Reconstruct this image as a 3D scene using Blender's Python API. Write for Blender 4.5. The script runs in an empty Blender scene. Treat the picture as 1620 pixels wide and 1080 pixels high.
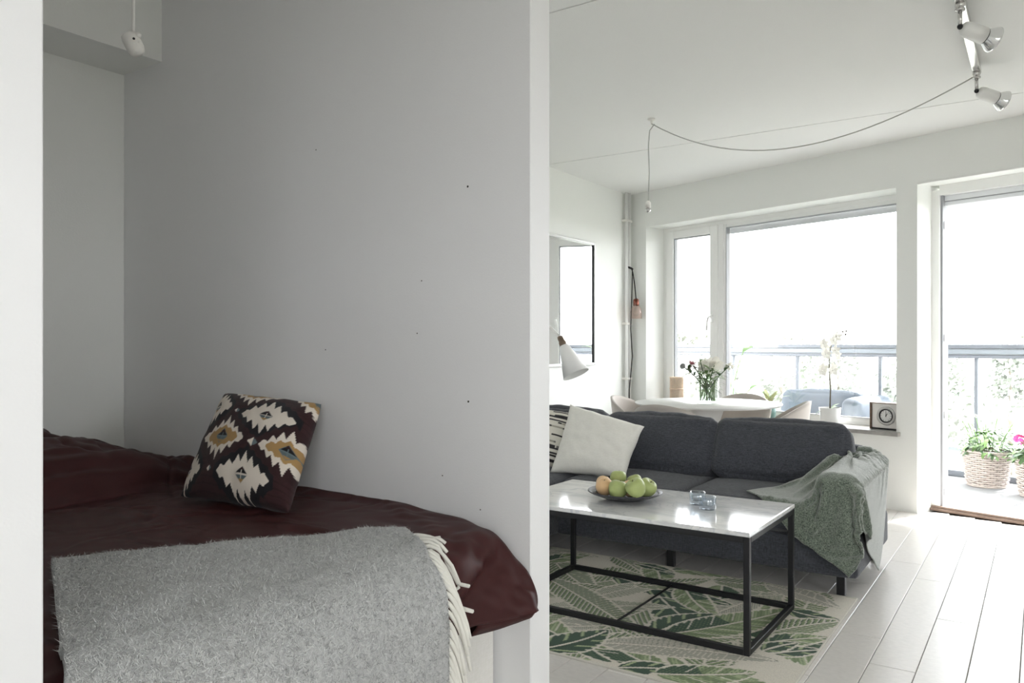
import bpy, bmesh, math, random
import numpy as np
from mathutils import Vector, Matrix, noise as mnoise
random.seed(7)
SC = bpy.context.scene
COL = SC.collection
PI = math.pi

# ---------------------------------------------------------------- camera
cam_data = bpy.data.cameras.new('camera')
cam = bpy.data.objects.new('camera', cam_data)
COL.objects.link(cam)
cam.location = (0, 0, 1.12)
cam.rotation_euler = (math.radians(90), 0, math.asin(.5615))
cam_data.sensor_width = 36
cam_data.lens = 36 * 1235 / 1620
cam_data.shift_y = 5 / 1620
cam_data.clip_start = .02
cam_data.clip_end = 400
SC.camera = cam

# ---------------------------------------------------------------- frame of the slanted window wall: s along it, t outwards, z up
WD = Vector((.95270, -.30393, 0))
WN = Vector((.30393, .95270, 0))
W0 = Vector((-3.16, 6.582, 0))
def W(s, t, z):
    return W0 + WD * s + WN * t + Vector((0, 0, z))

# ---------------------------------------------------------------- sky, sun, window portals, exposure
world = bpy.data.worlds.new('sky')
SC.world = world
world.use_nodes = True
wn_ = world.node_tree.nodes
bg = wn_['Background']
bg.inputs[0].default_value = (.955, .975, 1.0, 1)
bg.inputs[1].default_value = 5.0

sun_d = bpy.data.lights.new('sun', 'SUN')
sun_d.energy = 8.0
sun_d.angle = math.radians(3)
sun_d.color = (1, .96, .9)
sun = bpy.data.objects.new('sun', sun_d)
COL.objects.link(sun)
_el, _az = math.radians(47), Vector((.42, .91, 0)).normalized()
_sd = Vector((_az.x * math.cos(_el), _az.y * math.cos(_el), math.sin(_el)))
sun.rotation_euler = _sd.to_track_quat('Z', 'Y').to_euler()
sun.location = (0, 12, 10)

def portal(name, s0, s1, z0, z1, t=.36):
    d = bpy.data.lights.new(name, 'AREA')
    d.shape = 'RECTANGLE'
    d.size = s1 - s0
    d.size_y = z1 - z0
    d.cycles.is_portal = True
    o = bpy.data.objects.new(name, d)
    COL.objects.link(o)
    o.location = W((s0 + s1) / 2, t, (z0 + z1) / 2)
    o.rotation_euler = (-WN).to_track_quat('-Z', 'Y').to_euler()
portal('daylight_portal', .2, 2.47, .5, 2.2)
portal('daylight_portal', 2.6, 3.6, 0, 2.2)
def side_portal(loc, size, direction):
    d = bpy.data.lights.new('daylight_portal', 'AREA')
    d.shape = 'RECTANGLE'
    d.size, d.size_y = size
    d.cycles.is_portal = True
    o = bpy.data.objects.new('daylight_portal', d)
    COL.objects.link(o)
    o.location = loc
    o.rotation_euler = Vector(direction).to_track_quat('-Z', 'Y').to_euler()
side_portal((2.94, 1.0, 1.5), (1.4, 1.0), (-1, 0, 0))  # portals for the two added fill windows
side_portal((1.8, -2.29, 1.65), (1.9, 1.2), (0, 1, 0))

SC.view_settings.view_transform = 'Standard'
SC.view_settings.look = 'None'
SC.view_settings.gamma = 1
SC.view_settings.use_curve_mapping = False
SC.view_settings.exposure = 1.36
cy = SC.cycles
cy.use_denoising = True
cy.max_bounces = 14
cy.diffuse_bounces = 9
cy.glossy_bounces = 6
cy.transmission_bounces = 10
cy.transparent_max_bounces = 24
cy.sample_clamp_indirect = 8
cy.caustics_reflective = False
cy.caustics_refractive = False

# ---------------------------------------------------------------- materials
def lin(c):
    return tuple((x / 12.92 if x <= .04045 else ((x + .055) / 1.055) ** 2.4) for x in c)
def rgb(r, g, b):
    return lin((r / 255, g / 255, b / 255))

def mat(name, col, rough=.6, metal=0.0, spec=.5, var=None, bump=None, sheen=0, attr=None, trans=0, ior=1.45, coords='Object', coat=0, stretch=None, alpha=1):
    """Principled material; var=(scale, amount) colour mottling, bump=(scale, height) fine relief; attr = colour attribute."""
    m = bpy.data.materials.new(name)
    m.use_nodes = True
    nt = m.node_tree
    b = nt.nodes['Principled BSDF']
    b.inputs['Base Color'].default_value = (*col, 1)
    b.inputs['Roughness'].default_value = rough
    b.inputs['Metallic'].default_value = metal
    b.inputs['Specular IOR Level'].default_value = spec
    b.inputs['IOR'].default_value = ior
    b.inputs['Transmission Weight'].default_value = trans
    b.inputs['Coat Weight'].default_value = coat
    b.inputs['Alpha'].default_value = alpha
    if sheen:
        b.inputs['Sheen Weight'].default_value = sheen
        b.inputs['Sheen Roughness'].default_value = .5
    tc = nt.nodes.new('ShaderNodeTexCoord')
    vec = tc.outputs[coords]
    if stretch:
        mp = nt.nodes.new('ShaderNodeMapping')
        mp.inputs['Scale'].default_value = stretch
        nt.links.new(vec, mp.inputs['Vector'])
        vec = mp.outputs[0]
    src = None
    if attr:
        a = nt.nodes.new('ShaderNodeVertexColor')
        a.layer_name = attr
        src = a.outputs[0]
        nt.links.new(src, b.inputs['Base Color'])
    if var:
        n = nt.nodes.new('ShaderNodeTexNoise')
        n.inputs['Scale'].default_value = var[0]
        n.inputs['Detail'].default_value = 6
        nt.links.new(vec, n.inputs['Vector'])
        r = nt.nodes.new('ShaderNodeMapRange')
        r.inputs[1].default_value = .3
        r.inputs[2].default_value = .7
        r.inputs[3].default_value = 1 - var[1]
        r.inputs[4].default_value = 1 + var[1]
        nt.links.new(n.outputs[0], r.inputs[0])
        h = nt.nodes.new('ShaderNodeVectorMath')
        h.operation = 'SCALE'
        if src:
            nt.links.new(src, h.inputs[0])
        else:
            h.inputs[0].default_value = col
        nt.links.new(r.outputs[0], h.inputs['Scale'])
        nt.links.new(h.outputs[0], b.inputs['Base Color'])
    if bump:
        n2 = nt.nodes.new('ShaderNodeTexNoise')
        n2.inputs['Scale'].default_value = bump[0]
        n2.inputs['Detail'].default_value = 4
        nt.links.new(vec, n2.inputs['Vector'])
        bp = nt.nodes.new('ShaderNodeBump')
        bp.inputs['Strength'].default_value = 1
        bp.inputs['Distance'].default_value = bump[1]
        nt.links.new(n2.outputs[0], bp.inputs['Height'])
        nt.links.new(bp.outputs[0], b.inputs['Normal'])
    return m

def pane_mat(name, tint=(1, 1, 1), refl=.05):
    """clear window pane: see-through with a faint mirror reflection"""
    m = bpy.data.materials.new(name)
    m.use_nodes = True
    nt = m.node_tree
    for n in list(nt.nodes):
        if n.type != 'OUTPUT_MATERIAL':
            nt.nodes.remove(n)
    out = [n for n in nt.nodes if n.type == 'OUTPUT_MATERIAL'][0]
    t = nt.nodes.new('ShaderNodeBsdfTransparent')
    t.inputs[0].default_value = (*tint, 1)
    g = nt.nodes.new('ShaderNodeBsdfGlossy')
    g.inputs['Roughness'].default_value = .01
    lw = nt.nodes.new('ShaderNodeLayerWeight')
    lw.inputs[0].default_value = .5
    pw = nt.nodes.new('ShaderNodeMath')
    pw.operation = 'POWER'
    pw.inputs[1].default_value = 5
    nt.links.new(lw.outputs['Facing'], pw.inputs[0])
    fr = nt.nodes.new('ShaderNodeMath')                # Schlick reflectance, the same from both sides of the pane
    fr.operation = 'MULTIPLY_ADD'
    fr.inputs[1].default_value = .9
    fr.inputs[2].default_value = refl
    nt.links.new(pw.outputs[0], fr.inputs[0])
    mx = nt.nodes.new('ShaderNodeMixShader')
    nt.links.new(fr.outputs[0], mx.inputs[0])
    nt.links.new(t.outputs[0], mx.inputs[1])
    nt.links.new(g.outputs[0], mx.inputs[2])
    nt.links.new(mx.outputs[0], out.inputs[0])
    return m

def weave_mat(name, col, col2, scale, rough=.9, sheen=.2, bump=.0006):
    """woven cloth: crossed fine threads of two tones"""
    m = mat(name, col, rough, sheen=sheen, spec=.2)
    nt = m.node_tree
    b = nt.nodes['Principled BSDF']
    tc = nt.nodes['Texture Coordinate']
    outs = []
    for st in ((scale * .12, scale * .12, scale), (scale, scale, scale * .12)):
        mp = nt.nodes.new('ShaderNodeMapping')
        mp.inputs['Scale'].default_value = st
        nt.links.new(tc.outputs['Object'], mp.inputs['Vector'])
        n = nt.nodes.new('ShaderNodeTexNoise')
        n.inputs['Scale'].default_value = 1
        n.inputs['Detail'].default_value = 3
        nt.links.new(mp.outputs[0], n.inputs['Vector'])
        outs.append(n.outputs[0])
    ad = nt.nodes.new('ShaderNodeMath')
    ad.operation = 'ADD'
    nt.links.new(outs[0], ad.inputs[0])
    nt.links.new(outs[1], ad.inputs[1])
    r = nt.nodes.new('ShaderNodeMapRange')
    r.inputs[1].default_value = .75
    r.inputs[2].default_value = 1.25
    nt.links.new(ad.outputs[0], r.inputs[0])
    mx = nt.nodes.new('ShaderNodeMix')
    mx.data_type = 'RGBA'
    mx.inputs[6].default_value = (*col, 1)
    mx.inputs[7].default_value = (*col2, 1)
    nt.links.new(r.outputs[0], mx.inputs[0])
    nt.links.new(mx.outputs[2], b.inputs['Base Color'])
    bp = nt.nodes.new('ShaderNodeBump')
    bp.inputs['Strength'].default_value = 1
    bp.inputs['Distance'].default_value = bump
    nt.links.new(r.outputs[0], bp.inputs['Height'])
    nt.links.new(bp.outputs[0], b.inputs['Normal'])
    return m

M = {}
M['wall'] = mat('wall_paint', rgb(236, 237, 234), .75, spec=.25, bump=(160, .0006))
M['wall_edge'] = mat('wall_edge_paint', rgb(235, 235, 236), .5, spec=.35, bump=(220, .0003))
M['ceiling'] = mat('ceiling_paint', rgb(238, 238, 236), .8, spec=.2, bump=(260, .0006))
M['plank'] = mat('laminate', rgb(214, 210, 206), .33, spec=.5, var=(2.2, .045), bump=(60, .00008), coords='Generated', stretch=(3, 40, 1))
M['joint'] = mat('floor_joint', rgb(120, 112, 104), .7)
M['white_gloss'] = mat('white_lacquer', rgb(238, 238, 236), .3)
M['white_paint'] = mat('white_trim_paint', rgb(236, 236, 234), .4)
M['white_plastic'] = mat('white_plastic', rgb(235, 233, 228), .4)
M['alu'] = mat('brushed_aluminium', rgb(134, 140, 148), .45, .2)
M['alu_dark'] = mat('grey_rail_paint', rgb(112, 116, 124), .5, .1)
M['gasket'] = mat('grey_gasket', rgb(158, 160, 163), .6)
M['blind'] = mat('pale_blind_cloth', rgb(240, 242, 245), .7)
M['joint_dark'] = mat('ceiling_joint', rgb(120, 120, 120), .9)
M['pane'] = pane_mat('window_glass')
M['pane_tint'] = pane_mat('balcony_glass', (.95, .98, .98))
M['stone_sill'] = mat('grey_stone', rgb(150, 148, 145), .3, var=(30, .12))
M['wood_strip'] = mat('threshold_wood', rgb(136, 116, 104), .5, var=(6, .12), stretch=(1, 30, 30))
M['black_metal'] = mat('black_powder_coat', (.012, .012, .014), .42, spec=.5)
M['chrome'] = mat('chrome', (.62, .61, .60), .22, 1)
M['brass'] = mat('aged_brass', rgb(132, 116, 102), .35, .8)
M['copper'] = mat('copper_socket', rgb(120, 72, 60), .3, .8)
M['black_cord'] = mat('black_cord', (.012, .011, .011), .7)
M['grey_cord'] = mat('grey_cord', rgb(190, 190, 186), .6)
M['white_cord'] = mat('white_cord', rgb(235, 234, 230), .5)
M['sofa'] = weave_mat('charcoal_upholstery', rgb(54, 56, 62), rgb(86, 88, 95), 420)
M['linen'] = weave_mat('off_white_linen', rgb(226, 224, 216), rgb(238, 236, 230), 500, bump=.0003)
M['velvet'] = mat('beige_velvet', rgb(190, 182, 175), .8, sheen=.4, var=(6, .05))
M['duvet'] = mat('burgundy_satin', rgb(64, 33, 33), .5, spec=.25, var=(60, .05), bump=(900, .0001))
M['bed_base'] = weave_mat('white_bed_fabric', rgb(226, 224, 218), rgb(236, 234, 230), 500, bump=.0002)
M['attr_cloth'] = mat('printed_cloth', (1, 1, 1), .85, spec=.2, attr='col', sheen=.1, bump=(700, .0003))
M['attr_rug'] = mat('woven_rug', (1, 1, 1), .9, spec=.15, attr='col', sheen=.15, bump=(420, .0016), var=(300, .12))
M['wicker'] = mat('whitewashed_wicker', rgb(188, 177, 171), .7, var=(40, .12))
M['leaf'] = mat('green_leaf', rgb(110, 140, 84), .5, var=(20, .2))
M['leaf_dark'] = mat('dark_green_leaf', rgb(72, 98, 62), .5, var=(20, .2))
M['leaf_pale'] = mat('pale_leaf', rgb(190, 195, 150), .5, var=(25, .2))
M['stem'] = mat('brown_stem', rgb(92, 84, 66), .6)
M['petal_white'] = mat('white_petal', rgb(245, 243, 236), .6, sheen=.2)
M['petal_pink'] = mat('magenta_petal', rgb(208, 70, 140), .6, sheen=.2)
M['petal_rose'] = mat('dusty_rose_petal', rgb(196, 138, 148), .6)
M['bud'] = mat('grey_bud', rgb(140, 142, 140), .7)
M['apple'] = mat('green_apple_skin', rgb(168, 180, 118), .4, var=(14, .12), spec=.4)
M['peach'] = mat('peach_skin', rgb(224, 186, 140), .55, var=(9, .12), sheen=.2)
M['bowl'] = mat('charcoal_stoneware', rgb(64, 64, 68), .35, var=(40, .1))
M['glass'] = pane_mat('clear_glass', (.96, .975, .96))
M['thick_glass'] = pane_mat('thick_glass', (.84, .88, .92), .14)
M['pink_glass'] = pane_mat('pink_tinted_glass', (.985, .93, .91))
M['wax'] = mat('white_wax', rgb(240, 238, 230), .5)
M['rattan'] = mat('pale_rattan', rgb(226, 206, 184), .7, var=(60, .1))
M['teal'] = mat('teal_ceramic', rgb(110, 140, 134), .35)
M['white_ceramic'] = mat('white_ceramic', rgb(232, 232, 230), .35)
M['soil'] = mat('soil', rgb(70, 58, 48), .9)
M['walnut'] = mat('clock_wood', rgb(104, 84, 70), .5, var=(30, .2))
M['dial'] = mat('clock_dial', rgb(222, 222, 220), .4)
M['steel_face'] = mat('satin_silver', rgb(205, 205, 203), .35, .5)
M['mirror'] = mat('mirror_glass', (.92, .93, .93), .02, 1)
M['silver_frame'] = mat('silver_frame', rgb(196, 196, 194), .35, .4)
M['concrete'] = mat('balcony_concrete', rgb(150, 150, 152), .8, var=(5, .06), bump=(120, .0006))
M['out_fabric'] = mat('grey_outdoor_fabric', rgb(92, 100, 110), .9, var=(200, .08))
M['bark'] = mat('bark', rgb(130, 120, 108), .9, var=(8, .2))
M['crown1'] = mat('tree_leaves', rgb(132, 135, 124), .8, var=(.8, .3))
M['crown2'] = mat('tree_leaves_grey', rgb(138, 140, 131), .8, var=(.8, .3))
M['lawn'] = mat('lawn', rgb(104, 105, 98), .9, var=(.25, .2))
M['car_white'] = mat('white_car_paint', rgb(230, 232, 235), .3)
M['rubber'] = mat('tyre_rubber', rgb(60, 60, 62), .8)
M['hole'] = mat('wall_plug_hole', rgb(60, 58, 56), .9)

def marble():
    m = mat('white_marble', rgb(228, 228, 228), .09, spec=.9, ior=1.6)
    nt = m.node_tree
    b = nt.nodes['Principled BSDF']
    tc = nt.nodes['Texture Coordinate']
    n = nt.nodes.new('ShaderNodeTexNoise')
    n.inputs['Scale'].default_value = 3.2
    n.inputs['Detail'].default_value = 9
    n.inputs['Distortion'].default_value = 1.4
    mp = nt.nodes.new('ShaderNodeMapping')
    mp.inputs['Scale'].default_value = (1, 2.4, 1)
    mp.inputs['Rotation'].default_value = (0, 0, .5)
    nt.links.new(tc.outputs['Object'], mp.inputs['Vector'])
    nt.links.new(mp.outputs[0], n.inputs['Vector'])
    cr = nt.nodes.new('ShaderNodeValToRGB')
    e = cr.color_ramp.elements
    e[0].position = .36
    e[0].color = (*rgb(210, 211, 213), 1)
    e[1].position = .62
    e[1].color = (*rgb(236, 236, 235), 1)
    k = cr.color_ramp.elements.new(.475)
    k.color = (*rgb(232, 232, 231), 1)
    k = cr.color_ramp.elements.new(.5)
    k.color = (*rgb(208, 209, 213), 1)
    k = cr.color_ramp.elements.new(.525)
    k.color = (*rgb(232, 232, 231), 1)
    nt.links.new(n.outputs[0], cr.inputs[0])
    nt.links.new(cr.outputs[0], b.inputs['Base Color'])
    return m
M['marble'] = marble()

def wool():
    m = mat('grey_mohair', rgb(150, 151, 150), .95, sheen=1, spec=.1)
    nt = m.node_tree
    b = nt.nodes['Principled BSDF']
    b.inputs['Sheen Roughness'].default_value = .7
    tc = nt.nodes['Texture Coordinate']
    def nz(scale, det, dist=0):
        n = nt.nodes.new('ShaderNodeTexNoise')
        n.inputs['Scale'].default_value = scale
        n.inputs['Detail'].default_value = det
        n.inputs['Distortion'].default_value = dist
        nt.links.new(tc.outputs['Object'], n.inputs['Vector'])
        return n.outputs[0]
    a, c = nz(55, 5, 1.5), nz(260, 4, 2.5)
    ad = nt.nodes.new('ShaderNodeMath')
    ad.operation = 'ADD'
    nt.links.new(a, ad.inputs[0])
    nt.links.new(c, ad.inputs[1])
    cr = nt.nodes.new('ShaderNodeValToRGB')
    e = cr.color_ramp.elements
    e[0].position = .38
    e[0].color = (*rgb(104, 106, 106), 1)
    e[1].position = .64
    e[1].color = (*rgb(224, 224, 223), 1)
    hf = nt.nodes.new('ShaderNodeMath')
    hf.operation = 'MULTIPLY'
    hf.inputs[1].default_value = .5
    nt.links.new(ad.outputs[0], hf.inputs[0])
    nt.links.new(hf.outputs[0], cr.inputs[0])
    nt.links.new(cr.outputs[0], b.inputs['Base Color'])
    bp = nt.nodes.new('ShaderNodeBump')
    bp.inputs['Distance'].default_value = .006
    nt.links.new(ad.outputs[0], bp.inputs['Height'])
    nt.links.new(bp.outputs[0], b.inputs['Normal'])
    return m
M['wool'] = wool()
M['fuzz_light'] = mat('pale_mohair_fibre', rgb(214, 215, 214), .9, sheen=.5)
M['fuzz_dark'] = mat('dark_mohair_fibre', rgb(134, 136, 136), .9, sheen=.5)
M['fringe'] = mat('white_wool_yarn', rgb(226, 224, 216), .9, sheen=.3, bump=(300, .001))
def throw_mat():
    m = mat('green_throw', rgb(96, 108, 94), .9, sheen=1, spec=.2)
    nt = m.node_tree
    b = nt.nodes['Principled BSDF']
    tc = nt.nodes['Texture Coordinate']
    n = nt.nodes.new('ShaderNodeTexNoise')
    n.inputs['Scale'].default_value = 230
    n.inputs['Detail'].default_value = 4
    n.inputs['Distortion'].default_value = 1
    nt.links.new(tc.outputs['Object'], n.inputs['Vector'])
    cr = nt.nodes.new('ShaderNodeValToRGB')
    e = cr.color_ramp.elements
    e[0].position = .36
    e[0].color = (*rgb(50, 64, 52), 1)
    e[1].position = .66
    e[1].color = (*rgb(146, 156, 142), 1)
    nt.links.new(n.outputs[0], cr.inputs[0])
    nt.links.new(cr.outputs[0], b.inputs['Base Color'])
    bp = nt.nodes.new('ShaderNodeBump')
    bp.inputs['Distance'].default_value = .003
    nt.links.new(n.outputs[0], bp.inputs['Height'])
    nt.links.new(bp.outputs[0], b.inputs['Normal'])
    return m
M['throw'] = throw_mat()

# ---------------------------------------------------------------- mesh helpers
def world_loc(o):
    v = Vector((0, 0, 0))
    while o is not None:
        v += o.location
        o = o.parent
    return v

class MB:
    """collects shapes (world coordinates unless built local) and links them as one mesh object"""
    def __init__(self, tf=None):
        self.v, self.f, self.tf, self.smooth = [], [], tf, []
    def add(self, vs, fs, smooth=False):
        o = len(self.v)
        self.v += [Vector(p) for p in vs]
        self.f += [tuple(i + o for i in q) for q in fs]
        self.smooth += [smooth] * len(fs)
        return self
    def box(self, x0, x1, y0, y1, z0, z1, bev=0):
        if bev <= 0:
            vs = [(x, y, z) for z in (z0, z1) for y in (y0, y1) for x in (x0, x1)]
            fs = [(0, 2, 3, 1), (4, 5, 7, 6), (0, 1, 5, 4), (2, 6, 7, 3), (0, 4, 6, 2), (1, 3, 7, 5)]
            return self.add(vs, fs)
        bm = bmesh.new()
        bmesh.ops.create_cube(bm, size=1)
        for q in bm.verts:
            q.co = Vector(((x0 + x1) / 2 + q.co.x * (x1 - x0), (y0 + y1) / 2 + q.co.y * (y1 - y0), (z0 + z1) / 2 + q.co.z * (z1 - z0)))
        seg = 1 if bev < .006 else 4
        bmesh.ops.bevel(bm, geom=list(bm.edges), offset=bev, segments=seg, affect='EDGES', profile=.5)
        return self.from_bm(bm, seg > 1)
    def from_bm(self, bm, smooth=True):
        bm.verts.index_update()
        self.add([q.co.copy() for q in bm.verts], [[q.index for q in p.verts] for p in bm.faces], smooth)
        bm.free()
        return self
    def tube(self, pts, r, n=8, cap=True):
        pts = [Vector(p) for p in pts]
        rs = r if isinstance(r, (list, tuple)) else [r] * len(pts)
        up, vs, fs = None, [], []
        for i, p in enumerate(pts):
            d = (pts[min(i + 1, len(pts) - 1)] - pts[max(i - 1, 0)]).normalized()
            if up is None:
                up = d.orthogonal().normalized()
            up = (up - d * up.dot(d))
            up = up.normalized() if up.length > 1e-6 else d.orthogonal().normalized()
            sd = d.cross(up)
            for k in range(n):
                a = 2 * PI * k / n
                vs.append(p + (up * math.cos(a) + sd * math.sin(a)) * rs[i])
        for i in range(len(pts) - 1):
            for k in range(n):
                fs.append((i * n + k, i * n + (k + 1) % n, (i + 1) * n + (k + 1) % n, (i + 1) * n + k))
        if cap:
            fs.append(tuple(range(n - 1, -1, -1)))
            fs.append(tuple((len(pts) - 1) * n + k for k in range(n)))
        return self.add(vs, fs, True)
    def lathe(self, prof, c=(0, 0, 0), n=32, axis=None, sx=1, sy=1):
        """prof = [(radius, height)] about z, or about the direction axis"""
        c = Vector(c)
        q = Vector(axis).to_track_quat('Z', 'Y') if axis is not None else None
        vs, fs = [], []
        for r, h in prof:
            for k in range(n):
                a = 2 * PI * k / n
                p = Vector((r * math.cos(a) * sx, r * math.sin(a) * sy, h))
                vs.append(c + (q @ p if q else p))
        for i in range(len(prof) - 1):
            for k in range(n):
                fs.append((i * n + k, i * n + (k + 1) % n, (i + 1) * n + (k + 1) % n, (i + 1) * n + k))
        return self.add(vs, fs, True)
    def ball(self, c, r, seg=12, sx=1, sy=1, sz=1, bump=0, seed=0):
        bm = bmesh.new()
        bmesh.ops.create_uvsphere(bm, u_segments=seg, v_segments=max(6, seg * 2 // 3), radius=1)
        for q in bm.verts:
            k = 1 + (mnoise.noise(q.co * 2.3 + Vector((seed, 0, 0))) * bump if bump else 0)
            q.co = Vector(c) + Vector((q.co.x * sx, q.co.y * sy, q.co.z * sz)) * r * k
        return self.from_bm(bm, True)
    def grid(self, P, closed_u=False, smooth=True):
        """P = rows of points"""
        nv, nu = len(P), len(P[0])
        vs = [p for row in P for p in row]
        fs = []
        for j in range(nv - 1):
            for i in range(nu if closed_u else nu - 1):
                k = (i + 1) % nu
                fs.append((j * nu + i, j * nu + k, (j + 1) * nu + k, (j + 1) * nu + i))
        return self.add(vs, fs, smooth)
    def build(self, name, m, parent=None, loc=None, local=False):
        me = bpy.data.meshes.new(name)
        V = [self.tf(*p) for p in self.v] if self.tf else self.v
        if parent is not None and not local:
            off = world_loc(parent) + (Vector(loc) if loc else Vector((0, 0, 0)))
        elif parent is None:
            off = Vector(loc) if loc else Vector((0, 0, 0))
        else:
            off = Vector((0, 0, 0))
        me.from_pydata([tuple(p - off) for p in V], [], self.f)
        me.polygons.foreach_set('use_smooth', self.smooth)
        bm = bmesh.new()
        bm.from_mesh(me)
        bmesh.ops.recalc_face_normals(bm, faces=bm.faces)
        bm.to_mesh(me)
        bm.free()
        me.materials.append(m)
        o = bpy.data.objects.new(name, me)
        COL.objects.link(o)
        if parent is not None:
            o.parent = parent
        if loc and not local:
            o.location = loc
        return o

def thing(name, label, cat, loc=(0, 0, 0), group=None, rotz=0):
    o = bpy.data.objects.new(name, None)
    o.empty_display_size = .05
    COL.objects.link(o)
    o.location = loc
    o.rotation_euler = (0, 0, rotz)
    return tag(o, label, cat, group)
def tag(o, label, cat, group=None):
    o['label'], o['category'] = label, cat
    if group:
        o['group'] = group
    return o
def struct(o):
    o['kind'] = 'structure'
    return o
def copy_tree(o, parent=None):
    c = o.copy()
    COL.objects.link(c)
    if parent is not None:
        c.parent = parent
    for ch in list(o.children):
        copy_tree(ch, c)
    return c
def paint(o, cols):
    a = o.data.color_attributes.new('col', 'FLOAT_COLOR', 'POINT')
    buf = np.ones((len(o.data.vertices), 4), np.float32)
    buf[:, :3] = cols
    a.data.foreach_set('color', buf.ravel())
def solid(o, th, off=-1):
    md = o.modifiers.new('thickness', 'SOLIDIFY')
    md.thickness = th
    md.offset = off
    return o
def sub(o, lv=1):
    md = o.modifiers.new('smooth', 'SUBSURF')
    md.levels = md.render_levels = lv
    return o
def bez(p0, p1, p2, n=10):
    p0, p1, p2 = Vector(p0), Vector(p1), Vector(p2)
    return [p0 * (1 - t) ** 2 + p1 * 2 * t * (1 - t) + p2 * t * t for t in [i / (n - 1) for i in range(n)]]
def leaf_pts(mb, base, d, length, width, droop=.3, up=Vector((0, 0, 1)), n=6, fold=.15):
    """one leaf blade: a folded, drooping lens of quads"""
    d = Vector(d).normalized()
    side = d.cross(up)
    side = side.normalized() if side.length > 1e-4 else Vector((1, 0, 0))
    nrm = side.cross(d)
    rows = []
    for i in range(n + 1):
        t = i / n
        w = width * .5 * (math.sin(PI * min(1, t * .97 + .03)) ** .75) * (1 - .25 * t)
        c = Vector(base) + d * length * t - Vector((0, 0, 1)) * droop * length * t * t
        rows.append([c - side * w + nrm * w * fold, c, c + side * w + nrm * w * fold])
    return mb.grid(rows)

# ================================================================ THE ROOM
# floor: slab with laminate planks lying on it
floor = struct(MB().box(-3.3, 2.95, -2.25, 7.6, -.2, -.012).build('floor', M['joint']))
PW, PL = .1475, 1.21
x_ref = -.5041                                        # one joint of the laying pattern
def wall_y(x):
    return 6.582 - .31902 * (x + 3.16)
plank_meshes = {}
def plank(x0, y0, y1):
    L = round(y1 - y0, 2)
    if L not in plank_meshes:
        o = MB().box(.001, PW - .001, .001, L - .001, -.012, 0, .0018).build('plank', M['plank'], floor, local=True)
        plank_meshes[L] = o.data
    else:
        o = bpy.data.objects.new('plank', plank_meshes[L])
        COL.objects.link(o)
        o.parent = floor
    o.location = (x0, y0, 0)
nx0 = -18
for i in range(nx0, 20):
    x0 = x_ref + i * PW
    if x0 < -3.16 - PW or x0 > 2.3:
        continue
    ye = round(wall_y(x0) + .12, 2)
    st = [2.98, 3.62, 2.4, 3.5, 2.75, 3.25][i % 6] - 2 * PL
    if x0 < -1.3:
        y = 1.86
    else:
        y = .9
    cuts = [y] + [round(st + k * PL, 3) for k in range(8) if y + .1 < st + k * PL < ye - .1] + [ye]
    for a, b in zip(cuts[:-1], cuts[1:]):
        plank(x0, a, b)
# plain boards where the photograph does not look (behind the camera and under the bed)
MB().box(-3.3, 2.95, -2.2, .9, -.012, 0).box(-3.3, -1.3, .9, 1.86, -.012, 0).box(2.3 + .003, 2.95, .9, 5, -.012, 0).build('rear_boards', M['plank'], floor)

# ceiling: concrete slab with three plaster panels, open joints between them
ceiling = struct(MB().box(-3.3, 2.95, -2.25, 6.72, 2.512, 2.6).build('ceiling', M['joint_dark']))
for a, b in ((-2.25, 2.773), (2.783, 5.105), (5.115, 6.66)):
    MB().box(-3.2, 2.9, a, b, 2.5, 2.512).build('ceiling_panel', M['ceiling'], ceiling)

struct(MB().box(-3.3, -3.16, -2.25, 6.75, -.1, 2.51).build('wall_left', M['wall']))
wp = struct(MB().box(-3.16, -1.146, 1.78, 1.879, -.01, 2.5, .003).build('wall_partition', M['wall_edge']))
struct(MB().box(-3.16, -1.146, .432, .532, -.01, 2.5, .003).box(-1.246, -1.146, -2.2, .45, -.01, 2.5).build('wall_near', M['wall_edge']))
# two unseen windows added behind and beside the camera for soft fill
def holed(name, x0, x1, y0, y1, a0, a1, z0, z1, along):
    mb = MB()
    if along == 'x':
        mb.box(x0, a0, y0, y1, -.1, 2.51).box(a1, x1, y0, y1, -.1, 2.51).box(a0, a1, y0, y1, -.1, z0).box(a0, a1, y0, y1, z1, 2.51)
    else:
        mb.box(x0, x1, y0, a0, -.1, 2.51).box(x0, x1, a1, y1, -.1, 2.51).box(x0, x1, a0, a1, -.1, z0).box(x0, x1, a0, a1, z1, 2.51)
    struct(mb.build(name, M['wall']))
holed('wall_rear', -3.3, 2.95, -2.3, -2.2, .85, 2.75, 1.05, 2.25, 'x')
holed('wall_right', 2.85, 2.95, -2.2, 5, .3, 1.7, 1.0, 2.0, 'y')
def side_window(name, x0, x1, y0, y1, z0, z1, along):  # frame and pane of an added fill window
    mb, w = MB(), .06
    for z in (z0, z1 - w):
        mb.box(x0, x1, y0, y1, z, z + w)
    if along == 'x':
        for x in (x0, (x0 + x1) / 2 - w / 2, x1 - w):
            mb.box(x, x + w, y0, y1, z0 + w, z1 - w)
    else:
        for y in (y0, (y0 + y1) / 2 - w / 2, y1 - w):
            mb.box(x0, x1, y, y + w, z0 + w, z1 - w)
    o = struct(mb.build(name, M['white_gloss']))
    if along == 'x':
        MB().box(x0, x1, (y0 + y1) / 2 - .002, (y0 + y1) / 2 + .002, z0, z1).build('pane', M['pane'], o)
    else:
        MB().box((x0 + x1) / 2 - .002, (x0 + x1) / 2 + .002, y0, y1, z0, z1).build('pane', M['pane'], o)
side_window('fill_window_rear', .85, 2.75, -2.27, -2.23, 1.05, 2.25, 'x')  # added out of view to brighten the alcove from behind
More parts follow.
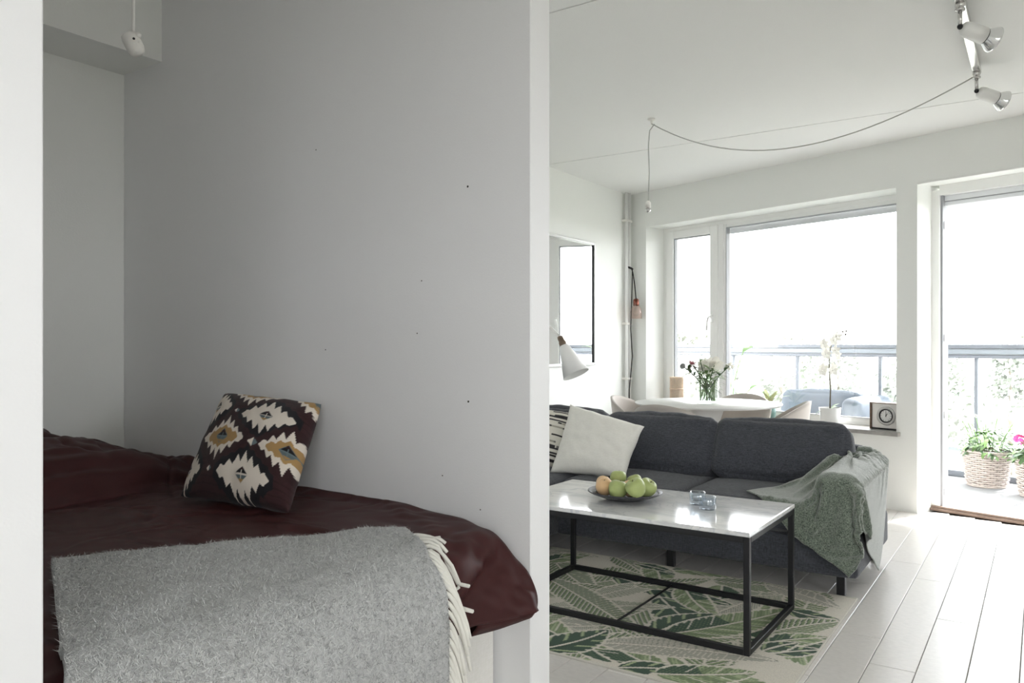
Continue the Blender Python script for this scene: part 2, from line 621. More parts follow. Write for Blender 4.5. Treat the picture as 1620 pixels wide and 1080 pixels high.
side_window('fill_window_right', 2.88, 2.92, .3, 1.7, 1.0, 2.0, 'y')  # added out of view to send fill light in from the right
struct(MB().box(-3.16, -2.885, .532, 1.78, 2.24, 2.5).build('beam_alcove', M['wall']))
# empty screw holes left in the partition
for hx, hz in ((667, 444), (740, 295), (741, 635), (500, 237), (515, 553), (760, 806), (660, 527), (700, 752)):
    # world x on the partition face, height
    k = (hx - 810) / 1235
    d = 1.78 / (.8275 + .5615 * k)
    px, pz = d * (-.5615 + .8275 * k), 1.12 + (545 - hz) / 1235 * d
    r = .0032 if hx in (741, 740) else .002
    MB().lathe([(0, .0008), (r, .0006), (r, -.001)], (px, 1.78, pz), 10, axis=(0, -1, 0)).build('screw_hole', M['hole'], wp)

# window wall (built in its own slanted frame)
S0, S1, D0, D1 = .211, 2.462, 2.600, 3.56
ZS, ZH = .53, 2.182
TR = .24                                              # depth of the reveals
TW = .36
ww = MB(W).box(-.15, S0, 0, TW, -.1, 2.51).box(S0, S1, 0, TW, -.1, ZS - .03).box(S0, S1, 0, TW, ZH, 2.51)
ww.box(S1, D0, 0, TW, -.1, 2.51).box(D0, D1, 0, TW, ZH + .012, 2.51).box(D1, 6.5, 0, TW, -.1, 2.51)
struct(ww.build('wall_window', M['wall']))

# window_1: casement at the left, large fixed light at the right
w1 = struct(MB(W).box(S0, S0 + .05, TR, TR + .1, ZS, ZH).box(S1 - .05, S1, TR, TR + .1, ZS, ZH).box(S0 + .05, S1 - .05, TR, TR + .1, ZH - .035, ZH)
            .box(S0 + .05, S1 - .05, TR, TR + .1, ZS, ZS + .03).build('window_1', M['white_gloss']))
def frame(name, s0, s1, z0, z1, t0, t1, ws, wt, m, parent, bev=.004, wb=None):
    wb = wt if wb is None else wb
    mb = MB(W).box(s0, s0 + ws, t0, t1, z0, z1, bev).box(s1 - ws, s1, t0, t1, z0, z1, bev)
    mb.box(s0 + ws, s1 - ws, t0, t1, z1 - wt, z1, bev).box(s0 + ws, s1 - ws, t0, t1, z0, z0 + wb, bev)
    return mb.build(name, m, parent)
sash = frame('casement_sash', S0 + .04, .822, ZS + .025, ZH - .03, TR - .012, TR + .05, .082, .07, M['white_gloss'], w1, wb=.06)
frame('gasket', S0 + .12, .742, ZS + .085, ZH - .1, TR + .0, TR + .04, .012, .008, M['gasket'], sash, .001)
MB(W).box(.37 - .005, .70, TR + .045, TR + .049, ZS + .08, ZH - .09).build('pane', M['pane'], sash)
MB(W).box(.822, .875, TR - .005, TR + .08, ZS + .02, ZH - .02, .004).build('mullion', M['white_gloss'], w1)
fx = frame('fixed_frame', .872, S1 - .02, ZS + .025, ZH - .03, TR + .005, TR + .06, .03, .035, M['white_gloss'], w1, wb=.03)
frame('glazing_bead', .900, S1 - .04, ZS + .05, ZH - .0621, TR + .0, TR + .045, .006, .005, M['gasket'], fx, .001)
MB(W).box(.905, S1 - .045, TR + .035, TR + .039, ZS + .055, ZH - .07).build('pane', M['pane'], fx)
MB(W).box(.89, S1 - .04, TR + .065, TR + .09, ZH - .11, ZH - .06).build('blind_roll', M['blind'], w1)
# handle of the casement
hd = MB(W).box(.752, .778, TR - .022, TR - .008, 1.31, 1.385, .005).tube([W(0, 0, 0) * 0 + Vector((.765, TR - .022, 1.36)), (.765, TR - .055, 1.36), (.76, TR - .06, 1.352), (.747, TR - .06, 1.31), (.745, TR - .06, 1.24)], .009, 8)
hd.build('handle', M['white_gloss'], sash)
# stone sill board
struct(MB(W).box(S0 - .002, S1 + .03, -.045, 0, ZS - .028, ZS, .003).box(S0, S1, -.001, TR + .0, ZS - .029, ZS).build('trim_1', M['stone_sill']))

# door_1: the open balcony doorway
d1 = struct(MB(W).box(D0, D0 + .05, TR - .03, TW - .02, .02, ZH - .02).box(D1 - .05, D1, TR - .03, TW - .02, .02, ZH - .02)
            .box(D0 + .05, D1 - .05, TR - .03, TW - .02, ZH - .055, ZH + .012).build('door_1', M['white_gloss']))
MB(W).box(D0 + .0, D1, .0, .02, ZH - .0, ZH + .012, .002).build('head_trim', M['white_paint'], d1)
MB(W).box(D0 + .05, D0 + .064, TR - .012, TW - .05, .02, ZH - .055).build('rebate', M['gasket'], d1)
th = MB(W).box(D0 + .0, D1, TR - .045, TR - .01, 0, .032, .004).box(D0, D1, TR - .06, TR - .045, 0, .017, .003)
th.build('threshold', M['wood_strip'], d1)
MB(W).box(D0, D1, TR - .01, TW + .02, 0, .03, .003).build('threshold_plate', M['white_gloss'], d1)
MB(W).box(D0 + .06, D1 - .06, TW - .10, TW - .03, ZH - .125, ZH - .055, .004).build('blind_roll', M['blind'], d1)
MB(W).box(D0 + .06, D1 - .06, TW - .108, TW - .1, ZH - .098, ZH - .092).build('blind_gap', M['gasket'], d1)
for hz in (.10, .62, 1.14, 1.9):
    MB(W).box(D0 + .058, D0 + .07, TR + .005, TR + .03, hz, hz + .05, .002).build('lock_keep', M['chrome'], d1)

# ================================================================ BALCONY AND BEYOND
bf = struct(MB(W).box(-1.5, 6.4, TW, 2.05, -.22, -.015).build('balcony_floor', M['concrete']))
struct(MB(W).box(-1.5, 6.4, TW, 1.93, 2.44, 2.62).build('sun_block_slab', M['ceiling']))  # unseen slab added to keep direct sun out of the room
for k in range(9):                                    # cast slabs with open joints
    MB(W).box(-1.5 + k * .88, -1.5 + (k + 1) * .88 - .008, TW + .02, 2.05, -.015, 0, .002).build('floor_slab', M['concrete'], bf)
rl = thing('balcony_railing', 'grey metal balcony railing with glass panels and a thick double top rail', 'railing', W(1.5, 1.79, 0))
MB(W).box(-1.4, 6.3, 1.755, 1.835, 1.087, 1.122, .004).build('top_rail', M['alu_dark'], rl)
MB(W).box(-1.4, 6.3, 1.765, 1.825, 1.081, 1.087).build('rail_gap', M['gasket'], rl)
MB(W).box(-1.4, 6.3, 1.75, 1.84, 1.040, 1.081, .004).build('middle_rail', M['alu'], rl)
MB(W).box(-1.4, 6.3, 1.765, 1.825, 1.034, 1.040).build('rail_gap', M['gasket'], rl)
MB(W).box(-1.4, 6.3, 1.755, 1.835, 1.005, 1.034, .004).build('lower_rail', M['alu_dark'], rl)
MB(W).box(-1.4, 6.3, 1.76, 1.82, .0, .05, .004).build('foot_rail', M['alu_dark'], rl)
MB(W).box(-1.4, 6.3, 1.88, 1.90, .20, .235, .003).build('low_rail', M['alu'], rl)
ps = [-.95, -.153, .617, 1.458, 2.272, 2.965, 3.75, 4.55, 5.35, 6.1]
for s in ps:
    MB(W).box(s - .014, s + .014, 1.772, 1.808, .05, 1.005, .003).build('post', M['alu_dark'], rl)
for a, b in zip(ps[:-1], ps[1:]):
    MB(W).box(a + .02, b - .02, 1.79, 1.796, .06, 1.0).build('pane', M['pane_tint'], rl)

def basket(label, s, t, rad, h, kind):
    c = W(s, t, 0)
    b = thing('wicker_planter', label, 'planter', c)
    weave, rows, stk = MB(), 15, 22
    rr = lambda z: rad * (.80 + .22 * (z / h) ** .8)
    for j in range(rows):
        z = .012 + (h - .03) * (j + .5) / rows
        n = stk * 4
        pts = [c + Vector(((rr(z) + .0075 * math.sin(PI * 2 * k / 8 + PI * (j % 2))) * math.cos(2 * PI * k / n), (rr(z) + .0075 * math.sin(PI * 2 * k / 8 + PI * (j % 2))) * math.sin(2 * PI * k / n), z)) for k in range(n + 1)]
        weave.tube(pts, (h / rows) * .41, 6, False)
    o = weave.build('weave', M['wicker'], b)
    o['kind'] = 'stuff'
    st = MB()
    for k in range(stk * 2):
        a = 2 * PI * k / (stk * 2)
        st.tube([c + Vector((rr(z) * math.cos(a), rr(z) * math.sin(a), z)) for z in (.004, h * .5, h)], .0035, 5)
    o = st.build('stakes', M['wicker'], b)
    o['kind'] = 'stuff'
    for z in (.008, h - .008):
        pts = [c + Vector((rr(z) * math.cos(2 * PI * k / 40), rr(z) * math.sin(2 * PI * k / 40), z)) for k in range(41)]
        MB().tube(pts, .009, 8, False).build('rim', M['wicker'], b)
    MB().lathe([(0, .005), (rr(.005) - .008, .005), (rr(h) - .02, h - .045), (0, h - .035)], c, 24).build('soil', M['soil'], b)
    pl = thing('potted_plant', {'w': 'white flowering leafy plant growing in the wicker planter by the jamb', 'p': 'magenta geranium growing in the wicker planter cut by the frame'}[kind], 'plant', c + Vector((0, 0, h - .04)))
    rng = random.Random(5 if kind == 'w' else 9)
    fol, fol2, stems = MB(), MB(), MB()
    for k in range(240):
        a, q = rng.uniform(0, 2 * PI), rng.uniform(0, 1) ** .6
        z = h + rng.uniform(-.02, .13 if q < .7 else .07) + (.03 if q < .6 else -.01)
        p = c + Vector((rr(h) * 1.12 * q * math.cos(a), rr(h) * 1.12 * q * math.sin(a), z))
        d = Vector((math.cos(a) + rng.uniform(-.6, .6), math.sin(a) + rng.uniform(-.6, .6), rng.uniform(-.2, .7)))
        leaf_pts(fol if k % 3 else fol2, p, d, rng.uniform(.045, .09), rng.uniform(.026, .042) * (1.5 if kind == 'p' else 1), .5, n=4)
    o = fol.build('foliage', M['leaf'], pl); o['kind'] = 'stuff'
    o = fol2.build('foliage', M['leaf_dark'], pl); o['kind'] = 'stuff'
    heads = []
    if kind == 'p':
        heads = [(-.155, .02, .135), (-.10, -.09, .09), (-.05, .02, .10), (.04, -.06, .15), (-.12, -.12, .045), (.09, .05, .13), (.0, .1, .14)]
    else:
        heads = [(-.08 + rng.uniform(-.05, .05) + .035 * k * (1 if k % 2 else -.4), rng.uniform(-.1, .1), .13 + rng.uniform(0, .14)) for k in range(11)]
    rt = Vector((.8275, .5615, 0)); fw = Vector((-.5615, .8275, 0))
    for i, (r_, f_, z_) in enumerate(heads):
        q = c + rt * r_ + fw * f_ + Vector((0, 0, h + z_))
        stems.tube(bez(c + rt * r_ * .5 + fw * f_ * .5 + Vector((0, 0, h - .03)), c + rt * r_ * .6 + fw * f_ * .6 + Vector((0, 0, h + z_ * .5)), q, 5), .003, 5)
        hb = MB()
        R_ = .043 if kind == 'p' else .018
        for k in range(16 if kind == 'p' else 6):
            v = Vector((rng.gauss(0, 1), rng.gauss(0, 1), rng.gauss(.3, .8))).normalized()
            fc = q + v * R_ * (.75 if kind == 'p' else .6)
            for e in range(5):
                a = e * 2 * PI / 5 + k
                o1 = v.orthogonal().normalized()
                dd = o1 * math.cos(a) + v.cross(o1) * math.sin(a)
                leaf_pts(hb, fc, dd + v * .25, R_ * .5, R_ * .42, .1, up=v, n=2, fold=.1)
        hb.build('flower_head', M['petal_pink'] if kind == 'p' else M['petal_white'], pl)
    stems.build('stems', M['leaf'], pl)
    return b
basket('round whitewashed wicker planter nearest the left door jamb', 2.464, 1.487, .165, .285, 'w')
basket('whitewashed wicker planter holding the magenta geranium', 2.905, 1.30, .165, .285, 'p')

# lounge sofa outside under the window
def softbox(c, size, rx=0, bev=.04, puff=.02, wr=.004, seed=0, rz=0, n=3, ws=6):
    """upholstered block: rounded, slightly bulging, with soft creases"""
    bm = bmesh.new()
    bmesh.ops.create_cube(bm, size=1)
    bmesh.ops.subdivide_edges(bm, edges=bm.edges[:], cuts=n * 6, use_grid_fill=True)
    hx, hy, hz = [s / 2 for s in size]
    rot = Matrix.Rotation(rz, 3, 'Z') @ Matrix.Rotation(rx, 3, 'X')
    for q in bm.verts:
        u = q.co * 2
        p = Vector((u.x * hx, u.y * hy, u.z * hz))
        # round the edges: pull towards the inset box
        ins = Vector((max(-hx + bev, min(hx - bev, p.x)), max(-hy + bev, min(hy - bev, p.y)), max(-hz + bev, min(hz - bev, p.z))))
        dv = p - ins
        if dv.length > 1e-6:
            p = ins + dv.normalized() * min(bev, max(abs(dv.x), abs(dv.y), abs(dv.z)))
        b = Vector((math.copysign(1, u.x) * (1 - u.y ** 2) * (1 - u.z ** 2) * abs(u.x) ** 8, math.copysign(1, u.y) * (1 - u.x ** 2) * (1 - u.z ** 2) * abs(u.y) ** 8, math.copysign(1, u.z) * (1 - u.x ** 2) * (1 - u.y ** 2) * abs(u.z) ** 8))
        p += b * puff
        nz = mnoise.noise(Vector((p.x * ws + seed, p.y * ws, p.z * ws))) + .5 * mnoise.noise(Vector((p.x * ws * 2.7 + p.z * 9, p.y * ws * 2 + seed, p.z * ws * 1.6)))
        p += (dv.normalized() if dv.length > 1e-6 else Vector((0, 0, 1))) * nz * wr
        q.co = rot @ p + Vector(c)
    return bm
osf = thing('outdoor_sofa', 'grey cushioned outdoor sofa on the balcony below the window', 'sofa', W(1.15, 1.25, 0))
MB(W).box(.5, 1.72, .92, 1.55, .14, .24, .01).build('frame', M['white_paint'], osf)
for s in (.55, 1.67):
    for t in (.97, 1.5):
        MB(W).box(s - .02, s + .02, t - .02, t + .02, 0, .14).build('leg', M['white_paint'], osf)
ang = math.atan2(WD.y, WD.x)
for i, s in enumerate((.82, 1.40)):
    MB().from_bm(softbox(W(s, 1.25, .33), (.6, .6, .16), 0, .04, .02, .006, i, ang)).build('seat_cushion', M['out_fabric'], osf)
MB().from_bm(softbox(W(1.10, 1.42, .52), (.78, .16, .32), -.12, .05, .03, .012, 4, ang)).build('back_cushion', M['out_fabric'], osf)
MB().from_bm(softbox(W(1.62, 1.25, .51), (.17, .62, .30), 0, .05, .02, .012, 5, ang)).build('arm_cushion', M['out_fabric'], osf)

# big leaved plant outside, left
bp_ = thing('balcony_plant', 'pale broad leaved plant in a white pot outside the window', 'plant', W(.30, 1.1, 0))
MB().lathe([(0, 0), (.13, 0), (.16, .3), (.145, .3), (.12, .03), (0, .25), (0, .26)], W(.30, 1.1, 0), 24).build('pot', M['white_ceramic'], bp_)
for i, (ds, dz, L, wd_) in enumerate(((.06, .80, .2, .13), (.2, 1.05, .24, .12), (-.15, .7, .2, .1), (.18, .55, .22, .1), (-.05, .95, .2, .1), (.28, .7, .18, .09))):
    tip = W(.30 + ds, 1.05, dz)
    lf = MB()
    leaf_pts(lf, tip, Vector((.6 if ds > 0 else -.6, -.3, .5 if i % 2 else -.6)), L, wd_, .4, n=7)
    lf.tube(bez(W(.30, 1.1, .25), W(.30 + ds * .3, 1.08, dz * .8), tip, 8), .005, 5)
    lf.build('leaf', M['leaf'], bp_)

# ground far below, car park and trees beyond
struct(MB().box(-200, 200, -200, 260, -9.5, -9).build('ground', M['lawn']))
def tree(x, y, h, r, kind, label, seed):
    rng = random.Random(seed)
    t = thing('tree', label, 'tree', (x, y, -9), 'trees beyond the balcony')
    MB().tube([(x, y, -9), (x + .1, y, -9 + h * .4), (x, y + .1, -9 + h * .8)], [.22, .16, .07], 7).build('trunk', M['bark'], t)
    cr = MB()
    for k in range(650):
        u = Vector((rng.gauss(0, 1), rng.gauss(0, 1), rng.gauss(0, 1))).normalized()
        lob = .75 + .35 * mnoise.noise(u * 2.2 + Vector((seed, 0, 0)))
        q = u * rng.uniform(.45, 1) * lob
        p = Vector((x + q.x * r, y + q.y * r, -9 + h * .62 + q.z * h * .38))
        s = rng.uniform(.25, .5)
        a = Vector((rng.gauss(0, 1), rng.gauss(0, 1), rng.gauss(0, 1))).normalized()
        b = a.orthogonal().normalized() * s
        a = a * s
        cr.add([p - a * .5, p + b * .5, p + a * .6, p - b * .5], [(0, 1, 2, 3)])
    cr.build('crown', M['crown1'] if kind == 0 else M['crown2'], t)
rng = random.Random(3)
for i in range(24):
    u = -.02 + i * .036 + rng.uniform(-.012, .012)            # fan of directions through the windows
    d = 50 + 9 * (i % 4) + rng.uniform(-1, 1)
    fx_, fy_ = -.5615 + .8275 * (.18 + u), .8275 + .5615 * (.18 + u)
    tree(fx_ * d, fy_ * d, rng.uniform(9.5, 13.0) if i % 4 else rng.uniform(6, 9), rng.uniform(2.0, 2.9), i % 2, 'tall leafy tree far beyond the balcony railing', i)
cr_ = thing('car', 'white car parked far below beyond the railing', 'car', (1.2, 50, -9))
pr = [(-2.1, .35), (-2.1, .8), (-1.9, .95), (-1.2, 1.0), (-.6, 1.45), (.9, 1.45), (1.6, 1.0), (2.1, .9), (2.15, .35)]
mb = MB()
vs = [(1.2 + a, 50 - .85, -9 + b) for a, b in pr] + [(1.2 + a, 50 + .85, -9 + b) for a, b in pr]
n = len(pr)
mb.add(vs, [tuple(range(n)), tuple(range(2 * n - 1, n - 1, -1))] + [(k, (k + 1) % n, n + (k + 1) % n, n + k) for k in range(n)])
mb.build('car_body', M['car_white'], cr_)
MB().add([(1.2 + a, 50 - .86, -9 + b) for a, b in ((-1.05, 1.02), (-.55, 1.4), (.85, 1.4), (1.4, 1.02))], [(0, 1, 2, 3)]).build('side_window', M['gasket'], cr_)
for a in (-1.35, 1.35):
    for s in (-.8, .8):
        MB().lathe([(0, -.1), (.33, -.1), (.33, .1), (0, .1)], (1.2 + a, 50 + s, -9 + .33), 20, axis=(0, 1, 0)).build('wheel', M['rubber'], cr_)

# ================================================================ LIVING ROOM FURNITURE
# ---- sofa
SX0, SX1 = -3.10, -.665
sofa = thing('sofa', 'charcoal fabric sofa with loose back cushions and a chaise end', 'sofa', (-1.9, 4.0, 0))
MB().from_bm(softbox((-1.49, 4.075, .175), (1.65, .85, .17), 0, .022, .002, .0015, 1, n=4)).build('base', M['sofa'], sofa)
MB().from_bm(softbox((-2.64, 3.62, .175), (.93, 1.76, .17), 0, .022, .002, .0015, 2, n=4)).build('chaise_base', M['sofa'], sofa)
MB().from_bm(softbox((-1.94, 4.46, .33), (2.32, .10, .53), 0, .03, .003, .002, 3, n=4)).build('back_frame', M['sofa'], sofa)
MB().from_bm(softbox((-.75, 4.07, .40), (.165, .84, .28), 0, .045, .006, .003, 5, n=4)).build('armrest', M['sofa'], sofa)
MB().from_bm(softbox((-1.815, 3.98, .33), (.665, .69, .135), 0, .035, .018, .003, 6, n=4)).build('seat_cushion', M['sofa'], sofa)
MB().from_bm(softbox((-1.16, 3.98, .33), (.64, .69, .135), 0, .035, .018, .003, 7, n=4)).build('seat_cushion', M['sofa'], sofa)
MB().from_bm(softbox((-2.635, 3.56, .33), (.93, 1.62, .135), 0, .035, .018, .003, 8, n=4)).build('seat_cushion', M['sofa'], sofa)
for i, (cx_, w_) in enumerate(((-1.138, .675), (-1.82, .665), (-2.50, .66))):
    MB().from_bm(softbox((cx_, 4.205, .545 + .01 * (i == 2)), (w_, .17, .325), -.42, .045, .028, .008, 11 + i, n=6, ws=7)).build('back_cushion', M['sofa'], sofa)
for lx, ly in ((-.74, 3.71), (-.72, 4.42), (-3.05, 2.80), (-2.25, 2.80), (-3.05, 4.42), (-2.0, 4.42), (-1.55, 3.72)):
    MB().box(lx - .018, lx + .018, ly - .018, ly + .018, 0 if not (ly < 3.69) else .0075, .095, .003).build('leg', M['black_metal'], sofa)

def cushion(name, label, TL, TR, BR, BL, thick, m, n=28, pinch=.07, wr=.006, seed=0, painter=None, group=None, ws=9):
    """square scatter cushion spanning its four corners"""
    TL, TR, BR, BL = map(Vector, (TL, TR, BR, BL))
    c = (TL + TR + BR + BL) / 4
    nr = (TR - BL).cross(TL - BR).normalized()
    vs, uv, idx = [], [], {}
    fs = []
    for side in (1, -1):
        for j in range(n + 1):
            for i in range(n + 1):
                edge = i in (0, n) or j in (0, n)
                if side == -1 and edge:
                    idx[(side, i, j)] = idx[(1, i, j)]
                    continue
                u, v = 2 * i / n - 1, 2 * j / n - 1
                uu, vv = u * (1 - pinch * (1 - v * v)), v * (1 - pinch * (1 - u * u))
                a, b = (uu + 1) / 2, (vv + 1) / 2
                p = BL * (1 - a) * (1 - b) + BR * a * (1 - b) + TR * a * b + TL * (1 - a) * b
                h = thick / 2 * max(0, (1 - u * u) * (1 - v * v)) ** .42
                w = 0 if edge else wr * (mnoise.noise(Vector((u * 2.1 * ws / 9 + seed, v * 2.1 * ws / 9, side))) + .6 * mnoise.noise(Vector((u * 5 + v * 3 + seed, v * 3 - u * 2, side * 3.1))))
                rim = .3 * wr * mnoise.noise(Vector((u * 3, v * 3, seed + 5)))
                idx[(side, i, j)] = len(vs)
                vs.append(p + nr * (side * h + w + rim))
                uv.append((i / n, j / n))
        for j in range(n):
            for i in range(n):
                q = [idx[(side, i, j)], idx[(side, i + 1, j)], idx[(side, i + 1, j + 1)], idx[(side, i, j + 1)]]
                fs.append(q if side == 1 else q[::-1])
    mb = MB()
    mb.add(vs, fs, True)
    o = mb.build(name, m, None, c)
    tag(o, label, 'cushion', group)
    if painter:
        U = np.array(uv)
        paint(o, painter(U[:, 0], U[:, 1]))
    return o

cushion('scatter_cushion', 'plain off white cushion propped on the charcoal sofa', (-2.325, 4.045, .765), (-1.825, 4.0, .665), (-1.815, 3.74, .42), (-2.275, 3.73, .405), .17, M['linen'], 40, .07, .010, 4)
def stripes(u, v):
    r = np.random.RandomState(4)
    out = np.tile(np.array(rgb(222, 218, 208)), (len(u), 1))
    nb = 26
    band = np.floor(v * nb).astype(int)
    fr = v * nb - band
    for b in range(nb):
        k = (band == b) & (fr < .86)
        cuts = np.sort(r.uniform(0, 1, 5))
        seg = np.searchsorted(cuts, u)
        for s in range(6):
            c = [(46, 44, 46), (216, 212, 200), (120, 118, 114), (168, 164, 152), (222, 218, 208), (60, 58, 60)][r.randint(6)]
            if b % 3 == 2:
                c = (222, 218, 208)
            out[k & (seg == s)] = rgb(*c)
    return out
cushion('scatter_cushion', 'striped black, grey and cream cushion behind the plain white one', (-2.72, 4.07, .74), (-2.30, 4.10, .705), (-2.26, 3.86, .41), (-2.66, 3.84, .42), .15, M['attr_cloth'], 100, .05, .006, 8, stripes)

# ---- floor lamp behind the sofa end
lamp = thing('reading_lamp', 'white cone shade reading lamp with brass neck hanging over the sofa', 'lamp', (-3.0, 4.62, 0))
MB().lathe([(0, 0), (.12, 0), (.12, .012), (.02, .022), (0, .022)], (-3.0, 4.62, 0), 32).build('base', M['white_paint'], lamp)
MB().tube([(-3.0, 4.62, .02), (-3.0, 4.62, 1.18)], .009, 10).build('pole', M['brass'], lamp)
NK, TIPS = Vector((-2.262, 3.842, 1.135)), Vector((-2.185, 3.84, .985))
ax = (TIPS - NK).normalized()
MB().tube(bez((-3.0, 4.62, 1.18), (-2.72, 4.25, 1.38), NK - ax * .03, 24), .006, 10).build('gooseneck', M['chrome'], lamp)
MB().lathe([(0, -.035), (.016, -.035), (.018, -.02), (.018, -.005), (.022, 0), (.022, .012), (.02, .018), (.024, .03), (0, .034)], NK, 20, axis=ax).build('neck', M['brass'], lamp)
sh = MB().lathe([(.022, .022), (.028, .03), (.078, .205), (.074, .205), (.026, .034), (.018, .03)], NK, 36, axis=ax)
sh.build('lamp_shade', M['white_paint'], lamp)
MB().ball(NK + ax * .12, .026, 12).build('bulb', M['white_ceramic'], lamp)

# ---- coffee table
TX0, TX1, TY0, TY1 = -1.935, -.860, 2.772, 3.388
ct = thing('coffee_table', 'white marble coffee table on a slim black metal frame', 'table', ((TX0 + TX1) / 2, (TY0 + TY1) / 2, 0))
MB().box(TX0, TX1, TY0, TY1, .4325, .450, .0025).build('tabletop', M['marble'], ct)
q, zb = .011, .0085
for lx in (TX0 + .012, TX1 - .012):
    for ly in (TY0 + .012, TY1 - .012):
        MB().box(lx - q, lx + q, ly - q, ly + q, zb, .4325, .0015).build('leg', M['black_metal'], ct)
for ly in (TY0 + .012, TY1 - .012):
    for z in (zb, .4105):
        MB().box(TX0 + .023, TX1 - .023, ly - q, ly + q, z, z + .022, .0015).build('rail', M['black_metal'], ct)
for lx in (TX0 + .012, TX1 - .012):
    for z in (zb, .4105):
        MB().box(lx - q, lx + q, TY0 + .023, TY1 - .023, z, z + .022, .0015).build('rail', M['black_metal'], ct)
MB().tube([(-1.40, TY0 + .02, zb + .011), (-1.40, TY1 - .02, zb + .011)], .0045, 8).build('cross_rod', M['black_metal'], ct)

# ---- bowl and fruit
BC = Vector((-1.492, 3.068, .45))
bowl = MB().lathe([(0, .002), (.06, 0), (.075, .003), (.145, .026), (.163, .036), (.162, .040), (.140, .031), (.075, .011), (0, .009)], BC, 48, sx=1, sy=.92)
tag(bowl.build('fruit_plate', M['bowl'], None, BC), 'shallow charcoal plate holding fruit on the marble table', 'plate')
def fruit(name, label, p, r, m, kind, tilt=0, seed=0, group=None):
    t = thing(name, label, 'fruit', p, group)
    k = r
    if kind == 'apple':
        pr = [(0, -.80), (.18, -.90), (.42, -.90), (.72, -.68), (.93, -.28), (1.0, .12), (.95, .48), (.74, .78), (.45, .90), (.2, .82), (.06, .62), (0, .58)]
    else:
        pr = [(0, -.98), (.3, -.94), (.65, -.75), (.9, -.42), (1, 0), (.93, .4), (.7, .74), (.38, .93), (.14, .92), (.04, .84), (0, .82)]
    ax_ = Vector((math.sin(tilt) * math.cos(seed), math.sin(tilt) * math.sin(seed), math.cos(tilt)))
    MB().lathe([(a * k, b * k) for a, b in pr], p, 24, axis=ax_).build('flesh', m, t)
    q0 = Vector(p) + ax_ * k * .62
    MB().tube([q0, q0 + ax_ * k * .35 + Vector((.003, .002, 0))], .0016, 5).build('stalk', M['stem'], t)
zf = .45 + .014
fr = [('apple', 'front left green apple on the charcoal plate', (-1.484, 2.985), .041, .25, 1), ('apple', 'green apple nearest the plate rim in front', (-1.396, 2.974), .042, .5, 4),
      ('apple', 'green apple at the right end of the plate', (-1.388, 3.063), .041, .6, 0), ('apple', 'green apple standing highest at the back of the plate', (-1.575, 3.172), .037, .2, 2),
      ('apple', 'small green apple at the far right rear of the plate', (-1.497, 3.178), .034, .4, 3), ('peach', 'pale orange peach at the left front of the plate', (-1.565, 3.02), .039, .5, 5),
      ('peach', 'peach peeping out at the far left edge of the plate', (-1.606, 3.088), .033, .3, 1), ('peach', 'orange peach between the green apples in the middle', (-1.478, 3.090), .037, .4, 2)]
for kd, lb, (px, py), r_, tl, sd in fr:
    dd = math.hypot((px - BC.x), (py - BC.y) / .92)
    zl = max(0, dd - .065) * .30
    fruit('green_apple' if kd == 'apple' else 'peach', lb, (px, py, zf + zl + r_ * .93 - .002), r_, M['apple'] if kd == 'apple' else M['peach'], kd, tl, sd)

# ---- tealight glasses
for lb, (px, py) in (('clear glass tealight holder in front, nearer the table edge', (-1.126, 3.078)), ('clear glass tealight holder standing behind the other glass', (-1.196, 3.150))):
    t = thing('tealight_holder', lb, 'candle holder', (px, py, .45))
    MB().lathe([(0, 0), (.030, 0), (.0335, .004), (.034, .05), (.032, .052), (.028, .050), (.027, .020), (.02, .016), (0, .016)], (px, py, .4505), 36).build('glass_cup', M['thick_glass'], t)
    MB().lathe([(0, .017), (.019, .017), (.019, .030), (.017, .031), (0, .030)], (px, py, .4508), 20).build('tealight', M['steel_face'], t)

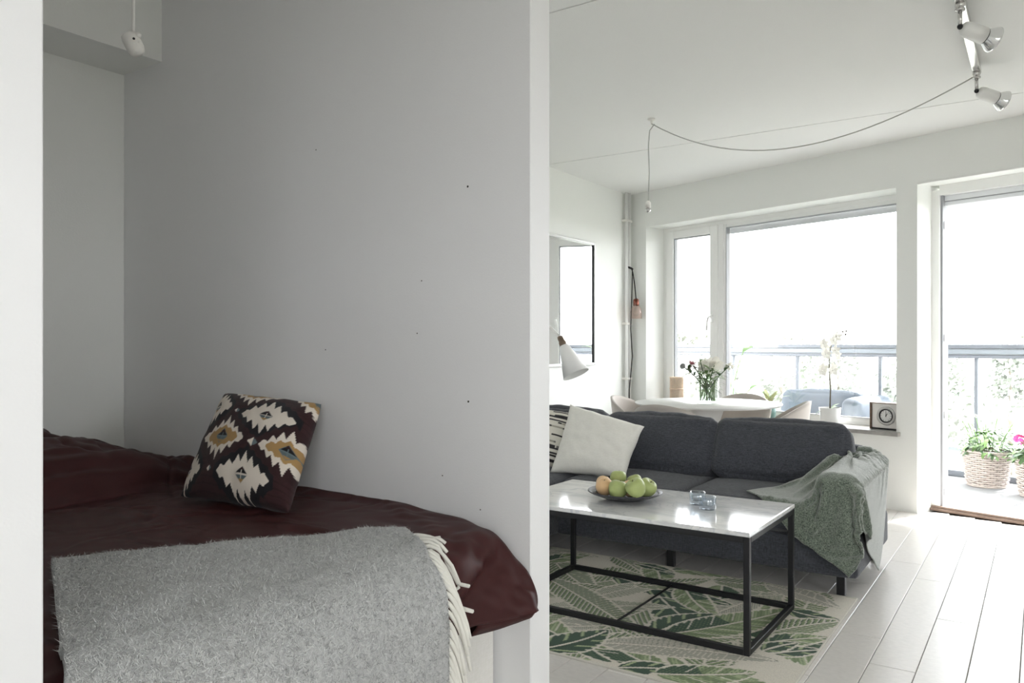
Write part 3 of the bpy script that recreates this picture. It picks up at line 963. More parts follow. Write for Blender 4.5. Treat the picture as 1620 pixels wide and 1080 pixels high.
# ---- rug with a woven leaf pattern
RX0, RX1, RY0, RY1 = -2.75, -.668, 2.421, 3.688
def make_rug():
    st = .0045
    nx, ny = int((RX1 - RX0) / st), int((RY1 - RY0) / st)
    X = np.linspace(RX0, RX1, nx)
    Y = np.linspace(RY0, RY1, ny)
    GX, GY = np.meshgrid(X, Y)
    C = np.tile(np.array(rgb(212, 206, 194)), (ny, nx, 1))
    Dk, Md, Lt, Sg, Gy = (np.array(rgb(*c)) for c in ((50, 78, 60), (126, 142, 104), (160, 172, 134), (96, 116, 84), (104, 112, 98)))
    Cr = np.array(rgb(212, 206, 194))
    rs = np.random.RandomState(11)
    leaves = []
    for k in range(64):                                # lower layer of fine feathery fronds
        a = rs.uniform(0, 2 * PI)
        L = rs.uniform(.40, .70)
        x, y = rs.uniform(RX0, RX1), rs.uniform(RY0, RY1)
        leaves.append((x, y, x + L * math.cos(a), y + L * math.sin(a), rs.uniform(.13, .20), rs.choice(['fine', 'stripe', 'stripe', 'dark', 'block', 'block']), rs.uniform(-.25, .25)))
    leaves += [(-1.75, 2.80, -1.30, 3.12, .13, 'fine', .1), (-1.631, 3.05, -1.45, 3.44, .12, 'fine', .1), (-1.95, 3.17, -1.25, 2.73, .15, 'stripe', .05),
               (-1.86, 3.69, -1.60, 3.49, .11, 'stripe', .1), (-1.62, 3.66, -1.46, 3.36, .13, 'block', .1), (-1.712, 3.64, -1.49, 3.60, .07, 'dark', .1),
               (-1.36, 3.42, -1.09, 3.10, .12, 'block', -.15), (-1.24, 2.80, -1.10, 3.15, .15, 'dark', .1), (-1.19, 2.82, -.86, 3.40, .17, 'block', -.08),
               (-1.36, 2.60, -.76, 2.80, .14, 'fine', .1), (-1.52, 2.42, -1.40, 2.73, .15, 'dark', -.15), (-1.21, 2.43, -1.01, 2.54, .09, 'dark', .1),
               (-1.05, 3.66, -.70, 3.50, .12, 'fine', .1), (-.90, 3.38, -.68, 3.36, .10, 'dark', -.3), (-.87, 3.06, -.66, 3.35, .13, 'stripe', .1), (-.84, 2.96, -.67, 3.13, .10, 'block', .1),
               (-.80, 2.86, -.665, 2.99, .075, 'dark', .05), (-.84, 2.86, -.755, 3.01, .07, 'dark', .1), (-1.08, 2.46, -.80, 2.66, .13, 'block', -.1), (-2.1, 3.42, -1.98, 3.66, .12, 'block', .2),
               (-1.55, 3.30, -1.30, 3.60, .12, 'stripe', -.1), (-1.75, 2.5, -1.62, 2.85, .13, 'stripe', .1)]
    for (x0, y0, x1, y1, w, kind, bend) in leaves:
        w *= 1.3
        L = math.hypot(x1 - x0, y1 - y0)
        dx, dy = (x1 - x0) / L, (y1 - y0) / L
        p = ((GX - x0) * dx + (GY - y0) * dy) / L
        q = -(GX - x0) * dy + (GY - y0) * dx
        q = q - bend * L * p * (1 - p) * 1.6
        pc = np.clip(p, 0, 1)
        half = w * .5 * np.sin(PI * pc ** .75) ** .7 * (1 - .15 * pc)
        aq = np.abs(q)
        jag = 1 - .16 * (np.abs(((pc * L - aq * .8) / .035) % 1 - .5) * 2) ** 2
        ins = (p > 0) & (p < 1) & (aq < half * jag)
        outl = (p > -.03) & (p < 1.03) & (aq < half + .009)
        C[outl] = Cr
        ph = (pc * L - aq * (1.1 if kind != 'fine' else 1.6)) / {'fine': .017, 'stripe': .030, 'dark': .016, 'block': .019}[kind]
        fr_ = ph % 1
        if kind == 'fine':
            c = np.where((fr_ < .42)[..., None], Gy if rs.rand() < .5 else Sg, Cr * .97)
        elif kind == 'stripe':
            c = np.where((fr_ < .2)[..., None], Dk, np.where((fr_ < .72)[..., None], Md, Cr))
        elif kind == 'dark':
            c = np.where((fr_ < .78)[..., None], Dk, Dk * .72)
            streak = (aq > half * .35) & ((ph / 5.3) % 1 < .22)
            c = np.where(streak[..., None], Lt, c)
        else:
            c = np.where((fr_ < .76)[..., None], np.where(((ph / 4.1) % 1 < .5)[..., None], Lt, Md), Sg)
            c = np.where(((q > 0) & (pc < .45))[..., None], np.where((fr_ < .8)[..., None], Dk, Sg), c)
            cut = (aq > half * .25) & ((ph / 5.7 + .3) % 1 < .07)
            c = np.where(cut[..., None], Cr, c)
        C[ins] = c[ins]
        rib = (p > -.05) & (p < .97) & (aq < .0055)
        C[rib] = Cr
        edge = (p > 0) & (p < .95) & (aq > .0055) & (aq < .0085)
        C[edge] = C[edge] * .8
    bd = (GX < RX0 + .008) | (GX > RX1 - .008) | (GY < RY0 + .008) | (GY > RY1 - .008)
    C[bd] = np.array(rgb(206, 202, 192))
    lum = C.mean(axis=2)
    Z = .0065 + .0016 * (lum / lum.max())
    P = np.stack([GX, GY, Z], -1).reshape(-1, 3)
    P -= np.array([RX0, RY0, 0])
    nV = nx * ny
    ii = np.arange(nV).reshape(ny, nx)
    F = np.stack([ii[:-1, :-1], ii[:-1, 1:], ii[1:, 1:], ii[1:, :-1]], -1).reshape(-1, 4)
    me = bpy.data.meshes.new('rug')
    ring = np.concatenate([ii[0, :], ii[1:, -1], ii[-1, -2::-1], ii[-2:0:-1, 0]])
    low = P[ring].copy()
    low[:, 2] = 0
    lo = np.arange(len(ring)) + nV
    nxt = np.roll(np.arange(len(ring)), -1)
    Fs = np.stack([lo, lo[nxt], ring[nxt], ring], -1)
    V = np.concatenate([P, low])
    F = np.concatenate([F, Fs])
    me.vertices.add(len(V))
    me.vertices.foreach_set('co', V.astype(np.float32).ravel())
    me.loops.add(len(F) * 4)
    me.loops.foreach_set('vertex_index', F.astype(np.int32).ravel())
    me.polygons.add(len(F))
    me.polygons.foreach_set('loop_start', np.arange(0, len(F) * 4, 4, dtype=np.int32))
    me.polygons.foreach_set('loop_total', np.full(len(F), 4, np.int32))
    me.update(calc_edges=True)
    me.materials.append(M['attr_rug'])
    o = bpy.data.objects.new('rug', me)
    COL.objects.link(o)
    o.location = (RX0, RY0, 0)
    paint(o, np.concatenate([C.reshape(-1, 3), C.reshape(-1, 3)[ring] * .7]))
    tag(o, 'cream flatwoven rug with green palm leaves under the coffee table', 'rug')
make_rug()

# ================================================================ DINING CORNER
DT = Vector((-1.93, 5.27, 0))
dt = thing('dining_table', 'round white pedestal dining table behind the sofa', 'table', DT)
MB().lathe([(0, .697), (.46, .697), (.492, .703), (.5, .712), (.498, .717), (0, .717)], DT, 72).build('tabletop', M['white_gloss'], dt)
MB().lathe([(0, 0), (.26, 0), (.258, .012), (.12, .035), (.055, .12), (.045, .3), (.055, .5), (.11, .66), (.17, .697), (0, .697)], DT, 48).build('pedestal', M['white_gloss'], dt)
def chair_parts(t):
    MB().lathe([(0, .40), (.18, .40), (.215, .42), (.225, .45), (.20, .475), (0, .482)], (0, 0, 0), 32).build('seat', M['velvet'], t, local=True)
    rows, nA, nZ = [], 36, 12
    for side in (0, 1):
        for j in range(nZ + 1):
            row = []
            for i in range(nA + 1):
                a = (i / nA * 2 - 1) * 2.05
                top = .46 + .285 * max(0, math.cos(a * .76)) ** .8
                k = j / nZ if side == 0 else 1 - j / nZ
                z = .41 + (top - .41) * k
                r = .225 + .045 * k ** .8 - (.028 if side else 0) * (1 - .3 * k)
                row.append(Vector((r * math.sin(a), r * math.cos(a) * 1.0, z)))
            rows.append(row)
    rows.append(rows[0])
    mb = MB().grid(rows)
    mb.build('backrest', M['velvet'], t, local=True)
    for sx in (-1, 1):
        for sy in (-1, 1):
            MB().tube([(sx * .13, sy * .13, .42), (sx * .21, sy * .21, 0)], [.016, .009], 10).build('leg', M['white_paint'], t, local=True)
def chair(label, ang, rad):
    # ang = direction from the table to the chair
    p = DT + Vector((math.cos(ang) * rad, math.sin(ang) * rad, 0))
    t = thing('dining_chair', label, 'chair', p, 'shell chairs round the dining table', ang - PI / 2)
    if not CH:
        chair_parts(t)
        CH.append(t)
    else:
        for ch in CH[0].children:
            c = ch.copy()
            COL.objects.link(c)
            c.parent = t
    return t
CH = []
chair('beige shell dining chair at the corner side of the round table by the wall pipes', PI + .10, .43)
chair('beige shell dining chair with its back against the sofa back', -1.66, .46)
chair('beige shell dining chair between the round table and the window', 1.50, .46)
chair('beige shell dining chair beside the orchid end of the table', .22, .41)

# ---- vase of flowers
VP = Vector((-1.90, 5.195, .717))
vs_ = thing('flower_vase', 'clear glass vase full of green stems on the white table', 'vase', VP)
MB().lathe([(0, 0), (.066, 0), (.074, .006), (.078, .09), (.076, .175), (.073, .175), (.074, .09), (.070, .014), (0, .012)], VP + Vector((0, 0, .0008)), 40).build('glass', M['glass'], vs_)
MB().lathe([(0, .014), (.069, .015), (.0725, .09), (.0725, .10), (0, .10)], VP + Vector((0, 0, .0008)), 32).build('water', pane_mat('vase_water', (.96, .985, .97)), vs_)
RT, FWD = Vector((.8275, .5615, 0)), Vector((-.5615, .8275, 0))
fl = [('white', .052, .02, .262, 'large white peony in the glass vase'), ('rose', -.103, 0, .262, 'dusty pink flower head in the glass vase'), ('bud', -.168, .02, .255, 'small grey bud on a long stem at the left of the vase'),
      ('spray', -.055, .01, .315, 'tall spray of white blossom in the glass vase'), ('small', .148, -.01, .255, 'small pale pink flower at the right of the vase'), ('white', .01, .06, .25, 'white peony half hidden at the back of the vase')]
rng = random.Random(21)
for kind, r_, f_, z_, lb in fl:
    q0 = VP + RT * (-r_ * .25) + Vector((0, 0, .02))
    q1 = VP + RT * r_ * .35 + FWD * f_ * .5 + Vector((0, 0, .18))
    q2 = VP + RT * r_ + FWD * f_ + Vector((0, 0, z_))
    t = thing('cut_flower', lb, 'flower', q0)
    MB().tube(bez(q0, q1, q2, 12), .0032, 6).build('stem', M['stem'] if kind in ('bud', 'rose') else M['leaf_dark'], t)
    hb = MB()
    if kind == 'white':
        for k in range(34):
            v = Vector((rng.gauss(0, 1), rng.gauss(0, 1), rng.gauss(.25, .8))).normalized()
            o1 = v.orthogonal().normalized()
            leaf_pts(hb, q2 + v * .014, (v + o1 * rng.uniform(-.7, .7)).normalized(), .058, .056, .1, up=v.cross(o1), n=4, fold=.25)
        hb.build('flower_head', M['petal_white'], t)
    elif kind in ('rose', 'small'):
        for k in range(26):
            v = Vector((rng.gauss(0, 1), rng.gauss(0, 1), rng.gauss(.1, .9))).normalized()
            leaf_pts(hb, q2 + v * .008, v, .034 if kind == 'rose' else .03, .026, 0, n=3, fold=.25)
        hb.build('flower_head', M['petal_rose'] if kind == 'rose' else M['petal_white'], t)
    elif kind == 'bud':
        hb.ball(q2, .019, 12, bump=.3).build('flower_head', M['bud'], t)
    else:
        for k in range(26):
            tt = rng.uniform(.62, 1)
            c_ = bez(q0, q1, q2, 12)[int(tt * 11)] + Vector((rng.uniform(-.02, .02), rng.uniform(-.02, .02), rng.uniform(-.01, .02)))
            for e in range(4):
                leaf_pts(hb, c_, Vector((math.cos(e * 1.57 + k), math.sin(e * 1.57 + k), .5)), .018, .016, .2, n=2)
        hb.build('blossom', M['petal_white'], t)
    lf = MB()
    mid = bez(q0, q1, q2, 12)
    for k in range(11):
        b_ = mid[rng.randint(3, 10)]
        leaf_pts(lf, b_, Vector((rng.uniform(-1, 1), rng.uniform(-1, 1), rng.uniform(-.1, .8))), rng.uniform(.05, .11), rng.uniform(.018, .03), .4)
    lf.build('leaf_sprig', M['leaf'] if kind in ('white', 'spray') else M['leaf_dark'], t)
inn = MB()
for k in range(18):
    a, b_ = rng.uniform(0, 2 * PI), rng.uniform(0, 2 * PI)
    p0 = VP + Vector((math.cos(a) * .05, math.sin(a) * .05, .02))
    p1 = VP + Vector((math.cos(b_) * .055, math.sin(b_) * .055, rng.uniform(.12, .2)))
    inn.tube([p0, (p0 + p1) / 2 + Vector((0, 0, .01)), p1], rng.uniform(.002, .004), 5)
    leaf_pts(inn, p1 - Vector((0, 0, .05)), Vector((math.cos(b_), math.sin(b_), .6)), rng.uniform(.05, .08), .018, .5)
for k in range(30):
    a = k * 2.4
    q_ = VP + Vector((math.cos(a) * .05, math.sin(a) * .05, .165 + .02 * (k % 3)))
    leaf_pts(inn, q_, Vector((math.cos(a), math.sin(a), rng.uniform(.1, 1.5))), rng.uniform(.06, .11), rng.uniform(.02, .03), .45)
inn.build('greenery', M['leaf'], vs_)

# ---- things on the window sill
def sill(s, t=.10):
    return W(s, t, ZS)
c = sill(.456, .13)
rl_ = thing('rattan_lantern', 'pale rattan cylinder lantern in the corner of the sill', 'lantern', c)
rt_ = MB()
for k in range(44):
    a = 2 * PI * k / 44
    rt_.tube([c + Vector((.058 * math.cos(a), .058 * math.sin(a), z)) for z in (.004, .3)], .0028, 5)
rt_.build('canes', M['rattan'], rl_)['kind'] = 'stuff'
for z in (.006, .1, .2, .298):
    MB().tube([c + Vector((.059 * math.cos(2 * PI * k / 32), .059 * math.sin(2 * PI * k / 32), z)) for k in range(33)], .006, 6, False).build('hoop', M['rattan'], rl_)
MB().lathe([(0, .002), (.05, .002), (.05, .295), (0, .295)], c, 24).build('liner', M['linen'], rl_)

c = sill(1.42, .10)
pp = thing('potted_bromeliad', 'spiky pale green leaved plant in a teal pot behind the chair', 'plant', c)
MB().lathe([(0, 0), (.042, 0), (.05, .12), (.046, .12), (.04, .01), (0, .105), (0, .11)], c + Vector((0, 0, .0005)), 28).build('pot', M['teal'], pp)
rng = random.Random(2)
for k in range(15):
    a = k * 2.4
    lf = MB()
    leaf_pts(lf, c + Vector((0, 0, .11)), Vector((math.cos(a), math.sin(a), 2.4 if k % 2 else 1.1)), rng.uniform(.17, .25), .038, .4, n=7)
    lf.build('leaf', M['leaf_pale'] if k % 3 else M['leaf'], pp)

c = sill(1.926, .10)
orc = thing('potted_orchid', 'white orchid with one tall stem in a white pot on the sill', 'orchid', c)
MB().lathe([(0, 0), (.06, 0), (.064, .004), (.078, .125), (.073, .125), (.06, .01), (0, .11), (0, .112)], c + Vector((0, 0, .0005)), 36).build('pot', M['white_ceramic'], orc)
MB().lathe([(0, .112), (.07, .112)], c, 24).build('soil', M['soil'], orc)
top = c + Vector((0, 0, .12))
st = [top, top + RT * .004 + Vector((0, 0, .14)), top + RT * -.006 + Vector((0, 0, .30)), top + RT * -.002 + Vector((0, 0, .42)), top + RT * .02 + Vector((0, 0, .50)), top + RT * .06 + Vector((0, 0, .545)), top + RT * .105 + Vector((0, 0, .55))]
MB().tube(st, [.005, .0045, .004, .0035, .003, .002, .002], 8).build('flower_stem', M['stem'], orc)
for r_, z_ in ((-.045, .30), (.01, .28), (-.06, .275), (.025, .305), (-.03, .45), (.03, .43), (.05, .39), (-.035, .40), (.02, .50), (.045, .53), (-.05, .48)):
    q = top + RT * r_ + FWD * rng.uniform(-.03, .01) + Vector((0, 0, z_))
    hb = MB()
    for e in range(5):
        a = e * 2 * PI / 5 + PI / 2 + rng.uniform(-.1, .1)
        dd = RT * math.cos(a) + Vector((0, 0, 1)) * math.sin(a)
        leaf_pts(hb, q, dd - FWD * .25, .042, .042 if e % 2 else .030, 0, up=FWD, n=4, fold=.15)
    hb.ball(q - FWD * .004, .006, 8)
    hb.build('blossom', M['petal_white'], orc)
for r_, z_ in ((.095, .565), (.115, .545), (.085, .54), (.12, .57)):
    MB().ball(top + RT * r_ + Vector((0, 0, z_)), .008, 8).build('bud', M['stem'], orc)
for d_, L_, m_ in ((RT * .9 + Vector((0, 0, 1.0)), .11, 'leaf'), (RT * 1.1 + Vector((0, 0, .75)) + FWD * .4, .10, 'leaf'), (-RT + Vector((0, 0, .35)), .12, 'leaf_dark')):
    lf = MB()
    leaf_pts(lf, top - Vector((0, 0, .01)), d_, L_, .042, .35 if m_ == 'leaf' else .7, n=7)
    lf.build('leaf', M[m_], orc)

ck = thing('table_clock', 'square silver clock with a wooden side at the end of the sill', 'clock', W(2.35, .11, ZS))
c0, c1 = 2.240, 2.457
MB(W).box(c0 + .012, c1, .08, .15, ZS + .001, ZS + .182, .003).build('clock_body', M['steel_face'], ck)
MB(W).box(c0, c0 + .012, .07, .155, ZS + .001, ZS + .186, .002).build('side_panel', M['walnut'], ck)
MB(W).box(c0 + .012, c1, .07, .152, ZS + .179, ZS + .186, .002).build('top_edge', M['brass'], ck)
MB(W).box(c0 + .012, c1, .07, .155, ZS, ZS + .010, .002).build('foot', M['black_metal'], ck)
fc = W((c0 + c1) / 2 + .005, .08, ZS + .096)
MB().lathe([(.060, -.001), (.066, .002), (.064, .006), (.050, .006), (.048, .001)], fc, 40, axis=-WN).build('outer_ring', M['silver_frame'], ck)
MB().lathe([(.040, .001), (.046, .004), (.047, .008), (.042, .008), (.040, .003)], fc, 40, axis=-WN).build('bezel', M['black_metal'], ck)
MB().lathe([(0, .003), (.041, .003)], fc, 40, axis=-WN).build('dial', M['dial'], ck)
UPV = Vector((0, 0, 1))
tk = MB()
for k in range(12):
    a = k * PI / 6
    d_ = WD * math.sin(a) + UPV * math.cos(a)
    tk.tube([fc - WN * .0045 + d_ * .031, fc - WN * .0045 + d_ * .038], .0012, 4)
tk.build('hour_marks', M['black_metal'], ck)
for a, L_ in ((.02, .030), (-2.2 + PI * .9, .02)):
    d_ = WD * math.sin(a) + UPV * math.cos(a)
    MB().tube([fc - WN * .0055 - d_ * .006, fc - WN * .0055 + d_ * L_], .0013, 5).build('hand', M['black_metal'], ck)

# ---- wall mirror / picture on the left wall
mr = thing('framed_mirror', 'large mirror in a thin silver frame reflecting the window', 'mirror', (-3.15, 5.53, 1.46))
y0_, y1_, z0_, z1_ = 5.06, 5.883, .948, 1.981
fm = MB()
for a, b, e, f_ in ((y0_, y0_ + .022, z0_, z1_), (y1_ - .022, y1_, z0_, z1_), (y0_ + .022, y1_ - .022, z0_, z0_ + .022), (y0_ + .022, y1_ - .022, z1_ - .022, z1_)):
    fm.box(-3.159, -3.132, a, b, e, f_, .002)
fm.build('frame', M['silver_frame'], mr)
MB().box(-3.150, -3.147, y0_ + .02, y1_ - .02, z0_ + .02, z1_ - .02).build('glass', M['mirror'], mr)
MB().box(-3.147, -3.139, y1_ - .030, y1_ - .022, z0_ + .022, z1_ - .022).build('inner_edge', M['black_metal'], mr)

# ---- heating pipes in the corner
pi_ = thing('heating_pipes', 'pair of white heating pipes running up the room corner', 'pipe', (-3.12, 6.49, 0))
for y in (6.455, 6.515):
    MB().tube([(-3.122, y, .0), (-3.122, y, 2.5)], .014, 12).build('pipe', M['white_paint'], pi_)
for z in (.8, 1.30, 2.235):
    MB().box(-3.16, -3.104, 6.43, 6.54, z, z + .022, .003).build('pipe_clip', M['white_plastic'], pi_)

# ---- pink glass pendant hung on the pipe
hk = Vector((-3.095, 6.50, 1.815))
pd = thing('pendant_lamp', 'pink glass pendant with black cord hooked on the corner pipe', 'lamp', hk)
MB().tube([hk + Vector((-.02, -.03, .01)), hk + Vector((0, 0, 0)), hk + Vector((.012, .005, -.012))], .010, 8).build('hook_knot', M['black_cord'], pd)
sk = Vector((-3.03, 6.46, 1.50))
MB().tube(bez(hk, hk + Vector((.03, -.01, -.05)), sk + Vector((0, 0, .03)), 14), .005, 8).build('cord', M['black_cord'], pd)
MB().tube([hk + Vector((.01, 0, 0)), hk + Vector((-.0, .01, -.25)), hk + Vector((-.005, -.005, -.55)), hk + Vector((.01, .0, -.8)), hk + Vector((-.02, .0, -1.1)), hk + Vector((-.03, .0, -1.6))], .0045, 8).build('cord', M['black_cord'], pd)
MB().lathe([(0, .035), (.012, .035), (.026, .028), (.027, -.022), (.024, -.03), (0, -.03)], sk, 20).build('socket', M['copper'], pd)
MB().lathe([(.025, .0), (.030, -.03), (.046, -.055), (.052, -.085), (.054, -.145), (.0515, -.145), (.0495, -.085), (.044, -.058), (.028, -.032), (.022, -.0)], sk, 28).build('glass_shade', M['pink_glass'], pd)
MB().lathe([(.010, -.03), (.012, -.045), (.027, -.075), (.03, -.095), (.02, -.118), (0, -.124)], sk, 20).build('bulb', M['glass'], pd)

# ================================================================ CEILING THINGS
HKp = Vector((-1.975, 4.43, 2.5))
lc = thing('ceiling_lamp_cord', 'thin lamp cord looped from a ceiling hook to the spotlight rail', 'cord', HKp)
MB().lathe([(0, 0), (.022, 0), (.022, -.008), (.008, -.014), (.006, -.03), (0, -.03)], HKp, 16).build('ceiling_hook', M['white_plastic'], lc)
RE = Vector((-.275, 4.53, 2.462))
sw, N_ = [], 28
for k in range(N_ + 1):
    t = k / N_
    p = (HKp + Vector((0, 0, -.03))).lerp(RE, t)
    p.z -= .40 * 4 * t * (1 - t) * (1 - .30 * (t - .5)) * .62
    sw.append(p)
MB().tube(sw, .0035, 6).build('cord', M['grey_cord'], lc)
dn = [HKp + Vector((.02, 0, -.035)), HKp + Vector((-.012, 0, -.07)), HKp + Vector((-.02, 0, -.16)), HKp + Vector((-.014, 0, -.33)), HKp + Vector((-.02, -.005, -.53))]
MB().tube(dn, .0035, 6).build('cord', M['grey_cord'], lc)
e_ = dn[-1]
MB().lathe([(0, .03), (.008, .03), (.016, .02), (.017, -.01), (0, -.01)], e_, 16).build('terminal', M['white_plastic'], lc)
MB().ball(e_ + Vector((0, 0, -.025)), .017, 12).build('terminal', M['chrome'], lc)

rail = thing('spotlight_rail', 'chrome ceiling spotlight rail with two glass reflector heads', 'spotlight', (-.265, 3.9, 2.5))
MB().box(-.285, -.247, 3.28, 4.50, 2.462, 2.488, .003).build('rail', M['chrome'], rail)
for y in (3.5, 4.35):
    MB().box(-.275, -.257, y - .02, y + .02, 2.485, 2.5, .002).build('bracket', M['chrome'], rail)
def spot(y):
    p = Vector((-.266, y, 2.462))
    hd_ = MB().lathe([(0, .002), (.018, .002), (.018, -.010), (.012, -.018), (.018, -.022), (.018, -.03), (0, -.03)], p, 20).build('connector', M['chrome'], rail)
    MB().tube([p + Vector((0, 0, -.025)), p + Vector((0, 0, -.085))], .008, 10).build('stem', M['chrome'], hd_)
    k = p + Vector((0, 0, -.092))
    dr = (RT * .93 + FWD * .10 - Vector((0, 0, 1)) * .30).normalized()
    MB().ball(k, .011, 10).build('joint', M['black_metal'], hd_)
    MB().lathe([(0, .008), (.014, .008), (.026, .018), (.031, .035), (.033, .105), (0, .105)], k, 28, axis=dr).build('holder', M['white_paint'], hd_)
    MB().lathe([(.028, .105), (.031, .109), (.028, .110)], k, 24, axis=dr).build('seam', M['black_metal'], hd_)
    MB().lathe([(.027, .108), (.034, .118), (.048, .142), (.051, .150), (.049, .151), (.044, .140), (.026, .115), (0, .113)], k, 32, axis=dr).build('reflector_bulb', mat('reflector_glass', (.82, .83, .83), .12, .75), hd_)
spot(3.53)
spot(4.47)

# alcove: white cord with a lamp connector hanging from the ceiling
pc = Vector((-2.16, 1.24, 2.5))
al = thing('ceiling_connector', 'white lamp connector dangling on its cord in the sleeping alcove', 'connector', pc)
pt = Vector((-2.215, 1.277, 2.005))
MB().tube([(pt.x, pt.y, 2.5), (pt.x, pt.y, 2.27), pt + Vector((0, 0, .03))], .0045, 8).build('cord', M['white_cord'], al)
MB().lathe([(0, 0), (.03, 0), (.03, -.012), (0, -.014)], (pt.x, pt.y, 2.4995), 20).build('ceiling_cup', M['white_plastic'], al)
axc = (RT * .45 - Vector((0, 0, 1)) + FWD * .2).normalized()
cb = MB().lathe([(0, -.034), (.012, -.034), (.022, -.028), (.025, -.012), (.025, .012), (.022, .026), (.016, .033), (0, .034)], pt, 20, axis=axc).build('connector_body', M['white_plastic'], al)
for s in (-1, 1):
    q = pt + RT * .016 + Vector((0, 0, .012 + .012 * s))
    MB().ball(q - FWD * .006, .009, 8, sx=1.3).build('side_lug', M['white_plastic'], cb)
MB().lathe([(0, .0015), (.0035, .001), (.0035, -.002)], pt + RT * .012 - FWD * .0225 + Vector((0, 0, .008)), 10, axis=-FWD).build('screw', M['black_metal'], cb)

# ================================================================ SLEEPING ALCOVE
bed = thing('bed', 'white upholstered bed base with mattress filling the sleeping alcove', 'bed', (-2.2, 1.15, 0))
MB().box(-3.14, -1.257, .545, 1.768, .03, .40, .012).build('bed_base', M['bed_base'], bed)
MB().from_bm(softbox((-2.18, 1.155, .507), (1.91, 1.22, .215), 0, .055, .01, .002, 3)).build('mattress', M['bed_base'], bed)
for lx in (-3.05, -1.35):
    for ly in (.62, 1.69):
        MB().box(lx - .02, lx + .02, ly - .02, ly + .02, 0, .03).build('leg', M['black_metal'], bed)

def kilim(u, v):
    """brown ground with rows of zigzag edged medallions"""
    bx, ix, wx, tx, gx = (np.array(rgb(*c)) for c in ((58, 36, 38), (30, 28, 32), (226, 216, 204), (170, 136, 88), (104, 118, 122)))
    C = np.tile(bx, (len(u), 1))
    x, y = u * .46, v * .50
    st = (np.sin(y * 260 + np.sin(x * 40)) > .75)
    C[st] = bx * .72
    def med(cx, cy, a, b, kind):
        dx, dy = np.abs(x - cx), np.abs(y - cy)
        per = a / 3.5
        tri = np.abs(((dx / per) % 1) - .5) * 2
        lim = b * np.clip(1.04 - dx / a, 0, 1)
        spike = .042 * tri * (dx < a * 1.0)
        C[(dx < a * 1.16) & (dy < b * np.clip(1.17 - dx / a, 0, 2) * .98 + .022 + spike * .3)] = ix if kind == 0 else bx * .8
        C[(dx < a) & (dy < lim * .68 + spike * np.clip(1.15 - dx / a, .25, 1))] = wx
        if kind == 1:
            C[(dx < a * .72) & (dy < lim * .60 - .012 + spike * .3)] = tx
        r_ = dx / (a * .27) + dy / (b * .40)
        s_ = (x - cx) * 90
        t_ = (y - cy) * 110
        C[r_ < 1] = wx * .86 if kind == 0 else gx
        C[(r_ < .92) & (t_ > .25) & (np.abs(s_) > .12)] = ix
        C[(r_ < .92) & (t_ < -.25) & (np.abs(s_) > .2)] = gx * .75
        C[(r_ < .92) & (dy > b * .19) & (y < cy)] = tx * .9
        C[(r_ < .92) & (dy > b * .19) & (y > cy)] = bx * .8
    def lone(cx, cy, s):
        r_ = np.abs(x - cx) / s + np.abs(y - cy) / (s * .9)
        C[(r_ < 1) & (x < cx)] = wx
        C[(r_ < 1) & (x >= cx)] = gx
    med(.312, .350, .116, .078, 0)
    med(.285, .075, .108, .080, 0)
    med(.150, .225, .104, .094, 1)
    med(.432, .212, .108, .086, 1)
    med(.040, .388, .085, .086, 0)
    med(.02, .085, .065, .075, 0)
    med(.205, .488, .115, .070, 1)
    med(.465, .495, .09, .085, 1)
    med(-.02, .52, .07, .05, 1)
    lone(.298, .215, .022)
    lone(.165, .365, .013)
    lone(.135, .085, .013)
    return C
cushion('patterned_cushion', 'brown cushion with cream zigzag medallions leaning on the alcove wall', (-2.395, 1.722, .948), (-1.905, 1.722, .93), (-1.725, 1.44, .655), (-2.185, 1.41, .655), .15, M['attr_cloth'], 150, .05, .006, 3, kilim)

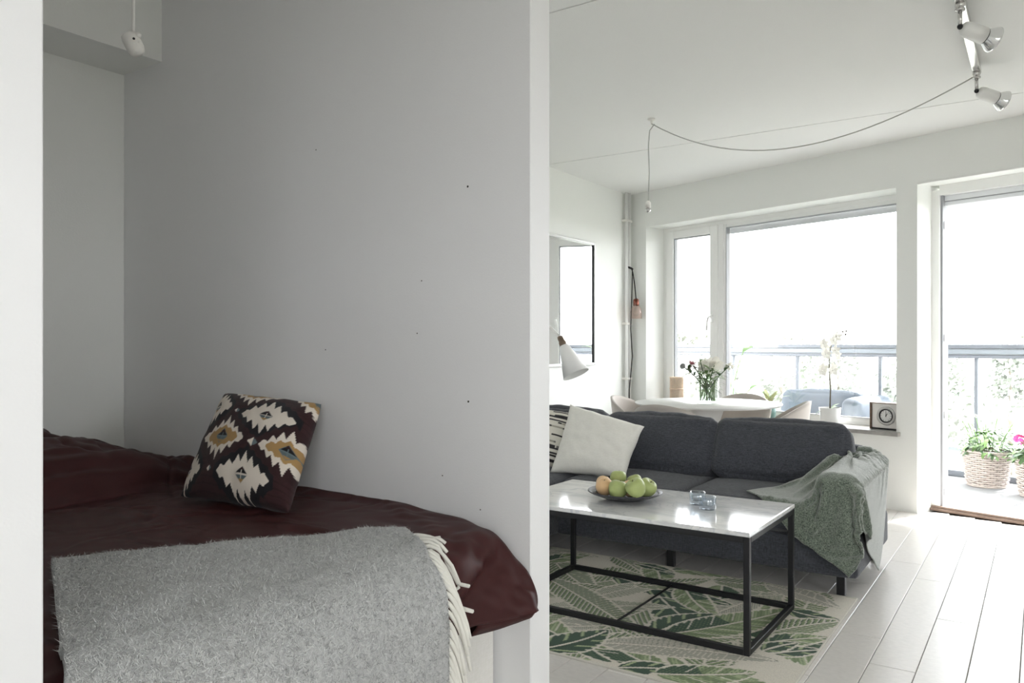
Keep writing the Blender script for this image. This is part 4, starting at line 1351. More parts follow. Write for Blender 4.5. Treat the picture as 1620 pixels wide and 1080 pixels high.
# ================================================================ DRAPED CLOTH: rows of points (mm), each row stored as steps from point to point
def rows(data):
    out = []
    for r in data:
        a = np.cumsum(np.array(r, float).reshape(-1, 3), 0) / 1000
        out.append([Vector(map(float, p)) for p in a])
    return out
BED_ROWS = rows([
[-3150,545,800,34,5,-34,29,1,-19,29,2,-17,31,1,-15,30,2,-16,30,3,-15,31,2,-14,32,3,-13,31,3,-12,31,4,-12,33,3,-10,32,3,-8,34,0,-2,34,0,-1,33,-1,3,6,-7,32,18,14,-30,41,-17,-7,45,-3,-3,45,-3,-1,45,-3,-1,45,-3,-1,41,-1,0,34,-4,-2,33,-3,-2,34,-1,-2,34,-1,-1,34,-1,0,34,0,-1,34,-1,0,34,0,-1,34,0,0,34,0,0,34,0,0,34,-1,0,34,0,0,34,0,0,34,0,0,33,0,0,34,0,0,34,0,1,34,0,0,34,-1,0,34,0,0,33,0,-1,34,0,0,34,1,0,34,0,0,33,0,-1,34,0,-1,34,0,0,34,0,1,33,-1,0,34,-1,3,33,0,-4,34,2,-5,29,11,-13,30,-13,0,-1,3,-33,-1,4,-33,-1,3,-32,0,3,-32,0,4,-32,1,4,-35,1,4,-36],
[-3150,576,803,47,1,-24,18,6,-28,25,2,-22,28,0,-20,31,3,-13,31,2,-13,32,3,-11,32,2,-11,32,3,-11,33,3,-8,32,3,-10,33,3,-7,33,0,-1,34,0,0,34,-1,0,-4,-8,31,36,-9,-8,36,7,-27,46,-3,-1,45,-3,-2,45,-3,0,45,-7,7,39,3,-9,34,-4,0,33,-4,-1,33,-6,6,34,0,-2,33,0,-3,34,1,-3,34,0,-1,34,0,0,34,-1,0,33,0,-1,34,0,0,34,0,0,34,0,1,34,0,0,34,0,0,33,0,0,34,0,0,34,0,0,34,-1,0,34,0,1,34,0,-1,33,0,0,34,0,0,34,0,0,34,0,1,34,0,0,34,0,0,33,0,-1,34,0,0,34,0,-1,34,0,0,33,0,-3,34,0,-3,34,0,-2,23,2,-23,-8,3,-33,0,3,-33,0,4,-33,1,4,-31,2,3,-33,3,4,-33,3,5,-36],
[-3150,608,804,54,-2,-14,23,3,-24,23,3,-25,24,3,-24,21,4,-26,32,3,-11,32,2,-10,33,3,-8,33,3,-8,32,2,-7,34,3,-6,33,1,-4,34,1,-4,33,0,-2,34,0,0,6,-10,32,36,-13,2,30,12,-34,47,-5,0,45,-4,2,45,-5,2,44,-4,3,41,-4,0,31,5,-13,32,-7,8,32,-1,-10,33,-1,2,34,0,0,34,-1,-1,33,0,0,34,0,-1,34,0,0,34,0,0,33,-1,0,34,0,0,34,0,0,34,0,0,34,0,0,33,0,0,34,0,1,34,0,0,34,0,0,34,0,-1,34,0,0,33,0,0,34,0,0,34,0,0,34,0,0,34,0,1,34,-1,1,34,0,0,33,0,-1,34,0,-1,34,1,-1,34,0,-4,34,1,-5,34,1,-6,22,1,-25,2,2,-34,2,3,-33,0,4,-33,-1,4,-33,-3,5,-32,3,4,-34,3,4,-34],
[-3150,639,801,52,-1,-11,16,1,-30,24,4,-24,25,4,-22,27,4,-20,32,2,-11,32,3,-10,33,3,-6,33,2,-5,34,1,-4,33,2,-4,34,1,-4,33,1,-3,34,0,-1,34,0,-2,18,-11,26,33,-15,10,29,12,-34,42,0,-20,45,-5,0,44,-3,7,44,-6,-6,36,-3,19,34,0,-3,29,-2,-17,34,-1,3,33,0,0,34,-1,-3,34,0,-1,34,0,0,33,0,0,34,1,-1,34,-1,0,34,0,0,33,-1,0,34,0,1,34,0,1,34,0,-1,33,0,0,34,0,1,34,0,-1,34,0,0,34,0,1,34,0,-1,33,0,0,34,0,0,34,0,0,34,0,0,34,0,-1,34,-1,-1,33,0,0,34,0,0,34,0,0,34,0,0,34,1,-3,34,1,-7,34,1,-4,23,1,-25,2,2,-34,-1,2,-35,0,5,-34,2,4,-34,5,4,-33,4,4,-33,4,3,-32],
[-3150,671,799,47,-1,-12,17,2,-29,24,3,-22,27,4,-21,29,3,-16,33,2,-8,33,1,-6,33,-4,4,33,4,-6,34,-1,-2,33,3,-6,33,3,-5,33,2,-4,34,1,-3,34,-1,1,31,-8,9,26,-16,21,31,9,-31,34,6,-28,45,-4,-8,44,-4,0,44,-5,0,35,-3,20,30,-2,-15,33,-1,-6,34,0,0,34,-1,1,33,0,0,34,0,-1,34,1,0,34,0,0,33,0,-1,34,0,0,34,0,0,34,-1,0,33,-1,1,34,0,0,34,0,0,34,0,0,33,0,0,34,-1,0,34,0,0,34,0,0,33,1,0,34,0,0,34,0,0,34,0,0,34,0,0,34,0,-1,33,0,-1,34,0,-1,34,0,0,34,0,0,34,0,1,34,0,-4,34,1,-7,34,1,-4,22,1,-25,5,2,-34,4,2,-35,5,3,-34,5,3,-33,4,4,-34,3,4,-33,2,4,-32],
[-3150,702,799,41,0,-13,19,2,-28,25,3,-22,29,4,-18,31,2,-12,33,1,-4,34,0,-3,33,-3,1,33,-4,6,34,1,-5,33,-2,0,33,3,-6,34,-2,-1,32,6,-6,34,4,-4,32,-7,7,29,-14,17,36,4,-25,27,11,-33,42,-1,-15,43,-8,8,43,-1,-15,37,-2,16,30,-2,-15,34,-1,-3,33,0,1,34,-1,0,34,0,0,33,0,0,34,0,4,34,0,4,34,-1,1,33,0,0,34,0,-2,34,0,-3,33,0,-5,34,0,0,34,0,0,34,0,0,33,-1,0,34,0,0,34,0,0,34,1,0,34,0,0,33,0,0,34,0,0,34,0,0,34,0,0,34,0,0,33,0,-1,34,0,-1,34,0,-1,34,0,0,34,1,2,34,0,-4,33,0,-7,35,1,-5,22,1,-25,5,1,-34,-1,2,-34,-1,1,-34,-1,1,-33,-1,0,-33,-1,0,-33,1,1,-34],
[-3150,733,800,41,1,-13,15,2,-29,28,3,-19,30,3,-14,33,1,-7,34,-5,4,33,3,-6,33,-2,-1,33,-3,4,34,-4,3,33,0,-2,34,-2,-1,33,3,-7,33,-3,3,31,8,-8,34,-1,1,30,-13,14,39,2,-21,25,12,-35,40,2,-22,39,-11,-16,44,4,1,38,-2,13,30,-2,-15,34,-1,0,34,0,0,33,-1,1,34,0,0,33,0,-1,34,0,0,34,-1,0,34,0,0,33,-1,0,34,0,0,34,1,0,33,0,0,34,0,0,34,0,0,34,0,0,33,0,0,34,0,-1,34,0,0,34,0,0,34,0,0,33,0,0,34,-1,0,34,0,0,34,1,0,34,0,0,33,0,-1,34,0,-1,34,0,0,34,0,0,34,0,1,33,1,-4,33,0,-7,35,0,-5,24,1,-24,6,2,-33,-2,2,-33,0,1,-33,-1,0,-33,-2,1,-33,-2,0,-33,-1,0,-31],
[-3150,765,799,45,0,-8,9,3,-32,29,3,-16,33,1,-8,34,0,-4,33,-4,2,33,-4,5,33,3,-7,34,-1,-2,34,-2,0,32,-4,6,34,1,-6,33,-3,3,33,2,-7,32,-5,9,32,9,-8,33,-11,11,41,0,-20,30,10,-33,41,-7,-15,23,5,-38,43,0,11,41,0,-8,33,-1,-6,33,0,0,34,-1,0,34,0,0,33,-1,0,34,1,0,33,0,0,34,-1,0,34,0,0,33,0,0,34,0,-1,34,0,0,34,0,0,33,0,0,34,0,0,34,0,0,34,0,0,33,0,0,34,0,-1,34,-1,0,34,0,0,33,0,0,34,0,0,34,0,0,34,0,0,33,0,0,34,1,-1,34,0,-1,34,0,0,34,0,0,33,0,1,34,0,-3,33,1,-8,34,0,-6,26,1,-20,2,2,-33,8,1,-33,-7,1,-32,3,1,-33,-1,0,-31,-1,0,-32,-2,0,-32],
[-3150,796,797,50,1,-3,2,3,-33,32,3,-11,34,-1,-2,34,-2,0,32,-6,5,34,-3,1,34,-1,-1,33,0,-3,34,-1,-3,33,2,-5,33,-3,4,33,0,-5,34,-2,3,32,0,-6,30,-4,14,37,-1,-1,41,1,-21,34,6,-30,40,-2,-23,14,6,-42,45,1,5,40,-1,-11,34,0,0,33,0,0,33,-1,6,33,0,-6,34,-1,0,34,1,0,33,0,-1,34,0,0,34,-1,0,34,0,0,33,0,0,34,0,0,34,0,0,33,0,0,34,0,0,34,0,0,34,0,-1,33,-1,0,34,0,0,34,0,0,33,0,0,34,0,0,34,1,0,34,0,-1,34,0,0,33,0,-1,34,0,0,34,0,0,34,0,-1,34,0,0,33,0,1,34,0,-3,33,1,-8,33,0,-6,27,1,-19,10,0,-32,-7,2,-33,9,1,-30,-8,1,-31,4,1,-33,-1,0,-33,-2,0,-35],
[-3150,828,798,51,0,0,2,4,-34,33,-1,2,34,-3,2,33,-4,1,34,-3,1,33,1,-6,34,-2,0,33,0,-4,33,1,-8,33,-2,4,34,-1,1,33,0,-6,33,-2,4,32,1,-7,33,-3,7,36,-1,-1,42,0,-17,40,1,-22,32,3,-33,11,6,-44,45,1,-8,42,0,-1,33,0,0,33,-1,7,33,-1,-7,33,0,0,34,0,1,34,0,-1,33,0,0,34,0,0,34,0,0,33,0,0,34,0,0,34,0,0,34,0,0,33,0,-1,34,0,0,34,0,0,34,0,0,33,-1,0,34,0,-1,34,0,0,34,0,0,33,1,0,34,0,0,34,0,-1,33,0,0,34,0,-1,34,-1,0,34,1,0,34,0,-1,33,0,0,34,0,1,34,0,-3,32,1,-8,34,0,-5,27,1,-19,12,0,-31,0,1,-34,-8,1,-32,8,1,-33,-8,1,-33,6,0,-35,-3,1,-34],
[-3150,859,800,50,1,1,19,-2,-28,20,-2,-26,34,-1,5,33,-1,7,32,-1,9,33,-1,6,34,-1,-3,33,0,-8,34,0,-1,33,0,-5,34,-2,2,33,-1,4,33,-1,-3,34,0,-1,33,-1,-7,37,-1,3,42,0,-14,37,1,-24,33,2,-30,9,7,-44,45,-1,-2,41,2,-11,33,-1,7,32,-1,-8,34,0,1,33,0,0,34,0,0,34,0,0,33,0,0,34,0,-1,34,0,1,33,0,0,34,0,0,34,0,0,34,0,0,33,0,-1,34,0,0,34,0,-1,34,0,0,33,0,0,34,0,0,34,0,0,34,0,0,33,0,0,34,0,-1,34,0,0,34,0,-1,33,-1,0,34,0,-1,34,0,0,34,0,0,33,0,0,34,1,1,34,0,-5,33,0,-7,33,1,-4,27,0,-20,12,1,-32,0,0,-35,-7,2,-34,7,1,-33,-7,1,-34,5,0,-34,-1,0,-34],
[-3150,891,799,50,0,0,13,-2,-31,27,-1,-21,33,-1,9,32,-1,10,33,-1,7,34,-1,3,33,-1,-5,34,0,-5,33,-1,-3,34,0,2,34,-1,-2,34,-1,3,34,-2,2,33,0,-8,33,0,-3,38,-1,0,42,0,-14,38,1,-23,32,2,-30,8,6,-44,43,-2,-15,41,2,10,32,0,-10,34,-1,4,33,0,-5,33,1,0,34,0,0,34,0,0,33,0,0,34,0,0,34,0,0,33,0,0,34,0,0,34,0,0,34,0,0,33,0,0,34,0,-1,34,0,0,34,0,0,33,0,0,34,0,-1,34,0,0,33,-1,0,34,0,0,34,0,0,34,0,-1,33,0,0,34,0,-1,34,0,0,34,0,-1,33,0,0,34,0,0,34,0,1,34,1,-5,33,0,-7,34,0,-3,24,1,-23,11,1,-34,2,0,-34,-4,2,-34,5,1,-34,-5,0,-33,4,1,-35,-1,0,-34],
[-3150,922,798,48,1,-3,13,-2,-31,30,0,-15,34,-1,3,32,-1,10,32,-1,11,33,-1,3,34,-1,-5,34,-1,-4,33,-1,-1,34,-1,0,34,-1,3,33,-2,5,35,-1,-1,33,0,-6,33,0,-6,38,0,-4,43,0,-11,37,1,-24,34,1,-28,8,6,-44,40,-2,-20,42,0,0,32,2,9,32,-1,-9,34,1,1,33,0,3,34,1,-3,34,0,0,33,0,-1,34,0,0,34,0,1,33,0,0,34,0,0,34,0,0,33,-1,0,34,0,0,34,1,-1,34,0,-1,33,0,0,34,0,0,34,-1,0,34,0,0,33,0,0,34,0,0,34,0,-1,34,0,0,33,0,0,34,0,-1,34,0,-1,34,0,0,34,0,-1,34,0,0,33,0,0,34,0,-2,33,1,-9,35,0,-4,23,1,-25,9,1,-33,2,0,-34,0,1,-34,2,1,-34,-2,1,-34,2,1,-34,0,0,-33],
[-3150,953,800,41,2,-10,20,-2,-28,32,0,-10,33,-1,-1,33,-2,8,33,-1,8,31,0,12,33,-1,-8,34,-1,-3,34,-2,3,34,-1,1,33,0,2,34,-2,5,34,-1,-2,33,0,-8,34,0,-3,35,0,-9,44,0,-9,37,1,-24,36,1,-24,10,5,-43,35,-1,-27,41,0,4,34,1,-3,33,0,0,34,1,0,33,0,0,34,1,0,34,0,0,33,0,0,34,0,0,34,0,0,33,-1,0,34,0,1,34,0,0,33,0,-1,34,0,0,34,0,0,34,0,-1,33,0,-1,34,0,0,34,0,0,34,0,0,33,0,0,34,0,0,34,0,0,34,0,-1,33,0,0,34,0,-1,34,0,-1,34,0,0,34,0,-1,34,0,0,33,0,2,34,0,-5,33,0,-8,35,1,-4,24,1,-25,8,0,-33,0,1,-34,2,1,-34,2,1,-33,0,1,-34,1,0,-33,1,1,-33],
[-3150,985,804,32,-1,-23,32,-1,-8,32,-1,-10,31,1,-11,33,-1,7,33,-1,6,31,0,13,33,-1,-7,34,-2,-1,34,-1,5,33,-1,4,34,-2,2,34,-1,2,33,0,-5,33,0,-6,34,-1,0,33,1,-16,44,0,-6,37,1,-25,39,0,-20,13,5,-41,30,0,-34,41,0,1,34,1,0,34,0,0,34,1,0,33,0,1,34,0,6,33,0,1,34,0,-1,34,0,-1,34,0,-2,33,0,-3,34,0,0,34,0,0,33,0,0,34,0,0,34,0,-1,34,0,0,33,0,-1,34,0,0,34,0,-1,34,0,0,34,0,0,33,0,1,34,0,-1,34,0,-1,33,0,0,34,0,-1,34,0,0,33,0,-1,34,0,0,34,0,-1,34,0,1,34,0,-5,33,0,-7,34,1,-4,24,0,-24,10,1,-33,-1,1,-33,4,1,-33,1,1,-33,0,0,-33,1,1,-33,1,0,-33],
[-3150,1016,804,33,0,-22,29,-2,-16,32,-2,-12,32,0,9,33,0,6,34,0,3,34,-1,-3,32,0,8,34,-1,-5,33,-1,6,33,-2,4,34,-1,4,33,-1,0,34,0,-4,33,0,-5,34,-1,1,31,1,-19,44,0,-7,36,0,-25,41,1,-19,24,2,-37,19,2,-41,41,1,1,34,0,0,33,1,1,34,0,0,34,0,3,33,0,-3,34,0,0,34,0,-1,34,0,0,33,1,0,34,0,1,34,0,0,33,0,0,34,0,0,34,0,0,34,0,0,33,0,-1,34,0,0,34,0,0,34,0,-1,34,0,-1,34,0,0,33,0,0,34,0,0,34,0,-1,33,0,0,34,-1,-1,34,0,0,33,0,-1,34,0,0,34,1,-1,34,0,0,33,0,-4,33,0,-7,34,1,-5,26,0,-21,10,1,-32,3,1,-33,-4,1,-32,8,0,-32,-2,1,-33,0,1,-32,1,0,-32],
[-3150,1048,801,42,-2,-14,20,-1,-27,33,-1,-8,33,0,6,32,0,10,34,-1,-2,33,0,1,34,-1,4,33,0,4,32,-2,10,34,-1,1,33,-1,5,34,-1,-5,33,0,-3,34,-1,-3,33,0,2,31,1,-20,45,0,-8,35,0,-27,42,1,-18,27,1,-36,15,3,-42,41,1,0,34,0,1,33,0,0,34,1,0,34,0,0,33,0,0,34,0,0,34,1,0,34,0,0,33,0,0,34,0,0,34,0,0,33,0,0,34,0,0,34,0,0,34,0,0,33,0,-1,34,0,0,34,0,0,34,0,0,34,0,-1,33,0,0,34,-1,-1,34,0,0,33,0,-1,34,0,0,34,0,-1,34,0,0,33,0,-1,34,0,0,34,0,-1,34,0,1,33,1,-5,33,0,-7,34,0,-3,27,1,-21,10,1,-31,9,0,-31,-10,1,-29,0,1,-32,10,0,-32,-3,1,-34,0,1,-35],
[-3150,1079,799,47,-1,-11,15,-1,-30,33,-1,-6,34,0,4,33,-1,7,32,0,9,34,0,-1,33,-1,3,34,-1,5,32,-2,10,33,-1,4,34,-1,0,33,0,-7,34,-1,-3,33,0,-1,34,-1,1,32,1,-19,45,1,-10,35,0,-29,42,1,-16,28,1,-36,13,3,-42,40,0,0,34,1,1,34,0,1,33,1,0,34,0,-1,34,0,0,33,1,0,34,0,0,34,0,0,33,0,0,34,0,0,34,0,0,33,0,0,34,0,0,34,0,0,34,-1,-1,33,0,0,34,0,0,34,0,0,34,0,0,34,0,-1,33,0,0,34,0,0,34,0,-1,33,0,-1,34,0,0,34,0,-1,33,0,0,34,0,-1,34,0,0,34,0,-1,34,0,-1,33,0,1,34,1,-6,33,0,-6,23,1,-25,22,0,-24,6,0,-30,-5,1,-31,-12,1,-31,11,1,-34,0,1,-38,-1,1,-37],
[-3150,1110,799,49,0,-11,14,-1,-31,33,-1,-5,34,-1,3,33,0,7,33,-1,7,32,-1,10,34,0,3,33,-1,1,32,-1,11,34,-1,5,33,-1,-4,33,0,-7,34,-1,-4,34,0,-1,33,-1,1,35,1,-15,43,0,-14,35,1,-31,42,1,-17,29,1,-34,11,2,-42,40,1,6,34,1,-4,33,0,0,34,0,0,34,1,-1,34,0,0,33,1,0,34,0,0,34,0,0,33,0,0,34,0,0,34,0,0,33,0,-1,34,-1,0,34,0,0,33,0,0,34,0,0,34,0,0,34,0,0,34,0,0,33,0,-1,34,0,0,34,0,-1,33,0,0,34,0,-1,34,0,0,34,0,-1,33,0,0,34,0,-1,34,0,0,34,0,-1,33,0,4,33,0,-8,33,0,-7,33,0,-6,31,0,-15,16,2,-27,6,0,-32,-4,1,-33,-13,1,-34,12,1,-36,0,1,-39,-1,1,-34],
[-3150,1142,800,46,-1,-15,17,-1,-29,34,0,-4,33,-1,5,33,-1,9,33,-1,8,33,0,5,34,-1,1,33,0,8,32,-2,11,33,-1,3,34,0,-5,34,0,-6,33,-1,-5,33,-1,-5,34,0,-2,36,1,-9,43,0,-16,33,1,-32,43,1,-15,28,1,-34,12,2,-42,40,0,1,33,1,7,33,1,-6,34,0,0,34,0,-1,34,1,0,33,0,0,34,1,0,34,0,0,33,0,0,34,0,0,34,0,0,33,0,0,34,-1,-1,34,0,0,34,0,0,33,0,0,34,0,0,34,0,0,33,0,0,34,0,-1,34,0,-1,34,0,0,33,-1,6,34,0,0,34,0,0,34,0,0,33,0,1,34,0,0,34,0,-1,34,0,-2,33,0,-8,33,0,-2,33,0,-9,33,1,-5,30,0,-15,14,1,-30,7,1,-33,-4,1,-35,-11,1,-35,12,1,-37,1,1,-35,0,1,-35],
[-3150,1173,799,43,0,-18,21,-1,-26,34,0,-2,32,-1,8,34,-1,4,33,-1,9,33,0,1,33,-1,8,32,-1,9,34,0,6,33,-1,3,34,-1,-5,33,-1,-8,33,0,-5,34,-1,-2,33,0,-5,37,0,-9,42,1,-15,33,1,-31,42,1,-15,27,1,-35,15,2,-40,40,0,1,34,0,1,32,1,7,33,1,-7,34,0,-1,33,1,0,34,0,0,34,1,1,34,0,0,33,0,-1,34,0,0,34,0,0,34,-1,0,33,0,0,34,0,0,34,0,0,33,-1,3,34,0,1,34,0,0,33,0,0,34,0,0,34,0,0,34,0,-1,33,-1,-6,34,0,-1,34,0,-1,33,-1,0,34,-1,0,34,1,-1,34,0,0,33,0,-1,34,2,3,33,0,-7,33,0,-7,34,0,-3,27,1,-20,8,0,-32,11,2,-32,-3,1,-35,-8,1,-35,11,1,-36,3,1,-35,0,1,-33],
[-3150,1205,798,36,-2,-25,29,1,-18,33,0,-1,33,-1,8,34,-1,4,33,0,6,33,-1,3,32,0,10,34,-1,7,33,-1,5,33,-1,4,33,-1,-8,33,-1,-7,33,-1,-5,34,0,-5,33,0,1,36,0,-11,42,1,-14,31,1,-31,42,1,-13,28,1,-35,16,1,-40,40,0,2,34,1,-2,33,0,2,34,1,4,33,1,-7,33,1,0,34,0,0,34,1,1,34,0,0,33,0,0,34,0,-1,34,0,0,34,-1,0,33,-1,5,34,0,-1,34,0,0,33,0,-4,34,0,0,33,-1,0,34,0,-1,34,0,0,34,0,-1,33,0,-1,34,0,-1,34,0,-1,34,0,0,33,0,0,34,-1,-1,34,0,0,34,1,0,33,0,-1,34,0,-1,34,1,0,32,0,-10,34,0,-3,25,1,-23,10,0,-32,6,1,-32,0,1,-33,-5,2,-33,7,1,-34,6,1,-36,1,1,-34],
[-3150,1236,796,39,-2,-16,27,2,-21,33,0,-5,33,-1,6,33,0,6,33,-1,6,34,-1,4,32,-1,9,33,-1,6,34,-1,5,33,0,4,33,-1,-8,33,-1,-7,33,-1,-6,33,-1,-5,33,0,5,33,1,-16,43,1,-10,31,1,-32,42,1,-12,27,1,-34,17,1,-40,41,0,-3,34,0,0,34,1,1,33,0,0,33,1,6,34,0,0,34,1,1,34,0,1,34,0,1,33,0,1,34,0,-1,34,0,-1,34,0,-2,33,-1,-8,34,1,0,33,0,0,34,0,0,34,-1,0,33,0,0,34,0,0,34,0,0,34,0,-1,33,0,0,34,0,-1,34,0,-1,34,0,-1,33,0,0,34,0,-1,34,0,-1,33,0,0,34,0,0,34,0,0,33,1,-1,32,0,-10,34,0,-3,25,0,-22,11,1,-32,5,1,-31,3,1,-31,-5,1,-31,1,1,-33,8,1,-34,3,1,-35],
[-3150,1267,794,41,-1,-9,26,2,-22,33,0,-8,33,-1,3,33,-1,6,33,0,8,33,-1,6,33,-1,7,34,-1,5,32,-1,8,34,-1,2,33,0,-6,33,-1,-6,33,-1,-8,33,-1,-7,32,0,8,32,1,-19,43,1,-9,30,1,-31,43,1,-12,25,1,-35,20,0,-39,41,1,-4,33,0,0,34,1,0,34,0,0,33,0,0,34,0,0,34,0,0,33,1,0,34,0,0,34,-1,0,34,1,0,33,0,0,34,0,0,34,0,-1,34,0,0,33,0,0,34,0,0,34,0,0,33,0,0,34,0,0,34,0,0,34,0,-1,33,0,0,34,0,-1,34,0,-1,34,0,-1,33,0,0,34,0,-1,34,-1,-1,33,0,0,34,1,-1,33,0,4,32,0,-7,33,1,-7,33,0,-2,27,0,-19,12,1,-31,0,1,-32,10,0,-30,-5,2,-31,-3,1,-32,7,1,-33,5,1,-33],
[-3150,1299,789,45,-2,3,23,2,-25,32,0,-9,33,-1,6,34,0,2,33,-1,9,32,-1,9,33,-1,6,34,0,1,34,-1,4,33,-1,5,33,-1,-5,32,-1,-11,33,-1,-8,33,0,-5,33,0,9,31,0,-19,43,2,-8,31,1,-31,42,1,-13,21,0,-39,24,1,-36,41,1,-1,33,0,-1,34,0,0,34,1,0,33,0,-1,34,0,0,34,0,1,33,1,0,34,0,0,34,0,0,34,0,-1,33,0,0,34,0,0,34,0,0,33,0,0,34,0,0,34,0,0,34,0,0,33,0,0,34,0,-1,34,0,0,34,0,0,33,0,0,34,0,-1,34,-1,-1,34,0,-1,33,0,0,34,0,-1,34,0,0,33,0,-1,33,0,0,33,1,-1,33,0,2,31,1,-11,32,-1,-6,31,1,-11,13,0,-29,-3,1,-33,5,1,-31,10,0,-31,-10,2,-31,1,2,-32,9,1,-31],
[-3150,1330,786,47,-2,11,22,3,-26,32,0,-10,33,-1,8,33,-1,2,34,0,2,32,-1,10,33,-1,8,34,-1,3,33,0,2,34,-1,3,33,-1,-5,32,-1,-12,34,-1,-3,32,-1,-10,32,1,8,33,0,-15,43,2,-10,31,1,-31,42,1,-15,17,-1,-40,28,2,-34,39,1,4,33,0,-4,34,0,0,34,0,0,34,1,-1,33,0,0,34,0,0,34,1,1,33,0,0,34,0,-1,34,0,0,33,0,0,34,0,0,34,0,0,34,0,0,33,0,0,34,0,0,34,0,-1,33,0,0,34,0,0,34,0,0,34,0,0,33,0,-1,34,1,0,34,0,0,34,-1,-2,33,-1,-1,34,0,0,34,0,0,33,0,-1,33,0,0,32,0,-1,33,1,-1,32,-1,1,32,0,-8,28,2,-16,18,0,-27,1,0,-32,-2,2,-32,13,0,-30,-6,2,-31,-7,1,-32,11,2,-31],
[-3150,1362,785,48,-2,16,22,2,-25,32,1,-12,33,-2,3,32,0,10,34,-1,4,33,0,0,33,-1,9,34,-1,0,33,-1,2,33,0,6,34,-1,-6,32,-1,-10,33,-1,-7,34,-1,-2,33,-1,-8,36,2,2,40,2,-17,31,1,-31,40,1,-17,18,-1,-40,27,1,-31,39,1,8,33,1,-7,33,0,0,34,0,-1,33,1,0,34,0,0,34,0,0,34,0,1,33,1,0,34,0,-1,34,0,0,33,0,0,34,0,0,34,0,0,34,0,0,33,0,0,34,0,1,34,0,0,33,0,-2,34,0,-1,34,-1,0,34,1,0,34,1,0,33,1,-1,34,0,0,33,0,-1,34,-1,-1,34,-1,1,34,-1,0,34,0,2,32,-1,5,32,0,-2,32,1,-3,31,-1,-10,32,1,-2,24,0,-21,25,1,-20,-3,1,-32,3,1,-33,14,0,-30,-8,2,-32,-8,2,-31,13,2,-30],
[-3150,1393,783,48,-2,22,24,3,-24,32,-1,-10,33,0,-5,32,-1,8,34,-2,-2,31,1,13,34,0,1,33,-1,1,34,-1,1,33,0,4,34,-1,-4,32,-2,-11,33,0,-4,34,-1,-5,33,-1,-7,37,2,3,39,2,-17,33,1,-28,38,1,-20,15,-1,-39,28,1,-29,39,1,5,34,0,-5,33,1,1,34,0,-1,34,0,0,33,1,-1,34,0,1,34,0,0,33,0,0,34,0,0,34,1,0,33,0,-1,34,0,0,34,0,1,34,0,0,33,0,-1,34,0,1,34,0,-1,33,0,-1,34,0,0,34,-1,1,33,-1,8,34,0,2,34,0,2,34,0,0,33,0,0,34,0,-2,34,0,-2,34,0,-1,34,0,-2,31,-1,-8,32,0,1,31,0,-6,32,1,-6,31,1,1,25,0,-20,25,1,-20,5,0,-31,-2,2,-32,14,0,-31,-8,2,-32,-11,2,-31,15,2,-28],
[-3150,1424,778,46,-1,27,32,-2,-9,32,-2,-8,32,1,-9,29,2,-16,34,-1,1,32,-1,8,32,3,12,33,-1,-4,33,0,6,34,-1,-2,33,-1,-3,32,-2,-12,33,-1,-7,34,-1,-3,33,0,-3,37,2,5,39,2,-16,32,1,-27,36,1,-20,14,-1,-39,31,1,-28,40,0,0,34,1,2,33,0,-2,34,1,0,34,0,0,33,0,-1,34,1,0,34,0,0,33,0,0,34,1,1,34,0,0,33,0,0,34,0,-1,34,0,0,34,0,0,33,0,0,34,0,0,33,-2,7,34,0,0,34,0,0,34,0,0,33,-1,-7,33,-1,-2,34,-1,0,34,-1,0,34,0,-1,33,0,0,34,1,0,34,0,-1,34,1,0,32,0,0,32,1,-1,31,0,2,30,1,-11,31,0,-7,31,0,-5,11,0,-29,14,1,-28,9,1,-30,6,2,-32,-15,1,-30,-6,3,-33,18,2,-28],
[-3150,1456,776,46,-4,14,26,-10,-19,33,7,4,33,3,1,34,0,-2,33,0,-1,34,1,-1,33,-1,-2,32,3,11,31,-4,-10,34,1,4,33,0,-2,33,-3,-11,32,-1,-8,33,-2,-5,33,1,8,36,3,1,39,2,-15,32,1,-24,34,1,-22,14,-2,-39,34,2,-25,41,0,-3,34,1,0,33,0,0,34,1,0,34,0,0,33,0,0,34,0,0,33,1,5,34,0,1,34,0,1,33,-1,1,34,0,0,34,0,0,34,0,0,34,0,0,33,0,0,34,1,-1,33,-2,-7,34,0,-2,34,0,0,33,0,-1,34,-1,0,33,0,1,34,0,0,34,-1,-1,34,0,0,33,0,0,34,0,0,34,1,0,34,0,0,32,1,-1,31,0,4,32,0,-1,30,1,-12,30,0,-7,31,0,-6,10,0,-30,11,1,-28,17,0,-26,2,2,-32,-18,1,-29,-1,4,-34,19,2,-27],
[-3150,1487,771,39,-12,-7,31,-4,-12,34,1,-3,34,1,0,33,3,1,34,3,3,33,4,4,31,3,12,34,0,-1,32,-3,-8,34,1,4,34,-2,-3,33,0,-1,32,-3,-11,33,-1,-5,31,1,12,36,2,-2,38,3,-15,33,0,-22,33,1,-23,14,-1,-39,38,2,-18,39,0,-8,34,1,0,33,0,0,34,0,0,34,1,0,33,0,0,34,0,0,33,0,0,34,-1,0,34,0,1,33,0,0,34,0,0,34,0,0,33,0,0,34,0,-1,34,0,0,33,0,0,34,0,-1,34,0,0,33,0,0,34,0,-1,34,-1,0,33,0,0,34,0,0,34,-1,0,34,0,0,33,0,0,34,1,0,34,0,0,34,0,-1,32,0,-1,31,0,3,31,0,-5,32,1,1,31,0,-5,27,1,-15,11,0,-29,16,0,-25,16,0,-25,-3,3,-32,-19,0,-28,2,4,-35,20,2,-25],
